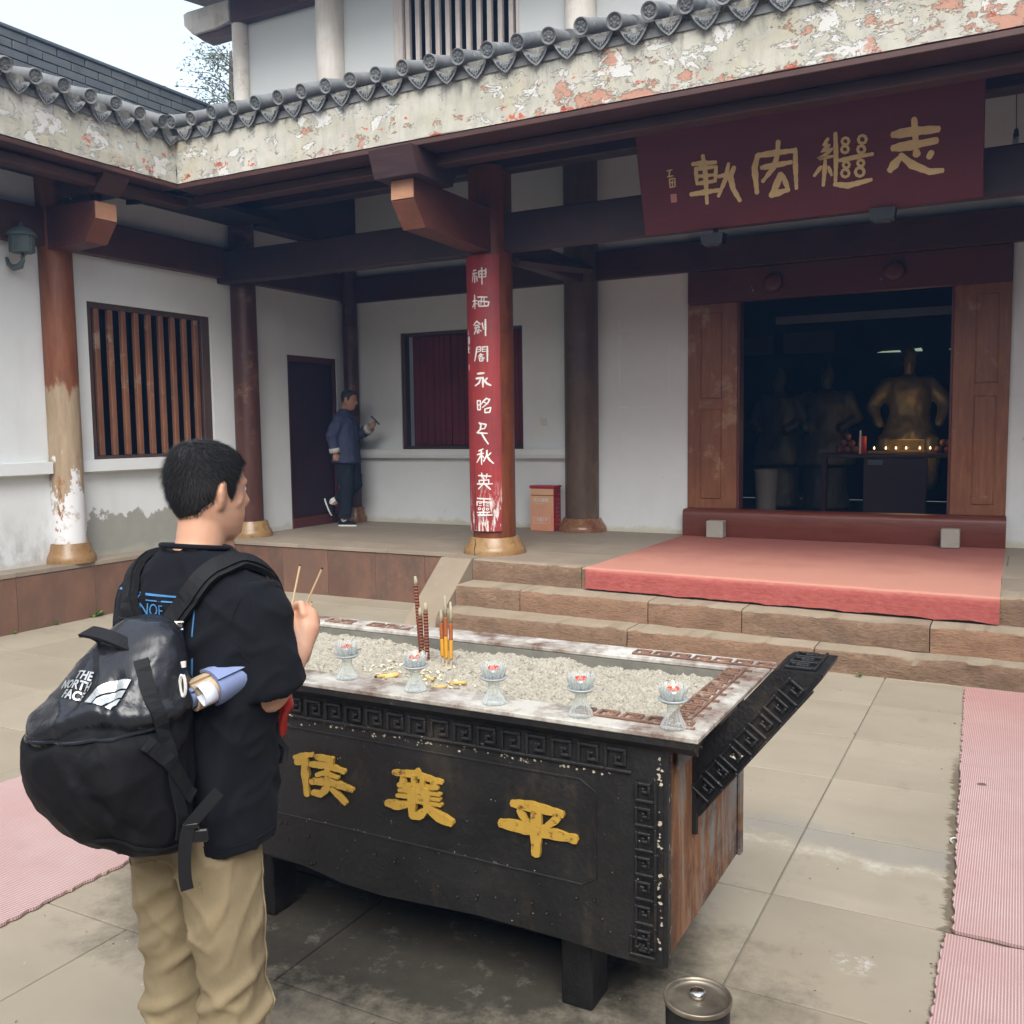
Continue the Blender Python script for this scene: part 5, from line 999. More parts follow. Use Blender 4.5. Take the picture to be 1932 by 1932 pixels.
MB().lathe([(.135,3.602),(.12,3.625),(.10,3.65),(.07,3.67),(.025,3.685),(.012,3.72),(0,3.73)], 16, (-8.06,5.66,0)).build('lantern_roof', 'lamp_iron', wl_, True)
for k in range(8):
    a = k*math.pi/4+.2; MB().tube([(-8.06+.103*math.cos(a),5.66+.103*math.sin(a),3.452),(-8.06+.103*math.cos(a),5.66+.103*math.sin(a),3.602)], .007, 4).build('lantern_bar', 'lamp_iron', wl_)
MB().tube([(-8.06,5.66,3.45),(-8.06,5.66,3.38),(-8.09,5.655,3.335),(-8.16,5.64,3.32),(-8.22,5.63,3.36),(-8.245,5.63,3.42)], [.014,.02,.03,.03,.02,.014], 8).build('bracket', 'lamp_iron', wl_, True)
MB().tube([(-8.06+.07,5.66,3.448),(-8.05,5.66,3.40),(-8.06,5.66,3.33)], .006, 5).build('strut', 'lamp_iron', wl_)
sw = box('light_switch', -5.256, -5.178, 10.586, 10.599, 1.835, 1.918, 'switch_plastic', None, .004); tag(sw, 'small square cream light switch on the wall by the brown column', 'switch')
box('rocker', -5.237, -5.197, 10.581, 10.588, 1.852, 1.9, 'switch_plastic', sw, .003)
fe = empty('extinguisher_box', (-5.1, 10.42, HP), 'red metal fire extinguisher box standing beside the brown column', 'box')
MB().box(-5.265,-4.945,10.30,10.50,HP,.985,.006).build('body', ['box_red'], fe)
MB().box(-5.262,-4.948,10.297,10.2995,HP+.004,.981,0).build('front_plate', 'box_front', fe)
MB().box(-5.265,-4.945,10.30,10.50,.988,1.075,.005).build('lid', 'box_red', fe); MB().box(-5.262,-4.948,10.2975,10.2995,.992,1.066,0).build('lid_plate', 'box_front', fe)
MB().box(-5.277,-4.933,10.29,10.51,1.076,1.105,.008).build('lid_top', 'box_red', fe)
def flat_text(parent, body, size, at, mat, name='lettering', face='y', bold=0, sx=1):
    me = text_mesh(body, size, 0, 'CENTER', bold)
    if face == 'y': mesh_xf(me, lambda x, y, z: (at[0]+x*sx, at[1], at[2]+y))
    else: mesh_xf(me, lambda x, y, z: (at[0], at[1]+x*sx, at[2]+y))
    return mobj(name, me, mat, parent)
flat_text(fe, '灭火器箱', .052, (-5.115,10.2955,.925), 'white_paint', bold=.0008); flat_text(fe, 'FIRE EXTINGUISHER BOX', .0135, (-5.115,10.2955,.885), 'white_paint')
flat_text(fe, '火警119', .043, (-5.105,10.2955,.69), 'white_paint', bold=.001); flat_text(fe, 'FIRE ALARM 119', .015, (-5.105,10.2955,.66), 'white_paint')
mb = MB()
for a, b, c, d in ((-5.215,-5.0,.645,.648),(-5.215,-5.0,.720,.723),(-5.215,-5.212,.648,.720),(-5.003,-5.0,.648,.720)): mb.box(a, b, 10.2945, 10.2962, c, d)
mb.build('label_frame', 'white_paint', fe)
for k, y in enumerate((10.36, 10.42)):
    for j in range(7): flat_text(fe, '使用方法拔销压'[j] if k else '灭火器箱提示用'[j], .03, (-4.9435, y+.02, .93-j*.05), 'white_paint', face='x')
for x, y, w, lb in ((-2.95,10.31,.19,'small grey stone block against the threshold, nearer the brown column'), (-.575,10.28,.17,'small grey stone block against the threshold, nearer the carpet corner edge')):
    o = MB().box(x-w/2, x+w/2, y-.07, y+.07, HP+.012, HP+.20, .008).build('stone_block', 'stone_grey'); tag(o, lb, 'stone block', 'stone blocks at the threshold')
# ------------------------------------------------------------------ carpet and mats
def carpet_front(x): return ylin(7.76, 7.46, x) - .035
mb = MB(); rs = []
for i in range(140):
    x = -3.36 + (3.27)*i/139; yf = carpet_front(x) + .014*mnoise.noise(Vector((x*3,1,1))) + .006*mnoise.noise(Vector((x*14,1,1))); nz = lambda q: .004*mnoise.noise(Vector((x*4, q, 3)))
    prof = [(10.41,.558),(9.6,.557+nz(1)),(8.8,.557+nz(2)),(8.2,.557+nz(3)),(7.95,.558+nz(4)),(yf+.05,.560+nz(5)),(yf+.012,.558+nz(5)),(yf-.006,.545),(yf-.012-.006*mnoise.noise(Vector((x*9,2,2))),.49),(yf-.010,.43),(yf-.016+.006*mnoise.noise(Vector((x*7,5,2))),.374+.014*mnoise.noise(Vector((x*5,8,2)))+.005*mnoise.noise(Vector((x*17,8,2))))]
    if i == 0: x -= 0
    back = [(prof[-1][0]+.012, prof[-1][1]), (yf+.008,.43), (yf+.010,.53), (yf+.03,.551), (8.2,.5515), (10.41,.5515)]
    rs.append([(x + .006*mnoise.noise(Vector((y*2, x, 4))) * (1 if i in (0, 139) else 0), y, z) for y, z in prof+back])
cp = mb.rings(rs, True).build('carpet', 'carpet_red', None, True); shade_auto(cp, 60); tag(cp, 'faded red carpet in front of the hall door folded over the top step', 'carpet')
def floor_mat(name, left, right, y0, y1, mat, lb, ragx=.012, th=.011, z0=.004):
    n = max(20, int((y1-y0)/.02)); L, R = [], []
    for i in range(n+1):
        y = y0+(y1-y0)*i/n; t_ = i/n
        L.append((left(t_)+random.uniform(-ragx,ragx)*.6, y+(random.uniform(-.006,.006) if i in (0,n) else 0))); R.append((right(t_)+random.uniform(-ragx,ragx)*.6, y))
    m = 30; vs, fs = [], []
    for (a, b) in zip(L, R):
        for k in range(m+1):
            u = k/m; x = a[0]+(b[0]-a[0])*u; y = a[1]+(b[1]-a[1])*u
            vs.append((x, y + (random.uniform(-.006,.006) if (a is L[0] or a is L[-1]) else 0), z0+th+.0025*mnoise.noise(Vector((x*3,y*3,1)))))
    for i in range(n):
        for k in range(m): p = i*(m+1)+k; fs.append((p,p+1,p+m+2,p+m+1))
    N = len(vs); edge = [k for k in range(m+1)] + [i*(m+1)+m for i in range(1,n+1)] + [n*(m+1)+k for k in range(m-1,-1,-1)] + [i*(m+1) for i in range(n-1,0,-1)]
    low = [(vs[e][0], vs[e][1], z0) for e in edge]; vs += low
    for i in range(len(edge)): j = (i+1) % len(edge); fs.append((edge[i], N+i, N+j, edge[j]))
    o = MB().add(vs, fs).build(name, mat); return tag(o, lb, 'mat', 'pink openwork floor mats')
floor_mat('floor_mat', lambda t_: -.156-.121*t_, lambda t_: 1.6, 3.515, 6.95, 'mat_right', 'long pink plastic mat running up to the steps')
floor_mat('floor_mat', lambda t_: -.182, lambda t_: 1.6, -1.0, 3.487, 'mat_right', 'pink plastic mat lying end to end before the long one by the pail', z0=.003)
floor_mat('floor_mat', lambda t_: -4.55, lambda t_: -3.2-.03*t_, -1.0, 3.3, 'mat_left', 'pink zigzag plastic mat on the court floor behind the backpack')
o = MB().tube([(-.19+.02*math.sin(a), 4.32+.03*math.cos(a), .012) for a in np.linspace(-2.6,2.2,10)], .003, 5).build('string_loop', 'white_paint'); tag(o, 'little loop of white string beside the long pink mat', 'string')
# ------------------------------------------------------------------ incense burner
bu = empty('incense_burner', (-1.9, 2.87, 0), 'long black cast iron incense burner with gold characters and key pattern', 'incense burner')
BX0, BX1, BY0, BY1 = -2.93, -.845, 2.45, 3.29
prof = [(-2.93,.262),(-2.55,.270),(-2.31,.288),(-2.18,.284),(-1.98,.253),(-1.82,.247),(-1.46,.267),(-1.16,.263),(-.99,.253),(BX1,.254)]
MB().prism(prof + [(BX1,.93),(-2.93,.93)], 'y', BY0, BY0+.03).build('front_panel', 'cast_iron', bu)
MB().prism(prof + [(BX1,.93),(-2.93,.93)], 'y', BY1-.03, BY1).build('back_panel', 'cast_iron', bu)
MB().prism([(BY0+.032,.256),(BY1-.032,.256),(BY1-.032,.93),(BY0+.032,.93)], 'x', BX1-.035, BX1-.006).build('end_panel', 'iron_rust', bu)
MB().prism([(BY0+.032,.256),(BY1-.032,.256),(BY1-.032,.93),(BY0+.032,.93)], 'x', -2.925, -2.895).build('end_panel', 'iron_rust', bu)
MB().box(-2.9,-.88,BY0+.03,BY1-.03,.262,.28).build('floor_plate', 'cast_iron', bu)
MB().box(BX1-.005,BX1+.012,BY0,BY0+.035,.254,.925,.004).build('corner_strip', 'cast_iron', bu); MB().box(BX1-.005,BX1+.010,BY1-.035,BY1,.254,.925,.004).build('corner_strip', 'iron_rust', bu)
for x in (-1.155, -2.43):
    for y in (2.60, 3.12): MB().box(x-.052, x+.052, y-.065, y+.065, 0, .258, .006).build('leg', 'iron_rust' if x > -2 and False else 'cast_iron', bu)
# rim
rim = MB()
RX0, RX1, RY0, RY1, RZ = -3.05, -.735, 2.407, 3.34, .95
for nm, (a, b, c, d) in {'f': (RX0,RX1,RY0,2.545), 'b': (RX0,RX1,3.20,RY1), 'r': (-.835,RX1,2.546,3.199), 'l': (RX0,-2.93,2.546,3.199)}.items():
    MB().box(a, b, c, d, RZ-.016, RZ, .003).build('rim_plate', 'rim_iron', bu)
MB().prism([(RY0+.004,.933),(RY0+.004,.915),(RY0+.03,.895),(BY0+.002,.885),(BY0+.002,.933)], 'x', RX0+.01, RX1-.012).build('rim_moulding', 'cast_iron', bu)
MB().box(-.844,-.75,2.42,3.33,.915,.933,.003).build('rim_moulding', 'iron_rust', bu)
# key-pattern units
def key_mesh(p, h, t, dep):
    mb = MB()
    def bar(x0, x1, y0, y1): mb.box(min(x0,x1), max(x0,x1), min(y0,y1), max(y0,y1), 0, dep, t*.25)
    bar(0, p, 0, t); bar(0, t, t, h); bar(t, .80*p, h-t, h); bar(.80*p-t, .80*p, .28*h, h-t); bar(.36*p, .80*p-t, .28*h, .28*h+t); bar(.36*p, .36*p+t, .28*h+t, .68*h); bar(.36*p+t, .60*p, .68*h-t, .68*h)
    return mb.mesh('key_ornament')
KM = {}
def keys(parent, origin, du, dv, n, p, h, t, dep, mat, skip=()):
    key = (p, h, t, dep, mat)
    if key not in KM: me = key_mesh(p, h, t, dep); me.materials.append(MAT[mat]); KM[key] = me
    du, dv = Vector(du).normalized(), Vector(dv).normalized(); dn = du.cross(dv)
    R = Matrix((du, dv, dn)).transposed().to_4x4()
    for k in range(n):
        if k in skip: continue
        o = bpy.data.objects.new('key_ornament', KM[key]); o.matrix_basis = Matrix.Translation(Vector(origin)+du*p*k) @ R; link(o, parent)
keys(bu, (-2.88, BY0+.001, .808), (1,0,0), (0,0,1), 23, .0845, .070, .0095, .012, 'cast_iron')
keys(bu, (-.863, BY0+.001, .30), (0,0,1), (-1,0,0), 7, .0720, .066, .0092, .012, 'cast_iron')
keys(bu, (-.945, BY0+.001, .275), (1,0,0), (0,0,1), 1, .078, .060, .0092, .012, 'cast_iron')
keys(bu, (-.80, 2.55, RZ), (0,1,0), (-1,0,0), 9, .0705, .066, .0085, .008, 'key_rust')
keys(bu, (-1.14, 2.475, RZ), (1,0,0), (0,1,0), 5, .075, .060, .0085, .008, 'key_rust')
keys(bu, (-1.24, 3.235, RZ), (1,0,0), (0,1,0), 7, .075, .062, .0085, .008, 'key_rust')
keys(bu, (-2.98, 3.235, RZ), (1,0,0), (0,1,0), 10, .075, .062, .0085, .006, 'key_rust', skip=(3,6))
for k in range(8): MB().box(-.797,-.78,2.60+k*.08,2.615+k*.08,RZ,RZ+.005).build('rim_tab', 'key_rust', bu)
# panel line
MB().tube([(-2.78,BY0,.452),(-1.095,BY0,.447),(-1.05,BY0,.475),(-1.052,BY0,.735),(-1.10,BY0,.765),(-2.78,BY0,.772)], .004, 6).build('panel_line', 'cast_iron', bu)
for k, st in STROKES['burner'].items():
    mb = MB()
    for i, (pts, w) in enumerate(st): stroke_prism(mb, pts, w, lambda u, v, d: Vector((u, BY0-d, v)), -.004, .010+.0006*i)
    mb.build('character', 'gold_paint', bu)
rnd = random.Random(3)
for k in range(34):
    x = -2.6+rnd.random()*1.6; z = .29+rnd.random()*.13; r = rnd.uniform(.004,.0065)
    MB().lathe([(r,0),(r*.8,.004),(r*.3,.0065),(0,.007)], 7, (0,0,0)).build('stud', 'cast_iron', bu, True, loc=(x,BY0,z), rot=(math.pi/2,0,0))
for a, b, c, d in ((-2.928,-.838,3.197,3.209),(-2.936,-2.930,2.49,3.196),(-.841,-.835,2.55,3.196)): MB().box(a, b, c, d, .80, .933).build('inner_lining', 'lining_grey', bu)
fl_ = MB(); rnd = random.Random(77)      # cream primer showing where the black paint has flaked
def flake(x, z, r, nrm):
    k = rnd.randint(5, 8); ph = rnd.random()*6
    pts = [(r*rnd.uniform(.35,1.1)*math.cos(ph+2*math.pi*i/k)*rnd.uniform(.6,1.6), r*rnd.uniform(.35,1.1)*math.sin(ph+2*math.pi*i/k)) for i in range(k)]
    if nrm == 'y': fl_.add([(x+u, BY0-.0012-.0002*rnd.random(), z+v) for u, v in pts], [tuple(range(k))])
    else: fl_.add([(BX1+.0132, x+u*.5, z+v*1.5) for u, v in pts], [tuple(range(k))])
for k in range(70): flake(-2.6+rnd.random()*1.6, .796+rnd.gauss(0,.0045), rnd.uniform(.002,.006), 'y')
for k in range(46): flake(-.856+rnd.gauss(0,.004), .28+rnd.random()*.62, rnd.uniform(.002,.008), 'y')
for k in range(30): flake(2.457+rnd.random()*.02, .28+rnd.random()*.62, rnd.uniform(.002,.007), 'x')
for k in range(26): flake(-2.5+rnd.random()*1.4, .452+rnd.gauss(0,.003), rnd.uniform(.0015,.003), 'y')
for k in range(40): flake(-2.6+rnd.random()*1.7, .28+rnd.random()*.5, rnd.uniform(.0012,.0025), 'y')
o = fl_.build('paint_flakes', 'primer_cream', bu); o['kind'] = 'stuff'
# ears
def ear(sx, x0):
    X = lambda q: x0 + sx*q
    pr = [(0,.585),(.02,.60),(.37,1.062),(.375,1.078),(.245,1.078),(.225,1.065),(0,.795)]
    P = [(X(u), v) for u, v in pr]
    e = MB().prism(P if sx > 0 else P[::-1], 'y', 2.735, 2.985).build('ear', 'cast_iron', bu)
    du = Vector((sx*.37, 0, .475)).normalized()
    if sx > 0:
        keys(e, Vector((X(.050), 2.7355, .640)), du, Vector((-du.z, 0, du.x)), 7, .070, .078, .0088, .014, 'cast_iron')
        keys(e, Vector((X(.35), 2.755, 1.0785)), (0,1,0), (-1,0,0), 3, .072, .09, .0088, .010, 'cast_iron')
        MB().tube([(X(.002),2.733,.60),(X(.36),2.733,1.06)], .005, 5).build('ear_edge', 'cast_iron', e)
        MB().tube([(X(.002),2.735,.54),(X(.002),2.735,.80)], .010, 6).build('ear_lug', 'cast_iron', e)
ear(1, -.845); ear(-1, -2.93)
# ash bed
nx, ny = 420, 170; X, Y = np.meshgrid(np.linspace(-2.92,-.848,nx), np.linspace(2.452,3.288,ny)); P = np.stack([X.ravel(), Y.ravel(), np.zeros(nx*ny)], 1)
z = .900 + .012*vnoise(P, (2.2,2.2,1)) + .013*vnoise(P, (9,9,1), 3) + .016*np.abs(vnoise(P, (22,22,1), 9)) + .013*np.abs(vnoise(P, (48,48,1), 5)) + .006*np.random.rand(nx*ny)
fr = np.clip((2.60-P[:,1])/.12, 0, 1); z += .047*fr*(.6+.5*vnoise(P, (4,4,1), 13)); z -= .010*np.clip((P[:,1]-3.1)/.15, 0, 1)
P[:,2] = np.minimum(z, np.where(P[:,1] < 2.546, .946, .97))
me = bpy.data.meshes.new('ash_bed'); idx = np.arange(nx*ny).reshape(ny, nx)
F = np.stack([idx[:-1,:-1].ravel(), idx[:-1,1:].ravel(), idx[1:,1:].ravel(), idx[1:,:-1].ravel()], 1)
me.from_pydata(P.tolist(), [], F.tolist()); ash = mobj('ash_bed', me, 'ash_sand', bu)
ASH = BVHTree.FromPolygons(P.tolist(), F.tolist())
def ash_z(x, y):
    h = ASH.ray_cast(Vector((x, y, 1.5)), Vector((0,0,-1))); return h[0].z if h[0] else .905
cl = MB(); rnd = random.Random(12)
for k in range(2600):
    x, y = rnd.uniform(-2.9,-.86), rnd.uniform(2.56,3.26); r = rnd.uniform(.0025,.0075)*(1.9 if rnd.random() < .08 else 1); zz = ash_z(x, y)
    e = Euler((rnd.random()*6, rnd.random()*6, rnd.random()*6)).to_matrix()
    V = [Vector(v) for v in ((1,0,0),(-1,0,0),(0,1,0),(0,-1,0),(0,0,1),(0,0,-1))]
    cl.add([Vector((x,y,zz)) + e@(v*r*rnd.uniform(.6,1.2)) for v in V], [(0,2,4),(2,1,4),(1,3,4),(3,0,4),(2,0,5),(1,2,5),(3,1,5),(0,3,5)])
o = cl.build('ash_crumbs', 'ash_sand', bu); o['kind'] = 'stuff'
mb = MB()
for k in range(130):
    cxy = [(-2.02,2.80),(-1.86,2.78),(-1.72,2.66)][k % 3]; x = cxy[0]+rnd.gauss(0,.055); y = cxy[1]+rnd.gauss(0,.05)
    zz = ash_z(x, y)+.004; s = rnd.uniform(.004,.012); e = Euler((rnd.uniform(-.6,.6), rnd.uniform(-.6,.6), rnd.random()*6)).to_matrix()
    mb.add([Vector((x,y,zz))+e@Vector(v) for v in ((-s,-s*.4,0),(s,-s*.5,.002),(s*.8,s*.5,.004),(-s*.9,s*.4,.001))], [(0,1,2,3)])
o = mb.build('wax_flakes', 'paper_scrap', bu); o['kind'] = 'stuff'
for k, (x, y, a, L) in enumerate(((-1.98,2.73,.5,.075),(-1.94,2.70,.9,.05),(-1.72,2.66,.35,.055),(-1.66,2.69,.15,.06),(-1.78,2.70,-.4,.045))):
    zz = ash_z(x, y)+.008; d = Vector((math.cos(a), math.sin(a), .12))*L/2
    st = empty('incense_stub', (x, y, zz), ['yellow incense stub with burnt black tip lying on the ash', 'short yellow incense stub beside the burnt tipped one', 'yellow incense stub nearest the burner front rim', 'yellow incense stub on pale flakes before the yellow sticks', 'small yellow incense stub under the yellow sticks'][k], 'incense stub', 'incense stubs on the ash')
    MB().tube([Vector((x,y,zz))-d, Vector((x,y,zz))+d], .0065, 8).build('stub', 'stub_yellow', st, True)
    if k == 0: MB().tube([Vector((x,y,zz))-d*1.25, Vector((x,y,zz))-d], [.003,.006], 6).build('burnt_tip', 'soot_black', st)
# incense standing in the ash
def thick_incense(x, y, h, lean, r, mat, lb, char=.035, mid=None):
    z0 = ash_z(x, y)-.02; b = Vector((x,y,z0)); d = Vector((lean[0], lean[1], 1)).normalized()
    it = empty('incense_stick', (x,y,z0+.02), lb, 'incense stick', 'incense sticks standing in the ash')
    MB().tube([b, b+d*(.05 if mat == 'incense_yellow' else .03)], .003, 6).build('bamboo', 'incense_stick', it)
    s0 = .05 if mat == 'incense_yellow' else .02
    n = 30; pts = [b+d*(s0+(h-char-s0)*i/n) for i in range(n+1)]
    if mat == 'incense_brown': MB().tube(pts, [r*(1+.10*(i % 2)) for i in range(n+1)], 10).build('incense', mat, it)
    else:
        k = int(n*.55); MB().tube(pts[:k+1], r, 10).build('incense', mat, it, True); MB().tube(pts[k:], r*1.03, 10).build('paper_band', mid, it, True)
    MB().tube([b+d*(h-char), b+d*(h-char*.5)+Vector((.001,.001,0)), b+d*h], [r*.95,r*.9,r*.5], 8).build('ash_tip', 'incense_char', it, True)
thick_incense(-2.025,3.02,.345,(-.055,-.02),.0085,'incense_brown','tall dark brown spiral incense stick with ashen tip')
thick_incense(-2.005,2.995,.225,(-.03,-.01),.0085,'incense_brown','middle brown spiral incense stick hidden behind its neighbour')
thick_incense(-1.975,2.985,.245,(-.025,0),.0085,'incense_brown','short brown spiral incense stick nearest the yellow ones')
thick_incense(-1.845,2.915,.285,(0,0),.0075,'incense_yellow','tallest yellow incense stick with burnt top','',mid='incense_red') if False else None
thick_incense(-1.845,2.915,.285,(-.01,.0),.0075,'incense_yellow','tallest yellow incense stick with burnt mottled top',.08,'incense_red')
thick_incense(-1.862,2.918,.225,(-.03,.0),.0075,'incense_yellow','shortest yellow incense stick beside the tallest one',.05,'incense_red')
thick_incense(-1.832,2.925,.265,(.0,.01),.0075,'incense_yellow','yellow incense stick behind the tallest one',.08,'incense_red')
# lotus lamps on the rim
def lotus_lamp(x, y, lit, lb, first=[None]):
    z0 = max(RZ, .947)+.001
    L = empty('lotus_lamp', (x, y, z0), lb, 'candle holder', 'glass lotus candle holders on the burner rim')
    fl = lambda a, j: 1+.05*math.cos(a*14) if j < 6 else 1
    MB().lathe([(.036,0),(.0365,.004),(.031,.014),(.023,.030),(.0175,.046),(.0165,.060),(.019,.066),(.021,.070),(.012,.071)], 56, (x,y,z0), flute=fl).build('pedestal', 'lamp_glass', L, True)
    MB().lathe([(.012,.0715),(.034,.073),(.041,.079),(.0415,.083),(.034,.080),(.012,.078)], 32, (x,y,z0)).build('saucer', 'frosted_glass', L, True)
    for lay, (n, r0, h, tilt) in enumerate(((8,.028,.038,.30),(8,.026,.044,.12))):
        for k in range(n):
            a = 2*math.pi*(k+.5*lay)/n; vs, fs = [], []
            for i in range(6):
                v = i/5; w = .0115*math.sin(math.pi*min(1, .18+v*.80))**.8; rad = r0+tilt*h*math.sin(v*1.7)
                for s in (-1, 0, 1):
                    aa = a + s*w/rad; rr = rad - (.0015 if s == 0 else -.0008)
                    vs.append((x+rr*math.cos(aa), y+rr*math.sin(aa), z0+.082+h*v))
            for i in range(5):
                for s in range(2): p = i*3+s; fs.append((p,p+1,p+4,p+3))
            o = MB().add(vs, fs).build('petal', 'lamp_glass', L, True); md = o.modifiers.new('thick', 'SOLIDIFY'); md.thickness = .0016
    MB().lathe([(0,.084),(.0195,.084),(.021,.106),(.0195,.106),(.019,.1045),(0,.1045)], 24, (x,y,z0)).build('tea_cup', 'tea_cup', L, True)
    MB().lathe([(.0193,.101),(.0193,.1065),(.012,.1085),(.006,.1075),(0,.107)], 20, (x,y,z0)).build('wax', 'candle_red', L, True)
    for k in range(6):
        a = k*1.047; MB().lathe([(0,0),(.006,.001),(.0075,.004),(.004,.007),(0,.0075)], 8, (x+.0115*math.cos(a), y+.0115*math.sin(a), z0+.1065)).build('wax_petal', 'candle_red', L, True)
    if lit:
        MB().lathe([(0,0),(.003,.003),(.0038,.007),(.0022,.014),(0,.021)], 10, (x,y,z0+.111)).build('flame', 'flame', L, True)
for (x, y, l, lb) in ((-1.985,2.507,0,'glass lotus candle holder on the rim nearest the man with the backpack'), (-1.69,2.481,1,'glass lotus candle holder in front of the brown incense sticks, flame showing'), (-1.392,2.465,0,'middle glass lotus candle holder of the five on the rim'), (-1.103,2.467,0,'glass lotus candle holder above the rightmost gold character'), (-.826,2.475,1,'glass lotus candle holder at the burner corner by the iron ear')):
    lotus_lamp(x, y, l, lb)
# pail with lid
pl = empty('metal_pail', (-.70, 2.30, 0), 'round black metal pail with dented lid and steel knob', 'pail')
MB().lathe([(.078,0),(.080,.004),(.084,.285),(.082,.287)], 40, (-.70,2.30,0)).build('body', 'pail_black', pl, True)
MB().lathe([(0,.2875),(.03,.2885),(.06,.290),(.080,.287),(.0815,.293),(.084,.300),(.088,.300),(.0895,.296),(.088,.286),(.0845,.284)], 48, (-.70,2.30,0)).build('lid', 'pail_lid', pl, True)
MB().lathe([(.021,.288),(.0225,.293),(.0225,.300),(.020,.304),(.010,.307),(0,.3075)], 24, (-.705,2.315,0)).build('knob', 'steel', pl, True)
# weeds in the joints
def weed(x, y, z, s, lb):
    w = empty('weed', (x, y, z), lb, 'weed', 'weeds in the stone joints'); rnd = random.Random(int(x*100)+int(y*10))
    for k in range(7):
        a = rnd.uniform(0,6.28); t1 = Vector((math.cos(a), math.sin(a), rnd.uniform(.4,1.6))).normalized(); p = Vector((x,y,z)); tip = p+t1*s*rnd.uniform(.5,1)
        sd = Vector((-t1.y, t1.x, 0)).normalized()*s*.22; mid = p.lerp(tip,.6)+Vector((0,0,s*.1))
        MB().add([p, mid+sd, tip, mid-sd, p+Vector((0,0,.0015))], [(0,1,2,3)]).build('leaf', 'weed_leaf', w)
weed(-2.32,7.0,0,.06,'little green weed at the step foot behind the burner'); weed(-2.05,7.0,0,.04,'smaller green weed at the step foot beside the first'); weed(-.95,6.98,0,.05,'flat weed at the step foot near the pink mat')
weed(-7.97,6.15,0,.13,'tall weed sprout at the platform foot beside the backpack'); weed(-7.97,5.75,0,.06,'low weed at the platform foot'); weed(-7.97,5.30,0,.05,'tiny weed at the platform foot furthest from the backpack')

db = MB(); rnd = random.Random(31)
for k in range(240):
    x, y = rnd.uniform(-3.4,.0), rnd.uniform(1.4,6.6)
    if -3.05 < x < -.75 and 2.35 < y < 3.4 and rnd.random() < .6: continue
    r = rnd.uniform(.002,.006)*(2 if rnd.random() < .06 else 1); e = Euler((rnd.random(), rnd.random(), rnd.random()*6)).to_matrix(); z = .004
    db.add([Vector((x,y,z))+e@Vector(v) for v in ((-r,0,0),(0,-r*.6,.001),(r*1.2,0,.0005),(0,r*.6,.002),(0,0,r*.6))], [(0,1,4),(1,2,4),(2,3,4),(3,0,4),(3,2,1,0)])
o = db.build('debris', 'debris_bits'); tag(o, 'tiny scattered crumbs of ash and grit on the court floor', 'debris', kind='stuff')
# ------------------------------------------------------------------ people
HEAD_Z = np.array([1.515,1.535,1.56,1.585,1.61,1.64,1.67,1.70,1.725,1.745,1.758,1.766])
HEAD_CY = np.array([.035,.034,.026,.020,.014,.008,.003,.0,-.002,-.004,-.006,-.006])
HEAD_RX = np.array([.030,.050,.062,.069,.073,.0765,.078,.0765,.070,.056,.036,.006])
HEAD_RY = np.array([.040,.062,.080,.090,.095,.0985,.100,.098,.088,.070,.046,.008])
def head_pt(a, z, off=0.0):
    """a from +y (face) towards +x (right)"""
    cy, rx, ry = np.interp(z, HEAD_Z, HEAD_CY), np.interp(z, HEAD_Z, HEAD_RX), np.interp(z, HEAD_Z, HEAD_RY)
    return Vector(((rx+off)*math.sin(a), cy+(ry+off)*math.cos(a), z))
def head_rings(mb, T):
    mb.rings([[T(head_pt(2*math.pi*k/28, z)) for k in range(28)] for z in HEAD_Z], True)
    for s in (-1, 1):     # ears
        for q, (r, dx) in enumerate(((.030,.006),(.022,.012))): pass
        pts = [(s*.074,-.006,1.605),(s*.081,-.010,1.622),(s*.086,-.016,1.645),(s*.086,-.014,1.662),(s*.080,-.002,1.668),(s*.076,.006,1.655)]
        mb.tube([T(Vector(p)) for p in pts], [.007,.009,.009,.008,.007,.005], 8, round_ends=True)
        mb.tube([T(Vector((s*.074,.0,1.612))), T(Vector((s*.080,-.006,1.64))), T(Vector((s*.077,-.002,1.658)))], [.007,.010,.007], 8, round_ends=True)
    nose = [(0,.098,1.668),(0,.110,1.645),(0,.122,1.622),(0,.114,1.612)]
    mb.tube([T(Vector(p)) for p in nose], [.009,.011,.0145,.010], 8, round_ends=True)
    for s in (-1, 1):
        mb.tube([T(Vector((s*.012,.108,1.617))), T(Vector((s*.014,.100,1.617)))], [.009,.008], 6, round_ends=True)
        mb.tube([T(Vector((s*.015,.098,1.673))), T(Vector((s*.038,.090,1.675))), T(Vector((s*.056,.070,1.668)))], [.008,.009,.007], 6, round_ends=True)
        mb.tube([T(Vector((s*.05,.058,1.63))), T(Vector((s*.056,.048,1.62)))], [.018,.018], 8, round_ends=True)
    mb.tube([T(Vector((-.024,.096,1.585))), T(Vector((0,.106,1.587))), T(Vector((.024,.096,1.585)))], [.005,.0075,.005], 6, round_ends=True)
    mb.tube([T(Vector((-.020,.096,1.576))), T(Vector((0,.105,1.575))), T(Vector((.020,.096,1.576)))], [.005,.0075,.005], 6, round_ends=True)
    mb.tube([T(Vector((-.012,.088,1.548))), T(Vector((.012,.088,1.548)))], [.016,.016], 8, round_ends=True)
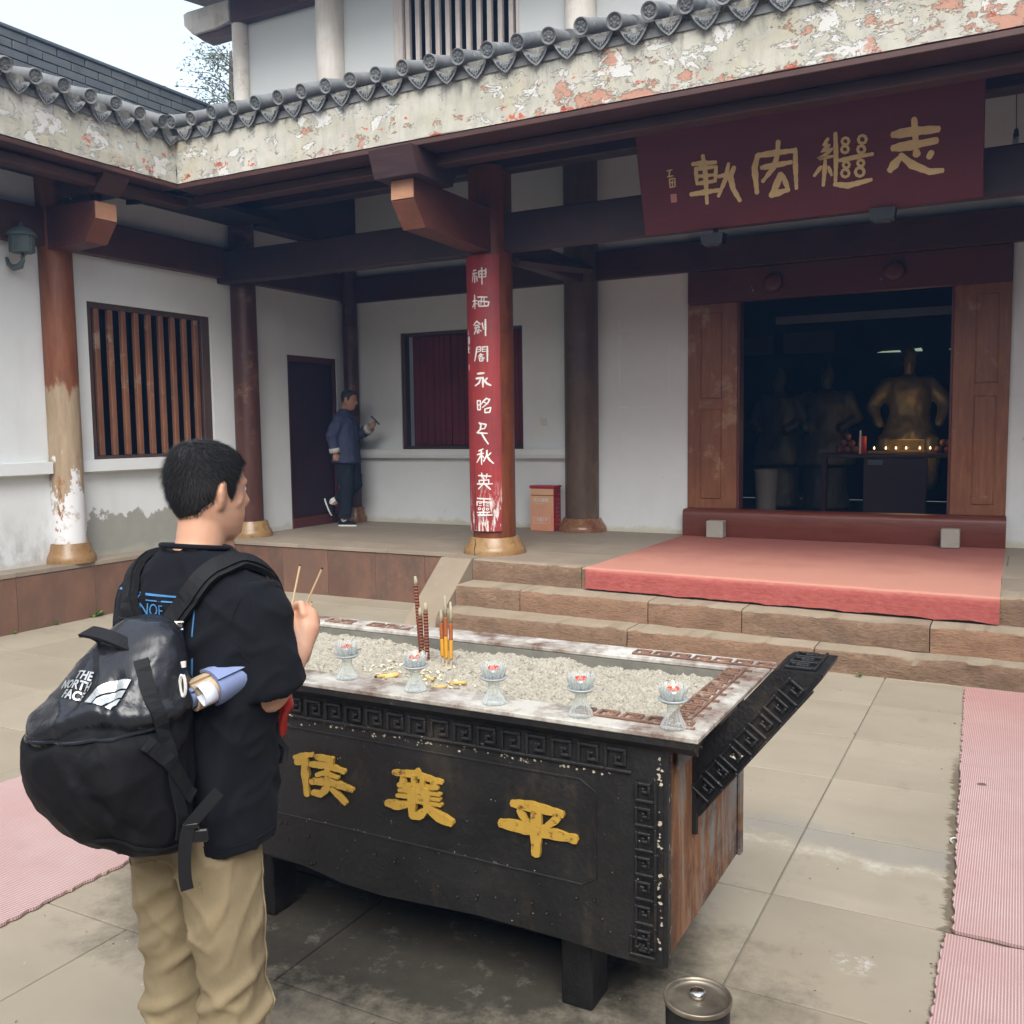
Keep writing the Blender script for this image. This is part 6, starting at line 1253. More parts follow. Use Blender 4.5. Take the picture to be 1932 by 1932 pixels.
def hair_mesh(T, strands=9000, seed=1, off=.009, lens=.020, front=1.712, thin=1.0):
    ang = [0,45,62,72,80,86,96,112,140,180]; hz = [front,front-.006,front-.03,1.655,1.618,1.625,1.668,1.612,1.578,1.562]
    def line(a):
        d = abs((math.degrees(a)+180) % 360-180); return float(np.interp(d, ang, hz))
    mb = MB(); n, m = 72, 16; rs = []
    for j in range(m+1):
        ring = []
        for k in range(n):
            a = 2*math.pi*k/n; z0 = line(a); t_ = (j/m); z = z0+(1.7665-z0)*(1-(1-t_)**1.6)
            e = off*min(1, .25+t_*3.2) + .0025*mnoise.noise(Vector((math.sin(a)*7, math.cos(a)*7, z*40)))
            if j == 0: e = -.006
            p = head_pt(a, min(z, 1.7655), e); p.z += off*.9*max(0, (z-1.70)/.066)
            ring.append(T(p))
        rs.append(ring)
    mb.rings(rs, True); rnd = random.Random(seed)
    for i in range(strands):
        a = rnd.uniform(0, 2*math.pi); z0 = line(a); u = rnd.random()**.8; z = z0+.003+(1.762-z0)*u
        p = head_pt(a, min(z,1.7655), off*min(1,.3+u*3)-.002); p.z += off*.9*max(0,(z-1.70)/.066)
        c = Vector((0, -.01, 1.655)); nrm = (p-c).normalized(); whorl = Vector((0,-.045,1.76)); d = (p-whorl); d -= nrm*d.dot(nrm)
        d = d.normalized() if d.length > 1e-4 else Vector((1,0,0))
        d = (d + nrm*rnd.uniform(.25,.75) + Vector((rnd.gauss(0,.22), rnd.gauss(0,.22), rnd.gauss(0,.15)))).normalized()
        L = lens*rnd.uniform(.6,1.15)*min(1, .25+2.2*u); sd = d.cross(nrm).normalized()*.0009*thin
        q = p + d*L - Vector((0,0,L*.22)); mb.add([T(p+sd), T(p-sd), T(q)], [(0,1,2)])
    return mb
def finger(mb, T, pts, r): mb.tube([T(Vector(p)) for p in pts], [r, r*.98, r*.92, r*.78][:len(pts)], 8, round_ends=True)
def frame(o, fwd, up):
    """hand frame: x along fingers"""
    f = Vector(fwd).normalized(); u = Vector(up); u = (u-f*u.dot(f)).normalized(); s = f.cross(u)
    return lambda v: Vector(o)+f*v[0]+s*v[1]+u*v[2]
def fist(mb, wrist, fwd, up, curl=1.0, side=1, sc=1.0):
    """closed hand: f along the hand, u = back of hand, s towards little finger (side=1) """
    H = frame(wrist, fwd, up); S = lambda x, y, z: H((x*sc, y*side*sc, z*sc))
    mb.tube([S(-.02,0,0), S(.02,0,.002), S(.055,.002,.004), S(.085,.0,.002)], [.026*sc,.030*sc,.036*sc,.032*sc], 12, flat=.62 if False else None, round_ends=True)
    for k, y in enumerate((-.030,-.010,.011,.030)):
        L = (.96,1.05,1.0,.82)[k]; b = S(.085,y,.012)
        pts = [S(.082,y,.012), S(.082+.034*L,y*1.02,.006-.006*curl), S(.082+.030*L,y,-.028*curl), S(.082+.004*L,y*.98,-.040*curl)]
        mb.tube(pts, [.0115*sc,.0108*sc,.0098*sc,.0085*sc], 9, round_ends=True)
    mb.tube([S(.015,-.026,-.006), S(.048,-.046,-.016), S(.078,-.040,-.032), S(.098,-.022,-.042)], [.015*sc,.0135*sc,.012*sc,.010*sc], 9, round_ends=True)

# ---- the visitor with the backpack
MX, MY = -1.705, 1.620
def W(p): p = Vector(p); return Vector((MX+p.x, MY+p.y, p.z))
man = empty('person', (MX, MY, 0), 'man in black t-shirt and khaki trousers holding incense, seen from behind', 'person')
HY = math.radians(-9)
def HW(p):     # head turned slightly to his right and bowed
    q = Matrix.Rotation(HY, 3, 'Z') @ (Matrix.Rotation(math.radians(-5), 3, 'X') @ (Vector(p)-Vector((0,0,1.53)))*.945) + Vector((0,.006,1.537)); return W(q)
EL, WR = Vector((.200,-.005,1.182)), Vector((.165,.150,1.252))
ELl, WRl = Vector((-.225,.055,1.20)), Vector((-.02,.25,1.25))
b = MB(); head_rings(b, HW)
b.tube([W((0,-.035,1.40)), W((0,-.022,1.47)), W((0,-.006,1.52)), HW((0,-.004,1.58)), HW((0,0,1.63))], [.082,.062,.056,.056,.052], 18, round_ends=True)
b.tube([W((0,.06,1.44)), HW((0,.045,1.55))], [.035,.035], 10)
b.rings([[W(p) for p in oval((0,cy,z), rx, ry, 26, 2.4)] for z, cy, rx, ry in ((.84,-.05,.135,.08),(.95,-.045,.13,.08),(1.10,-.035,.135,.08),(1.25,-.015,.155,.095),(1.36,-.01,.165,.10),(1.43,-.015,.12,.075),(1.465,-.02,.06,.05))], True)
for e, w, s in ((EL, WR, 1), (ELl, WRl, -1)):
    sh = Vector((s*.155,-.01,1.372))
    b.tube([W(sh), W(sh.lerp(e,.5)), W(e)], [.047,.044,.040], 12, round_ends=True); b.tube([W(e), W(e.lerp(w,.3)), W(e.lerp(w,.75)), W(w)], [.043,.044,.032,.027], 12, round_ends=True)
    b.tube([W((s*.085,-.055,.90)), W((s*.095,-.045,.5)), W((s*.095,-.065,.09))], [.065,.048,.036], 12, round_ends=True)
    b.tube([W((s*.10,-.10,.045)), W((s*.105,.06,.035))], [.035,.035], 10, round_ends=True)
fist(b, W(WR), (-.12,.30,.52), (.80,.15,.25), 1.0, 1, .95)
fist(b, W(WRl), (.35,.25,.30), (-.5,.6,.3), 1.0, -1, .92)
mobj('body', remesh(b, .0052, 3, 'body'), 'skin', man)
o = hair_mesh(HW, 17000, 1, .008, .021, 1.712, .8).build('hair', 'hair_black', man)
for s in (-1, 1): MB().lathe([(0,-.011),(.008,-.008),(.011,0),(.008,.008),(0,.011)], 12, HW((s*.031,.088,1.655))).build('eye', 'sole_white', man, True)
# t-shirt
def cloth_disp(me, amp, fn=None, seed=0, ridge=0):
    a = getco(me); n = getno(me); h = amp*(.6*vnoise(a, (6,6,3.2), seed)+.35*vnoise(a, (15,15,8), seed+5))
    if ridge:
        r1 = 1-np.abs(vnoise(np.stack([a[:,0]+.5*a[:,2], a[:,1], a[:,2]], 1), (7,7,5), seed+3))*2.2; r2 = 1-np.abs(vnoise(np.stack([a[:,0]-.6*a[:,2], a[:,1], a[:,2]], 1), (11,11,7), seed+8))*2.2
        h = h + ridge*(np.clip(r1,0,1)**4+.7*np.clip(r2,0,1)**4-.25)
    if fn is not None: h = h + np.array([fn(Vector(p)) for p in a])
    setco(me, a + n*h[:,None])
SH = [(.842,-.055,.212,.120),(.87,-.055,.210,.118),(.98,-.052,.203,.114),(1.10,-.046,.200,.113),(1.22,-.035,.206,.117),(1.32,-.018,.225,.130),(1.385,-.014,.220,.125),(1.435,-.014,.188,.110),(1.472,-.016,.142,.094),(1.500,-.018,.098,.080),(1.515,-.018,.078,.070)]
s_ = MB(); s_.rings([[W(p) for p in oval((0,cy,z), rx, ry, 40, 2.5)] for z, cy, rx, ry in SH], True)
for e, w, s in ((EL, WR, 1), (ELl, WRl, -1)):
    sh = Vector((s*.150,-.012,1.385)); end = sh.lerp(e,.93) + Vector((s*.012,.004,-.004))
    s_.tube([W(sh), W(Vector((s*.178,-.008,1.365))), W(sh.lerp(e,.40)+Vector((s*.016,-.004,-.005))), W(sh.lerp(e,.70)+Vector((s*.014,0,0))), W(end)], [.088,.080,.075,.074,.076], 20, up=(0,1,0))
sm = remesh(s_, .0078, 9, 'shirt')
def folds(p):
    x, y, z = p.x-MX, p.y-MY, p.z
    h = 0
    # diagonal drags from the right armpit and straps
    for (ax, az, dx, dz, L, w_, a_) in ((.20,1.33,-.45,-1,.34,.016,.013),(.20,1.28,-.15,-1,.38,.018,.013),(.17,1.36,-.9,-.6,.22,.014,.011),(.22,1.22,.12,-1,.34,.018,.011),(.12,1.10,.2,-1,.26,.02,.010),(.02,1.0,.3,-1,.16,.02,.010),(.18,1.05,-.25,-1,.2,.018,.010)):
        l = math.hypot(dx, dz); t_ = ((x-ax)*dx+(z-az)*dz)/l; q = ((x-ax)*dz-(z-az)*dx)/l
        if -.02 < t_ < L: h += a_*math.exp(-(q/w_)**2)*math.sin(math.pi*min(1, max(0, (t_+.02)/(L+.02))))
    if z < .90: h += .006*math.sin(x*21+y*17)*(.90-z)/.06
    return h
cloth_disp(sm, .010, folds, 2, .008); shirt = mobj('t_shirt', sm, 'shirt_black', man); SHB = BVHTree.FromPolygons([v.co[:] for v in sm.vertices], [p.vertices[:] for p in sm.polygons])
MB().tube([W((.082*math.sin(a), -.018+.074*math.cos(a), 1.5165-.010*math.cos(a))) for a in np.linspace(0, 2*math.pi, 41)], .0065, 7).build('collar', 'shirt_black', shirt, True)
def drape(pt, off, bvh=None):
    h = (bvh or SHB).find_nearest(Vector(pt)); return h[0]+h[1]*off, h[1]
# trousers
tq = MB(); tq.rings([[W(p) for p in oval((0,cy,z), rx, ry, 32, 2.3)] for z, cy, rx, ry in ((.80,-.06,.160,.10),(.90,-.055,.160,.10),(1.0,-.045,.145,.095))], True)
for s in (-1, 1):
    kx = .012 if s > 0 else 0
    rr = []
    for z, x, y, rx, ry in [(q0, q1-.006, q2-.058, q3*.94, q4*.86) for q0, q1, q2, q3, q4 in ((.93,.075,-.004,.095,.122),(.80,.085,-.006,.097,.122),(.70,.093,-.004,.091,.112),(.58,.099,.002,.083,.099),(.48,.101,.008,.078,.091),(.36,.101,.002,.075,.087),(.22,.101,-.008,.073,.085),(.10,.101,-.012,.072,.087),(.045,.101,-.012,.073,.089))]:
        rr.append([W(p) for p in oval((s*x+(.01 if s > 0 else -.012), y+(.015 if s < 0 else -.01), z), rx, ry, 26, 2.2)])
    tq.rings(rr, True)
tm = remesh(tq, .0085, 6, 'trousers')
def tfolds(p):
    x, y, z = p.x-MX, p.y-MY, p.z; h = 0; s = 1 if x > 0 else -1
    for (z0, sl, a_, w_) in ((.52,.55,.010,.016),(.47,-.5,.010,.017),(.43,.35,.009,.015),(.385,-.6,.009,.016),(.60,.75,.008,.02),(.72,.9,.007,.022),(.33,.5,.008,.016),(.28,-.4,.008,.016),(.20,.3,.009,.018),(.14,-.3,.010,.02)):
        u = (x*s-.11)*sl*(1 if s > 0 else -.8) + (y)*.35; q = z-z0-u; h += 1.35*a_*math.exp(-(q/w_)**2)*(.45+.55*math.sin(9*x+13*y+z0*40))
    return h-.003
cloth_disp(tm, .008, tfolds, 11, .006); tr_ = mobj('trousers', tm, 'khaki', man)
TB = BVHTree.FromPolygons([v.co[:] for v in tm.vertices], [p.vertices[:] for p in tm.polygons])
mb = MB(); pts = [drape(W((.205, .01, z)), .001, TB)[0] for z in np.linspace(.82,.10,26)]; mb.tube(pts, .0022, 5); mb.build('side_seam', 'khaki', tr_)
for s in (-1, 1):
    so = MB().prism([(s*.11-.045,-.10),(s*.11+.045,-.10),(s*.115+.052,.06),(s*.115+.03,.165),(s*.115-.03,.165),(s*.115-.052,.06)], 'z', 0, .028); so.v = [tuple(W((v[0]-.012*s, v[1]-.058, v[2]))) for v in so.v]
    sh_ = MB(); sh_.rings([[W((s*.10+rx*math.cos(a), cy-.058+ry*math.sin(a), z)) for a in np.linspace(0,2*math.pi,20,endpoint=False)] for z, cy, rx, ry in ((.028,.03,.046,.13),(.06,.02,.045,.12),(.085,-.01,.042,.075),(.11,-.03,.04,.055))], True)
    o = sh_.build('shoe', 'shoe_cloth', man, True); so.build('sole', 'sole_white', o)
for sd in (-1, 1):      # shoulder and sleeve seams, hem stitching, back pocket
    mb = MB(); mb.tube([drape(W((sd*.192+.012*sd*math.cos(a), -.010+.085*math.cos(a), 1.352+.075*math.sin(a))), .0005)[0] for a in np.linspace(-2.9,2.9,30)], .0022, 5); mb.build('sleeve_seam', 'shirt_black', shirt)
mb = MB(); mb.tube([drape(W((.215*math.cos(a), -.055+.122*math.sin(a), .866)), .0005)[0] for a in np.linspace(0, 2*math.pi, 60)], .0016, 5); mb.build('hem_stitch', 'shirt_black', shirt)
for sd in (-1, 1):
    P4 = [drape(W((sd*.085+u, -.19, v)), .0015, TB)[0] for u, v in ((-.055,.775),(.055,.782),(.055,.77),(-.055,.763),(-.055,.775))]
    MB().tube(P4, .002, 5).build('back_pocket', 'khaki', tr_)
# shirt print
def project(me, origin, ux, uy, bvh, ray, off=.0025):
    """wrap a flat mesh (x,y) on a surface along ray"""
    bm = bmesh.new(); bm.from_mesh(me); bmesh.ops.triangulate(bm, faces=bm.faces[:])
    for _ in range(2):
        es = [e for e in bm.edges if e.calc_length() > .012]
        if es: bmesh.ops.subdivide_edges(bm, edges=es, cuts=1); bmesh.ops.triangulate(bm, faces=bm.faces[:])
    ux, uy, ray = Vector(ux).normalized(), Vector(uy).normalized(), Vector(ray).normalized()
    for v in bm.verts:
        p = Vector(origin)+ux*v.co.x+uy*v.co.y; h = bvh.ray_cast(p-ray*.6, ray)
        if h[0] is not None: v.co = h[0]+h[1]*off
        else: v.co = p
    bm.to_mesh(me); bm.free(); me.update(); return me
def flat_rects(rects):
    mb = MB()
    for x0, y0, x1, y1 in rects: mb.add([(x0,y0,0),(x1,y0,0),(x1,y1,0),(x0,y1,0)], [(0,1,2,3)])
    return mb.mesh('rects')
PO_ = W((0,-.2,1.372)); PU, PW, PR = (1,0,0), (0,0,1), (0,1,0)
mobj('print_frame', project(flat_rects([(-.165,.044,.104,.048),(.100,-.26,.104,.044),(-.13,.032,.070,.035),(-.13,-.012,.070,-.009)]), PO_, PU, PW, SHB, PR), 'print_blue', shirt)
for body, sz, x, y in (('E', .046, -.128, .012), ('RNOE', .038, -.030, .012), ('DI', .046, .068, .010), ('the book of', .013, -.09, .0395)):
    me = text_mesh(body, sz); mesh_xf(me, lambda a, b_, c: (a+x, b_+y, 0)); mobj('print_lettering', project(me, PO_, PU, PW, SHB, PR), 'print_blue', shirt)
# ---- backpack
PZ = .033
def W2(p): p = Vector(p); return W((p.x, p.y, p.z+PZ))
bp = empty('backpack', (MX, MY-.3, .8), 'bulky black backpack with glossy lid and silver logo on the man', 'backpack')
BP = [(.842,.03,-.215,.085,.050),(.862,.02,-.232,.132,.085),(.905,.008,-.255,.160,.118),(.97,-.002,-.272,.174,.142),(1.045,-.008,-.280,.180,.155),(1.11,-.010,-.277,.178,.153),(1.17,.002,-.258,.160,.132),(1.23,.014,-.236,.138,.106),(1.285,.024,-.214,.112,.078),(1.325,.030,-.198,.088,.056),(1.350,.032,-.190,.058,.034)]
q = MB(); q.rings([[W2(p) for p in oval((x,y,z), rx, ry, 44, 2.35)] for z, x, y, rx, ry in BP], True)
pm = remesh(q, .0078, 7, 'pack')
def pfold(p):
    x, y, z = p.x-MX, p.y-MY, p.z-PZ; h = 0
    zc = 1.135+.10*x+.02*math.sin(x*22); h -= .016*math.exp(-((z-zc)/.012)**2)*(1 if y < -.25 else .4)    # seam crease under the lid
    h += .010*math.exp(-((z-zc-.03)/.02)**2)
    for (x0, z0, dx, dz, L, w_, a_) in ((.07,1.27,.3,-1,.14,.014,.012),(.02,1.26,-.2,-1,.10,.013,.009),(.12,1.20,-.6,-1,.14,.013,.010),(.06,1.10,.5,-1,.26,.016,.012),(.12,1.06,-.2,-1,.20,.014,.010),(.0,1.03,.6,-.8,.2,.02,.008),(.15,.98,-.5,-1,.14,.014,.010)):
        l = math.hypot(dx, dz); t_ = ((x-x0)*dx+(z-z0)*dz)/l; qq = ((x-x0)*dz-(z-z0)*dx)/l
        if 0 < t_ < L and y < -.15: h -= a_*math.exp(-(qq/w_)**2)*math.sin(math.pi*t_/L)
    return h
cloth_disp(pm, .009, pfold, 21, .0045)
PB = BVHTree.FromPolygons([v.co[:] for v in pm.vertices], [p.vertices[:] for p in pm.polygons])
def split_mesh(me, test):
    co = getco(me); A, B = MB(), MB(); mp = [{}, {}]
    for p in me.polygons:
        k = 0 if test(Vector(p.center)) else 1; M_ = (A, B)[k]; ids = []
        for i in p.vertices:
            if i not in mp[k]: mp[k][i] = len(M_.v); M_.v.append(tuple(co[i]))
            ids.append(mp[k][i])
        M_.f.append(tuple(ids)); M_.mi.append(0)
    return A, B
A, B = split_mesh(pm, lambda c: c.z-PZ > 1.135+.10*(c.x-MX)+.02*math.sin((c.x-MX)*22))
lid = A.build('lid', 'pack_gloss', bp, True); packb = B.build('pack_body', 'pack_matte', bp, True)
def strap(pts, width, parent, bvh, off=.010, mat='webbing', thick=.004, name='strap'):
    P_, N_ = [], []
    for p in pts:
        a, n_ = drape((W2 if bvh is PB else W)(p), off, bvh); P_.append(a); N_.append(n_)
    for k in range(1): P_ = [P_[0]]+[(P_[i-1]+P_[i]*2+P_[i+1])/4 for i in range(1, len(P_)-1)]+[P_[-1]]
    return MB().ribbon(P_, width, thick, N_).build(name, mat, parent)
def spline(pts, n=24):
    pts = [Vector(p) for p in pts]; out = []
    for i in range(len(pts)-1):
        p0, p1, p2, p3 = pts[max(i-1,0)], pts[i], pts[i+1], pts[min(i+2,len(pts)-1)]
        m = max(2, n//(len(pts)-1))
        for k in range(m):
            t_ = k/m; out.append(.5*((2*p1)+(p2-p0)*t_+(2*p0-5*p1+4*p2-p3)*t_*t_+(3*p1-p0-3*p2+p3)*t_**3))
    out.append(pts[-1]); return out
for s in (-1, 1):
    up = [(s*.052,-.185,1.315),(s*.064,-.165,1.37),(s*.100,-.12,1.43),(s*.118,-.05,1.47),(s*.125,.02,1.46),(s*.135,.10,1.40),(s*.14,.15,1.28),(s*.145,.155,1.12),(s*.18,.10,1.0)]
    strap(spline(up, 40), .050, bp, SHB, .012, 'webbing', .013, 'shoulder_strap')
    strap(spline(up[:6], 30), .030, bp, SHB, .022, 'webbing', .004, 'strap_webbing')
    a, n_ = drape(W((s*.072,-.175,1.352)), .022)
    fz = Matrix.Translation(a) @ n_.to_track_quat('Z', 'Y').to_matrix().to_4x4()
    bk = MB().box(-.022,.022,-.016,.016,0,.008,.002,0,fz).build('buckle', 'buckle_black', bp)
    MB().box(-.024,.024,.012,.017,.008,.011,.001,0,fz).box(-.024,.024,-.004,.001,.008,.011,.001,0,fz).build('buckle_bar', 'steel' if s > 0 else 'buckle_black', bk)
strap(spline([(.12,-.30,1.30),(.155,-.30,1.22),(.175,-.28,1.12),(.18,-.26,1.0),(.165,-.25,.90)], 26), .030, bp, PB, .006, 'webbing', .005, 'side_strap')
strap(spline([(.17,-.33,1.13),(.185,-.27,1.06),(.185,-.22,.98)], 20), .032, bp, PB, .008, 'webbing', .006, 'side_strap')
# top carry handle
hd = [W2((-.055,-.25,1.300)), W2((-.06,-.28,1.322)), W2((-.03,-.292,1.330)), W2((.02,-.284,1.322)), W2((.055,-.265,1.302)), W2((.075,-.24,1.28))]
MB().ribbon(spline(hd, 24), .032, .008, (0,-.45,1)).build('carry_handle', 'webbing', bp)
# side pocket edge, dangling webbing, buckle, zip pull
MB().ribbon(spline([W2((.235,-.205,.995)), W2((.215,-.235,.96)), W2((.195,-.255,.925)), W2((.190,-.262,.88)), W2((.190,-.265,.83)), W2((.192,-.262,.795))], 26), .026, .003, (.75,-.65,.1)).build('loose_strap', 'webbing', bp)
MB().box(-.016,.016,-.012,.012,-.006,.006,.002,0,Matrix.Translation(W2((.192,-.245,.93))) @ Matrix.Rotation(.7,4,'Z')).build('buckle', 'buckle_black', bp)
MB().box(-.018,.018,-.006,.006,-.014,.014,.003,0,Matrix.Translation(W2((.205,-.235,.905))) @ Matrix.Rotation(.7,4,'Z')).build('buckle', 'buckle_black', bp)
zp, zn = drape(W2((.14,-.22,1.235)), .012, PB)
zo = MB().tube([zp+Vector((0,0,.03)), zp+Vector((.001,0,.018))], [.006,.005], 8).build('zip_pull', 'zip_white', bp)
MB().tube([zp+Vector((.010*math.sin(a)*.8,-.004,.003-.026*(1-math.cos(a))*.9)) for a in np.linspace(.3,2*math.pi-.3,16)], .0035, 6).build('pull_loop', 'zip_white', zo)
def radial(a, z):
    c = W2((0,-.25,z)); d = Vector((math.sin(a), -math.cos(a), 0)); h = PB.ray_cast(c+d*.6, -d); return (h[0] if h[0] else c+d*.2) + d*.003
MB().tube([radial(a, 1.128+.10*.17*math.sin(a)) for a in np.linspace(-1.5,1.5,40)], .004, 6).build('piping', 'pack_gloss', bp)
MB().tube([radial(a, 1.128+.10*.17*math.sin(a)+.16*math.cos(a*.9)) for a in np.linspace(-1.35,1.35,36)], .003, 6).build('piping', 'pack_gloss', bp) if False else None
MB().tube([radial(a, .90+.02*math.sin(a*3)) for a in np.linspace(.4,1.7,24)], .0035, 6).build('piping', 'pack_matte', bp)
# logo on the lid
LO = W2((.022,-.36,1.246)); lr = Vector((-.05,.72,-.69)).normalized(); lx = Vector((1,.0,0)); lx = (lx-lr*lx.dot(lr)).normalized(); ly = lx.cross(-lr) if False else (-lr).cross(lx)
rz_ = math.radians(2); lx2 = lx*math.cos(rz_)+ly*math.sin(rz_); ly2 = -lx*math.sin(rz_)+ly*math.cos(rz_)
for body, x, y in (('THE', -.032, .026), ('NORTH', -.046, .0), ('FACE', -.036, -.026)):
    me = text_mesh(body, .026, 0, 'CENTER', .0008); mesh_xf(me, lambda a, b_, c: (a*.95+x*.85, b_+y*.85, 0)); mobj('logo_lettering', project(me, LO, lx2, ly2, PB, lr, .0035), 'logo_silver', lid)
mb = MB()
for r0, r1 in ((.010,.024),(.028,.045),(.049,.069)):
    n = 14; vs, fs = [], []
    for i in range(n+1):
        a = math.pi/2*i/n; vs += [(.012+.0+ (.075-r0*math.cos(a)*1.0) - .075 + .075, -.036+r0*math.sin(a), 0), (.012+.075-r1*math.cos(a), -.036+r1*math.sin(a), 0)]
    for i in range(n): fs.append((2*i,2*i+1,2*i+3,2*i+2))
    mb.add(vs, fs)
mb.add([(.087,-.036,0)]+[(.087+.0125*1.0*math.sin(t_)*.9, -.036+.072*math.cos(t_)*(1 if True else 0), 0) for t_ in np.linspace(0,math.pi/2,8)], [tuple(range(9))]) if False else None
mobj('logo_mark', project(mb.mesh('arc'), LO, lx2, ly2, PB, lr, .0035), 'logo_silver', lid)
# ---- things he holds
tw = empty('rolled_towel', tuple(W((.17,-.12,1.2))), 'rolled blue and tan towel clamped under the man\'s arm', 'towel')
ax = Vector((-.22,-.93,-.20)).normalized(); c0 = W((.178,-.010,1.250)); sx_ = ax.cross(Vector((0,0,1))).normalized(); sz_ = sx_.cross(ax)
def roll(r0, r1, turns, L0, L1, mat, name, ph=0, th=.004):
    rs = []
    n = int(turns*22)
    for i in range(n+1):
        t_ = i/n; a = ph+turns*2*math.pi*t_; r = r0+(r1-r0)*t_+.002*math.sin(a*3)
        d = sx_*math.cos(a)+sz_*math.sin(a)*.86
        rs.append([c0+ax*L0+d*(r-th), c0+ax*L0+d*r, c0+ax*L1+d*r, c0+ax*L1+d*(r-th)])
    o = MB().rings(rs, True).build(name, mat, tw, True); return shade_auto(o, 60)
roll(.009,.018,1.3,.0,.180,'towel_edge','towel_layer',.3,.006); roll(.021,.031,1.25,.0,.186,'towel_blue','towel_layer',.8,.008); roll(.034,.042,1.1,.0,.178,'towel_tan','towel_layer',1.2,.008); roll(.045,.053,1.08,-.02,.130,'towel_blue','towel_layer',2.0,.008)
fl = [c0+ax*.180+sx_*(-.026)+sz_*.028, c0+ax*.184+sx_*(-.050)+sz_*.034, c0+ax*.186+sx_*(-.072)+sz_*.022, c0+ax*.186+sx_*(-.072)+sz_*.002, c0+ax*.184+sx_*(-.054)+sz_*(-.006), c0+ax*.182+sx_*(-.032)+sz_*.008]
fl2 = spline(fl, 30); MB().rings([[p-ax*.03, p, p+(p-c0-ax*.17).normalized()*.006, p-ax*.03+(p-c0-ax*.17).normalized()*.006] for p in fl2], True).build('towel_flap', 'towel_edge', tw, True)
for (bs, tp, lb) in (((.075,.245,1.295),(.145,.262,1.437),'long thin incense stick held upright in the man\'s hands'), ((.118,.235,1.30),(.128,.236,1.352),'short thin incense stick held beside the long one'), ((.03,.26,1.295),(.030,.31,1.432),'thin incense stick leaning behind the man\'s shoulder')):
    hs = empty('held_incense', tuple(W(bs)), lb, 'incense stick', 'incense sticks in the man\'s hands'); a, c = W(bs), W(tp)
    MB().tube([a+(a-c)*.5, a.lerp(c,.97)], .0026, 7).build('stick', 'incense_stick', hs); MB().tube([a.lerp(c,.97), c], [.0028,.002], 6).build('burnt_tip', 'soot_black', hs)
rb = empty('red_bag', tuple(W((.12,.22,1.0))), 'shiny red plastic bag hanging from the man\'s wrist before the burner', 'bag')
q = MB(); q.rings([[W((cx+rx*math.cos(a), cy+ry*math.sin(a)+.004*math.sin(a*5+z*60), z+.006*math.sin(a*3))) for a in np.linspace(0,2*math.pi,26,endpoint=False)] for z, cx, cy, rx, ry in ((.985,0.030,0.200,.008,.006),(1.02,0.037,0.200,.022,.016),(1.08,0.043,0.197,.044,.028),(1.14,0.035,0.195,.052,.030),(1.20,0.015,0.200,.036,.022),(1.25,-0.025,0.200,.016,.012),(1.262,-0.045,0.200,.008,.006))], True)
rm = remesh(q, .006, 2, 'bag'); cloth_disp(rm, .008, None, 33, .008); mobj('bag_body', rm, 'plastic_red', rb)
MB().ribbon(spline([W((-.03,.20,1.245)), W((-.035,.215,1.262)), W((-.03,.23,1.268))], 10), .012, .002, (0,-.6,.8)).build('bag_handle', 'plastic_red', rb)

# ---- the elderly man with the phone on the platform
OM = Matrix.Translation((-7.84, 10.0, HP)) @ Matrix.Rotation(math.radians(-72), 4, 'Z') @ Matrix.Scale(1.015, 4)
def V_(p): return OM @ Vector(p)
om = empty('person', tuple(OM.translation), 'grey haired man in navy jacket walking and looking at his phone', 'person')
def HV(p): return V_(Matrix.Rotation(math.radians(-14), 3, 'X') @ (Vector(p)-Vector((0,0,1.53))) + Vector((0,.03,1.525)))
rE, rW = Vector((.262,-.085,1.18)), Vector((.245,-.055,.955)); lE, lW = Vector((-.245,.10,1.17)), Vector((-.12,.30,1.27))
b = MB(); head_rings(b, HV); b.tube([V_((0,-.02,1.40)), V_((0,.0,1.50)), HV((0,.0,1.58))], [.07,.058,.055], 14, round_ends=True)
b.rings([[V_(p) for p in oval((0,0,z), rx, ry, 22, 2.3)] for z, rx, ry in ((.86,.15,.10),(1.1,.15,.10),(1.33,.14,.09),(1.42,.06,.05))], True)
for sh, e, w in ((Vector((.15,0,1.36)), rE, rW), (Vector((-.15,0,1.36)), lE, lW)): b.tube([V_(sh), V_(e), V_(w)], [.04,.034,.026], 10, round_ends=True)
b.tube([V_((.09,0,.90)), V_((.09,.03,.48)), V_((.09,-.01,.07))], [.075,.05,.034], 10, round_ends=True); b.tube([V_((-.09,0,.90)), V_((-.09,.10,.50)), V_((-.09,-.20,.285))], [.075,.05,.034], 10, round_ends=True)
fist(b, V_(rW), OM.to_3x3() @ Vector((-.05,.1,-1)), OM.to_3x3() @ Vector((1,0,0)), .8, 1, .92); fist(b, V_(lW), OM.to_3x3() @ Vector((.25,.75,.55)), OM.to_3x3() @ Vector((-.35,.45,-.75)), .8, -1, .92)
mobj('body', remesh(b, .0085, 3, 'body'), 'skin_old', om)
hair_mesh(HV, 3500, 4, .006, .010, 1.722).build('hair', 'hair_grey', om)
j = MB(); j.rings([[V_(p) for p in oval((0,cy,z), rx, ry, 30, 2.3)] for z, cy, rx, ry in ((.82,.0,.232,.168),(.95,.0,.225,.16),(1.10,.005,.215,.155),(1.25,.005,.215,.15),(1.36,0,.212,.135),(1.42,-.005,.175,.11),(1.46,-.01,.11,.085),(1.50,-.005,.075,.072),(1.525,.0,.070,.068))], True)
for sh, e, w, s in ((Vector((.155,0,1.385)), rE, rW, 1), (Vector((-.155,0,1.385)), lE, lW, -1)): j.tube([V_(sh), V_(sh.lerp(e,.5)+Vector((s*.02,0,0))), V_(e), V_(e.lerp(w,.6)), V_(e.lerp(w,.93))], [.085,.080,.074,.066,.064], 16, round_ends=False)
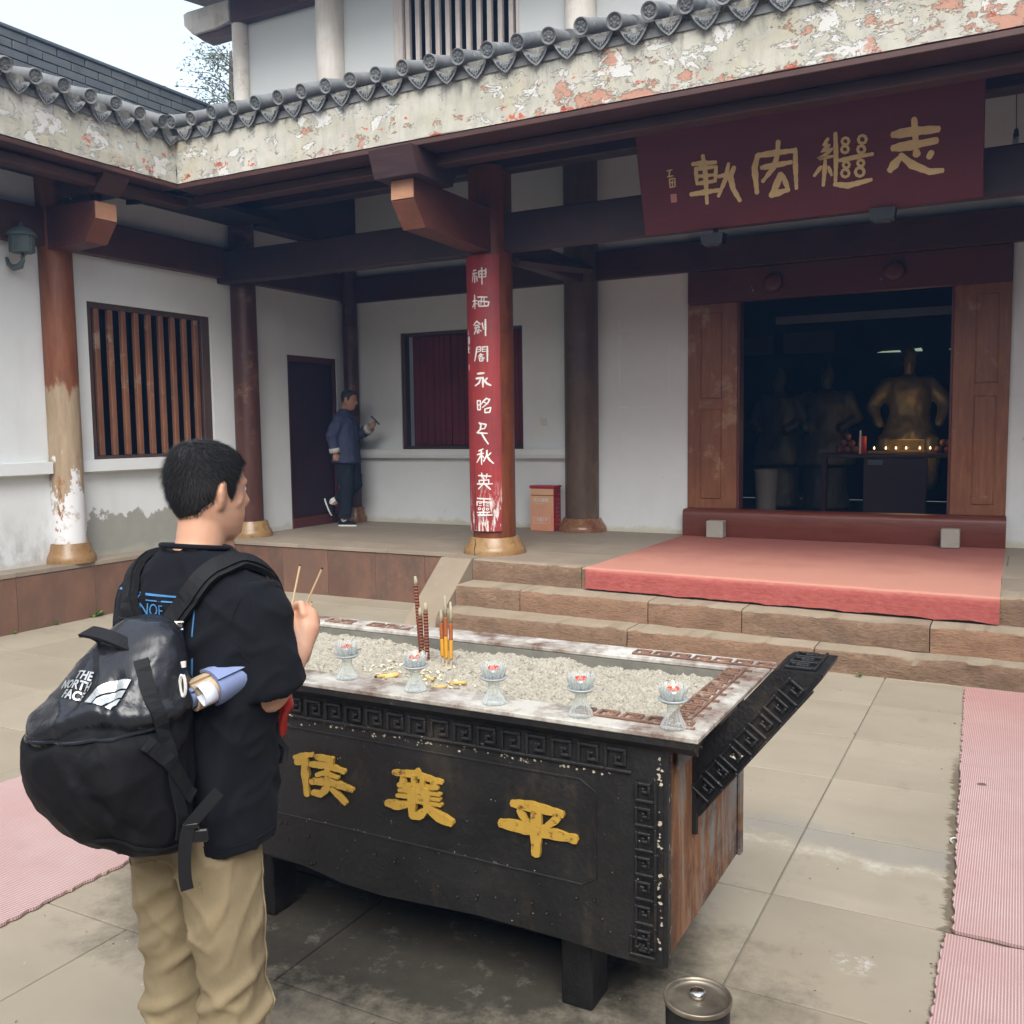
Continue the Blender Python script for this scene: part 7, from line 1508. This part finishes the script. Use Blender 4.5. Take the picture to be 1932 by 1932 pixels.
jm = remesh(j, .012, 6, 'jacket'); cloth_disp(jm, .010, None, 41, .010); jk = mobj('jacket', jm, 'jacket_navy', om)
for e, w in ((rE, rW), (lE, lW)): MB().tube([V_(e.lerp(w,.74)), V_(e.lerp(w,.86)), V_(e.lerp(w,1.0)), V_(e.lerp(w,1.0)), V_(e.lerp(w,.9))], [.068,.070,.068,.056,.054], 18).build('cuff', 'cuff_white', jk, True)
MB().prism([(-.02,.82),(.0,.82),(-.008,.95)], 'x', 0, .004).build('jacket_vent', 'soot_black', jk) if False else None
tq = MB(); tq.rings([[V_(p) for p in oval((0,0,z), rx, ry, 24, 2.2)] for z, rx, ry in ((.80,.175,.13),(.90,.18,.13),(1.0,.16,.12))], True)
def leg_rings(path, rad):
    rr = []
    for i, p in enumerate(path):
        p = Vector(p); d = (Vector(path[min(i+1,len(path)-1)])-Vector(path[max(i-1,0)])).normalized(); ax_ = Vector((1,0,0)); ay_ = d.cross(ax_).normalized()
        rr.append([V_(q) for q in oval(p, rad[i][0], rad[i][1], 20, 2.1, ax_, ay_)])
    return rr
tq.rings(leg_rings([(.09,0,.92),(.092,.012,.72),(.092,.03,.50),(.092,.015,.30),(.092,-.01,.10)], [(.10,.125),(.092,.108),(.080,.09),(.074,.084),(.072,.084)]), True)
tq.rings(leg_rings([(-.09,0,.92),(-.09,.06,.72),(-.09,.095,.54),(-.09,.0,.43),(-.09,-.165,.325)], [(.10,.125),(.09,.105),(.082,.092),(.076,.084),(.070,.078)]), True)
tm2 = remesh(tq, .012, 5, 'trousers'); cloth_disp(tm2, .008, None, 51, .010); mobj('trousers', tm2, 'trouser_dark', om)
def shoe(T, sock=True):
    so = MB(); n = 22; out = [(.036*math.cos(a)*(1.0+.12*math.sin(a)), .125*math.sin(a)+.045) for a in np.linspace(0,2*math.pi,n,endpoint=False)]
    so.add([T((x,y,z)) for z in (0,.020) for x, y in out], [tuple(range(n))[::-1], tuple(range(n,2*n))]+[(i,(i+1) % n,n+(i+1) % n,n+i) for i in range(n)])
    up_ = MB(); up_.rings([[T((x*k, .045+(y-.045)*ky+dy, z)) for x, y in out] for z, k, ky, dy in ((.020,.97,.985,0),(.042,.95,.95,-.004),(.062,.80,.80,-.02),(.075,.62,.48,-.055))], True)
    o = up_.build('shoe', 'shoe_cloth', om, True); so.build('sole', 'sole_white', o)
    MB().rings([[T((.030*math.cos(a), .0+.042*math.sin(a)+dy, z)) for a in np.linspace(0,2*math.pi,16,endpoint=False)] for z, dy in ((.055,.01),(.09,-.003),(.16,-.008))], True).build('sock', 'sock_white', om, True)
shoe(lambda p: V_(Vector(p)+Vector((.092,-.015,0))))
RS = Matrix.Translation((-.09,-.235,.305)) @ Matrix.Rotation(math.radians(-68), 4, 'X') @ Matrix.Translation((0,0,-.09))
shoe(lambda p: V_(RS @ Vector(p)))
ph = empty('phone', tuple(V_((-.08,.37,1.36))), 'black phone held up in the elderly man\'s hand', 'phone')
PM = Matrix.Translation(V_((-.085,.385,1.365))) @ OM.to_3x3().normalized().to_4x4() @ Matrix.Rotation(math.radians(-48), 4, 'X') @ Matrix.Rotation(math.radians(12), 4, 'Z')
MB().box(-.037,.037,-.078,.078,-.0045,.0045,.003,0,PM).build('case', 'phone_black', ph); MB().box(-.034,.034,-.074,.074,.0046,.0052,0,0,PM).build('screen', 'phone_black', ph)

# ------------------------------------------------------------------ inside the hall
def statue(x, y, z0, sc, yaw, lb, pose):
    T0 = Matrix.Translation((x,y,z0)) @ Matrix.Rotation(yaw, 4, 'Z') @ Matrix.Scale(sc, 4); T = lambda p: T0 @ Vector(p)
    b = MB(); head_rings(b, T); b.tube([T((0,0,1.40)), T((0,0,1.6))], [.075,.06], 12)
    b.rings([[T(p) for p in oval((0,0,1.70), .088, .105, 16)], [T(p) for p in oval((0,-.005,1.76), .08, .09, 16)], [T(p) for p in oval((0,-.01,1.80), .05, .05, 16)], [T(p) for p in oval((0,-.01,1.84), .03, .03, 16)]], True)
    b.rings([[T(p) for p in oval((0,0,z), rx, ry, 26, 2.3)] for z, rx, ry in ((.55,.36,.30),(.75,.33,.27),(.92,.26,.21),(1.0,.23,.18),(1.15,.25,.18),(1.30,.28,.19),(1.40,.25,.16),(1.47,.12,.11))], True)
    for s in (-1, 1):
        if pose == 'sit': pts = [(s*.24,0,1.38),(s*.42,.02,1.12),(s*.34,.16,.90)]
        else: pts = [(s*.24,0,1.38),(s*.36,-.02,1.12),(s*.22,.17,1.02)]
        b.tube([T(p) for p in pts], [.115,.10,.065], 12, round_ends=True)
        if pose == 'sit': b.tube([T((s*.16,0,.70)), T((s*.26,.34,.66)), T((s*.26,.38,.20))], [.16,.13,.10], 12, round_ends=True)
        b.tube([T((s*.10,.10,1.42)), T((s*.26,.0,1.43)), T((s*.30,-.08,1.30))], [.05,.06,.05], 8, round_ends=True)
    if pose != 'sit': b.rings([[T(p) for p in oval((0,0,z), rx, ry, 22)] for z, rx, ry in ((0,.30,.24),(.3,.26,.22),(.7,.25,.2))], True)
    m_ = remesh(b, .022*sc, 3, 'statue'); cloth_disp(m_, .03*sc, None, int(x*10)); o = mobj('statue', m_, 'bronze'); return tag(o, lb, 'statue', 'bronze statues inside the hall')
statue(-1.36,14.2,.80,1.12,math.pi+.1,'seated bronze figure with topknot behind the altar candles','sit').data.materials[0] = MAT['bronze_gold']
statue(-2.45,14.2,.60,1.14,math.pi-.05,'standing bronze figure in the shadow between two others','stand')
statue(-3.15,14.3,.60,1.12,math.pi-.3,'standing bronze figure deepest in shadow by the door edge','stand')
al = empty('altar_table', (-1.35,13.0,HP), 'dark wooden altar table inside the doorway carrying candles', 'table')
box('table_top', -2.3, -.45, 12.8, 13.25, 1.37, 1.42, 'altar_wood', al); box('front_panel', -1.75, -1.0, 12.82, 12.86, HP, 1.365, 'altar_wood', al)
for x in (-2.25,-.5): box('leg', x-.04, x+.04, 12.85, 12.93, HP, 1.369, 'altar_wood', al)
cr_ = empty('candle_rack', (-1.36,12.95,1.42), 'row of lit candles on a gilt rack on the altar', 'candle rack'); box('rack', -1.72, -1.02, 12.9, 13.02, 1.421, 1.46, 'brass', cr_); box('rack_back', -1.5, -1.05, 13.03, 13.06, 1.421, 1.60, 'brass', cr_)
for k, x in enumerate((-1.66,-1.52,-1.40,-1.28,-1.12,-1.0)): MB().lathe([(.0,0),(.010,.006),(.012,.016),(.006,.030),(0,.04)], 10, (x+.02,12.93,1.475)).build('flame', 'far_candle', cr_, True); MB().lathe([(.012,0),(.012,.016)], 10, (x+.02,12.93,1.459)).build('candle', 'candle_red', cr_)
pd = bpy.data.lights.new('candle_glow', 'POINT'); pd.energy = 2.0; pd.color = (1,.66,.34); pd.shadow_soft_size = .25; po = bpy.data.objects.new('candle_glow', pd); po.location = (-1.25,13.0,1.72); link(po, cr_)
for (x, nb, lb) in ((-1.98,6,'pile of round fruit on the altar beside the red candle'), (-.83,4,'smaller pile of round fruit at the altar end')):
    f_ = empty('fruit_pile', (x,13.0,1.42), lb, 'fruit', 'fruit piles on the altar')
    for k in range(nb):
        r = .05; px, pz = ((-.10,.05),(0,.05),(.10,.05),(-.05,.135),(.05,.135),(0,.22))[k] if nb == 6 else ((-.06,.05),(.05,.05),(0,.135),(.06,.13))[k]
        MB().lathe([(0,-r),(r*.7,-r*.7),(r,0),(r*.7,r*.7),(0,r*.95)], 14, (x+px,13.0,1.42+pz)).build('fruit', 'fruit', f_, True)
ck = empty('altar_candle', (-1.78,12.9,1.42), 'tall red altar candle in a glass tube', 'candle'); MB().lathe([(.05,0),(.05,.22),(.045,.225)], 16, (-1.78,12.9,1.421)).build('wax', 'candle_red', ck, True)
MB().lathe([(.012,0),(.012,.30)], 8, (-1.80,12.83,1.421)).build('glass_tube', 'bulb_glass', ck)
nt = MB().add([(-1.70,12.815,1.28),(-1.52,12.815,1.28),(-1.52,12.815,1.345),(-1.70,12.815,1.345),(-1.70,12.812,1.28),(-1.52,12.812,1.28),(-1.52,12.812,1.345),(-1.70,12.812,1.345)], [(3,2,1,0),(4,5,6,7),(0,1,5,4),(2,3,7,6)]).build('notice_card', 'room_plaster'); tag(nt, 'small grey card pinned under the altar top', 'card')
un = MB().lathe([(.095,0),(.105,.01),(.115,.3),(.138,.70),(.144,.735),(.13,.735),(.11,.05),(0,.05)], 28, (-2.62,11.25,HP)).build('urn', 'urn_clay', None, True); shade_auto(un); tag(un, 'tapered clay tub standing inside the doorway', 'tub')
# ------------------------------------------------------------------ incense smoke hanging in the court
t = NT('haze', .5); t.n.remove(t.p)
pv = t.n.new('ShaderNodeVolumePrincipled'); pv.inputs['Color'].default_value = (.22,.5,1,1); pv.inputs['Density'].default_value = .0032; pv.inputs['Anisotropy'].default_value = .2
t.l.new(pv.outputs[0], t.n['Material Output'].inputs['Volume'])
MAT['haze'] = t.m
hz = MB().box(-17, 8.5, -9, 19, -1.1, 11.5).build('haze', 'haze'); tag(hz, 'thin bluish incense smoke hanging in the court air', 'haze', kind='stuff')
SC.cycles.volume_bounces = 0; SC.cycles.volume_step_rate = 4
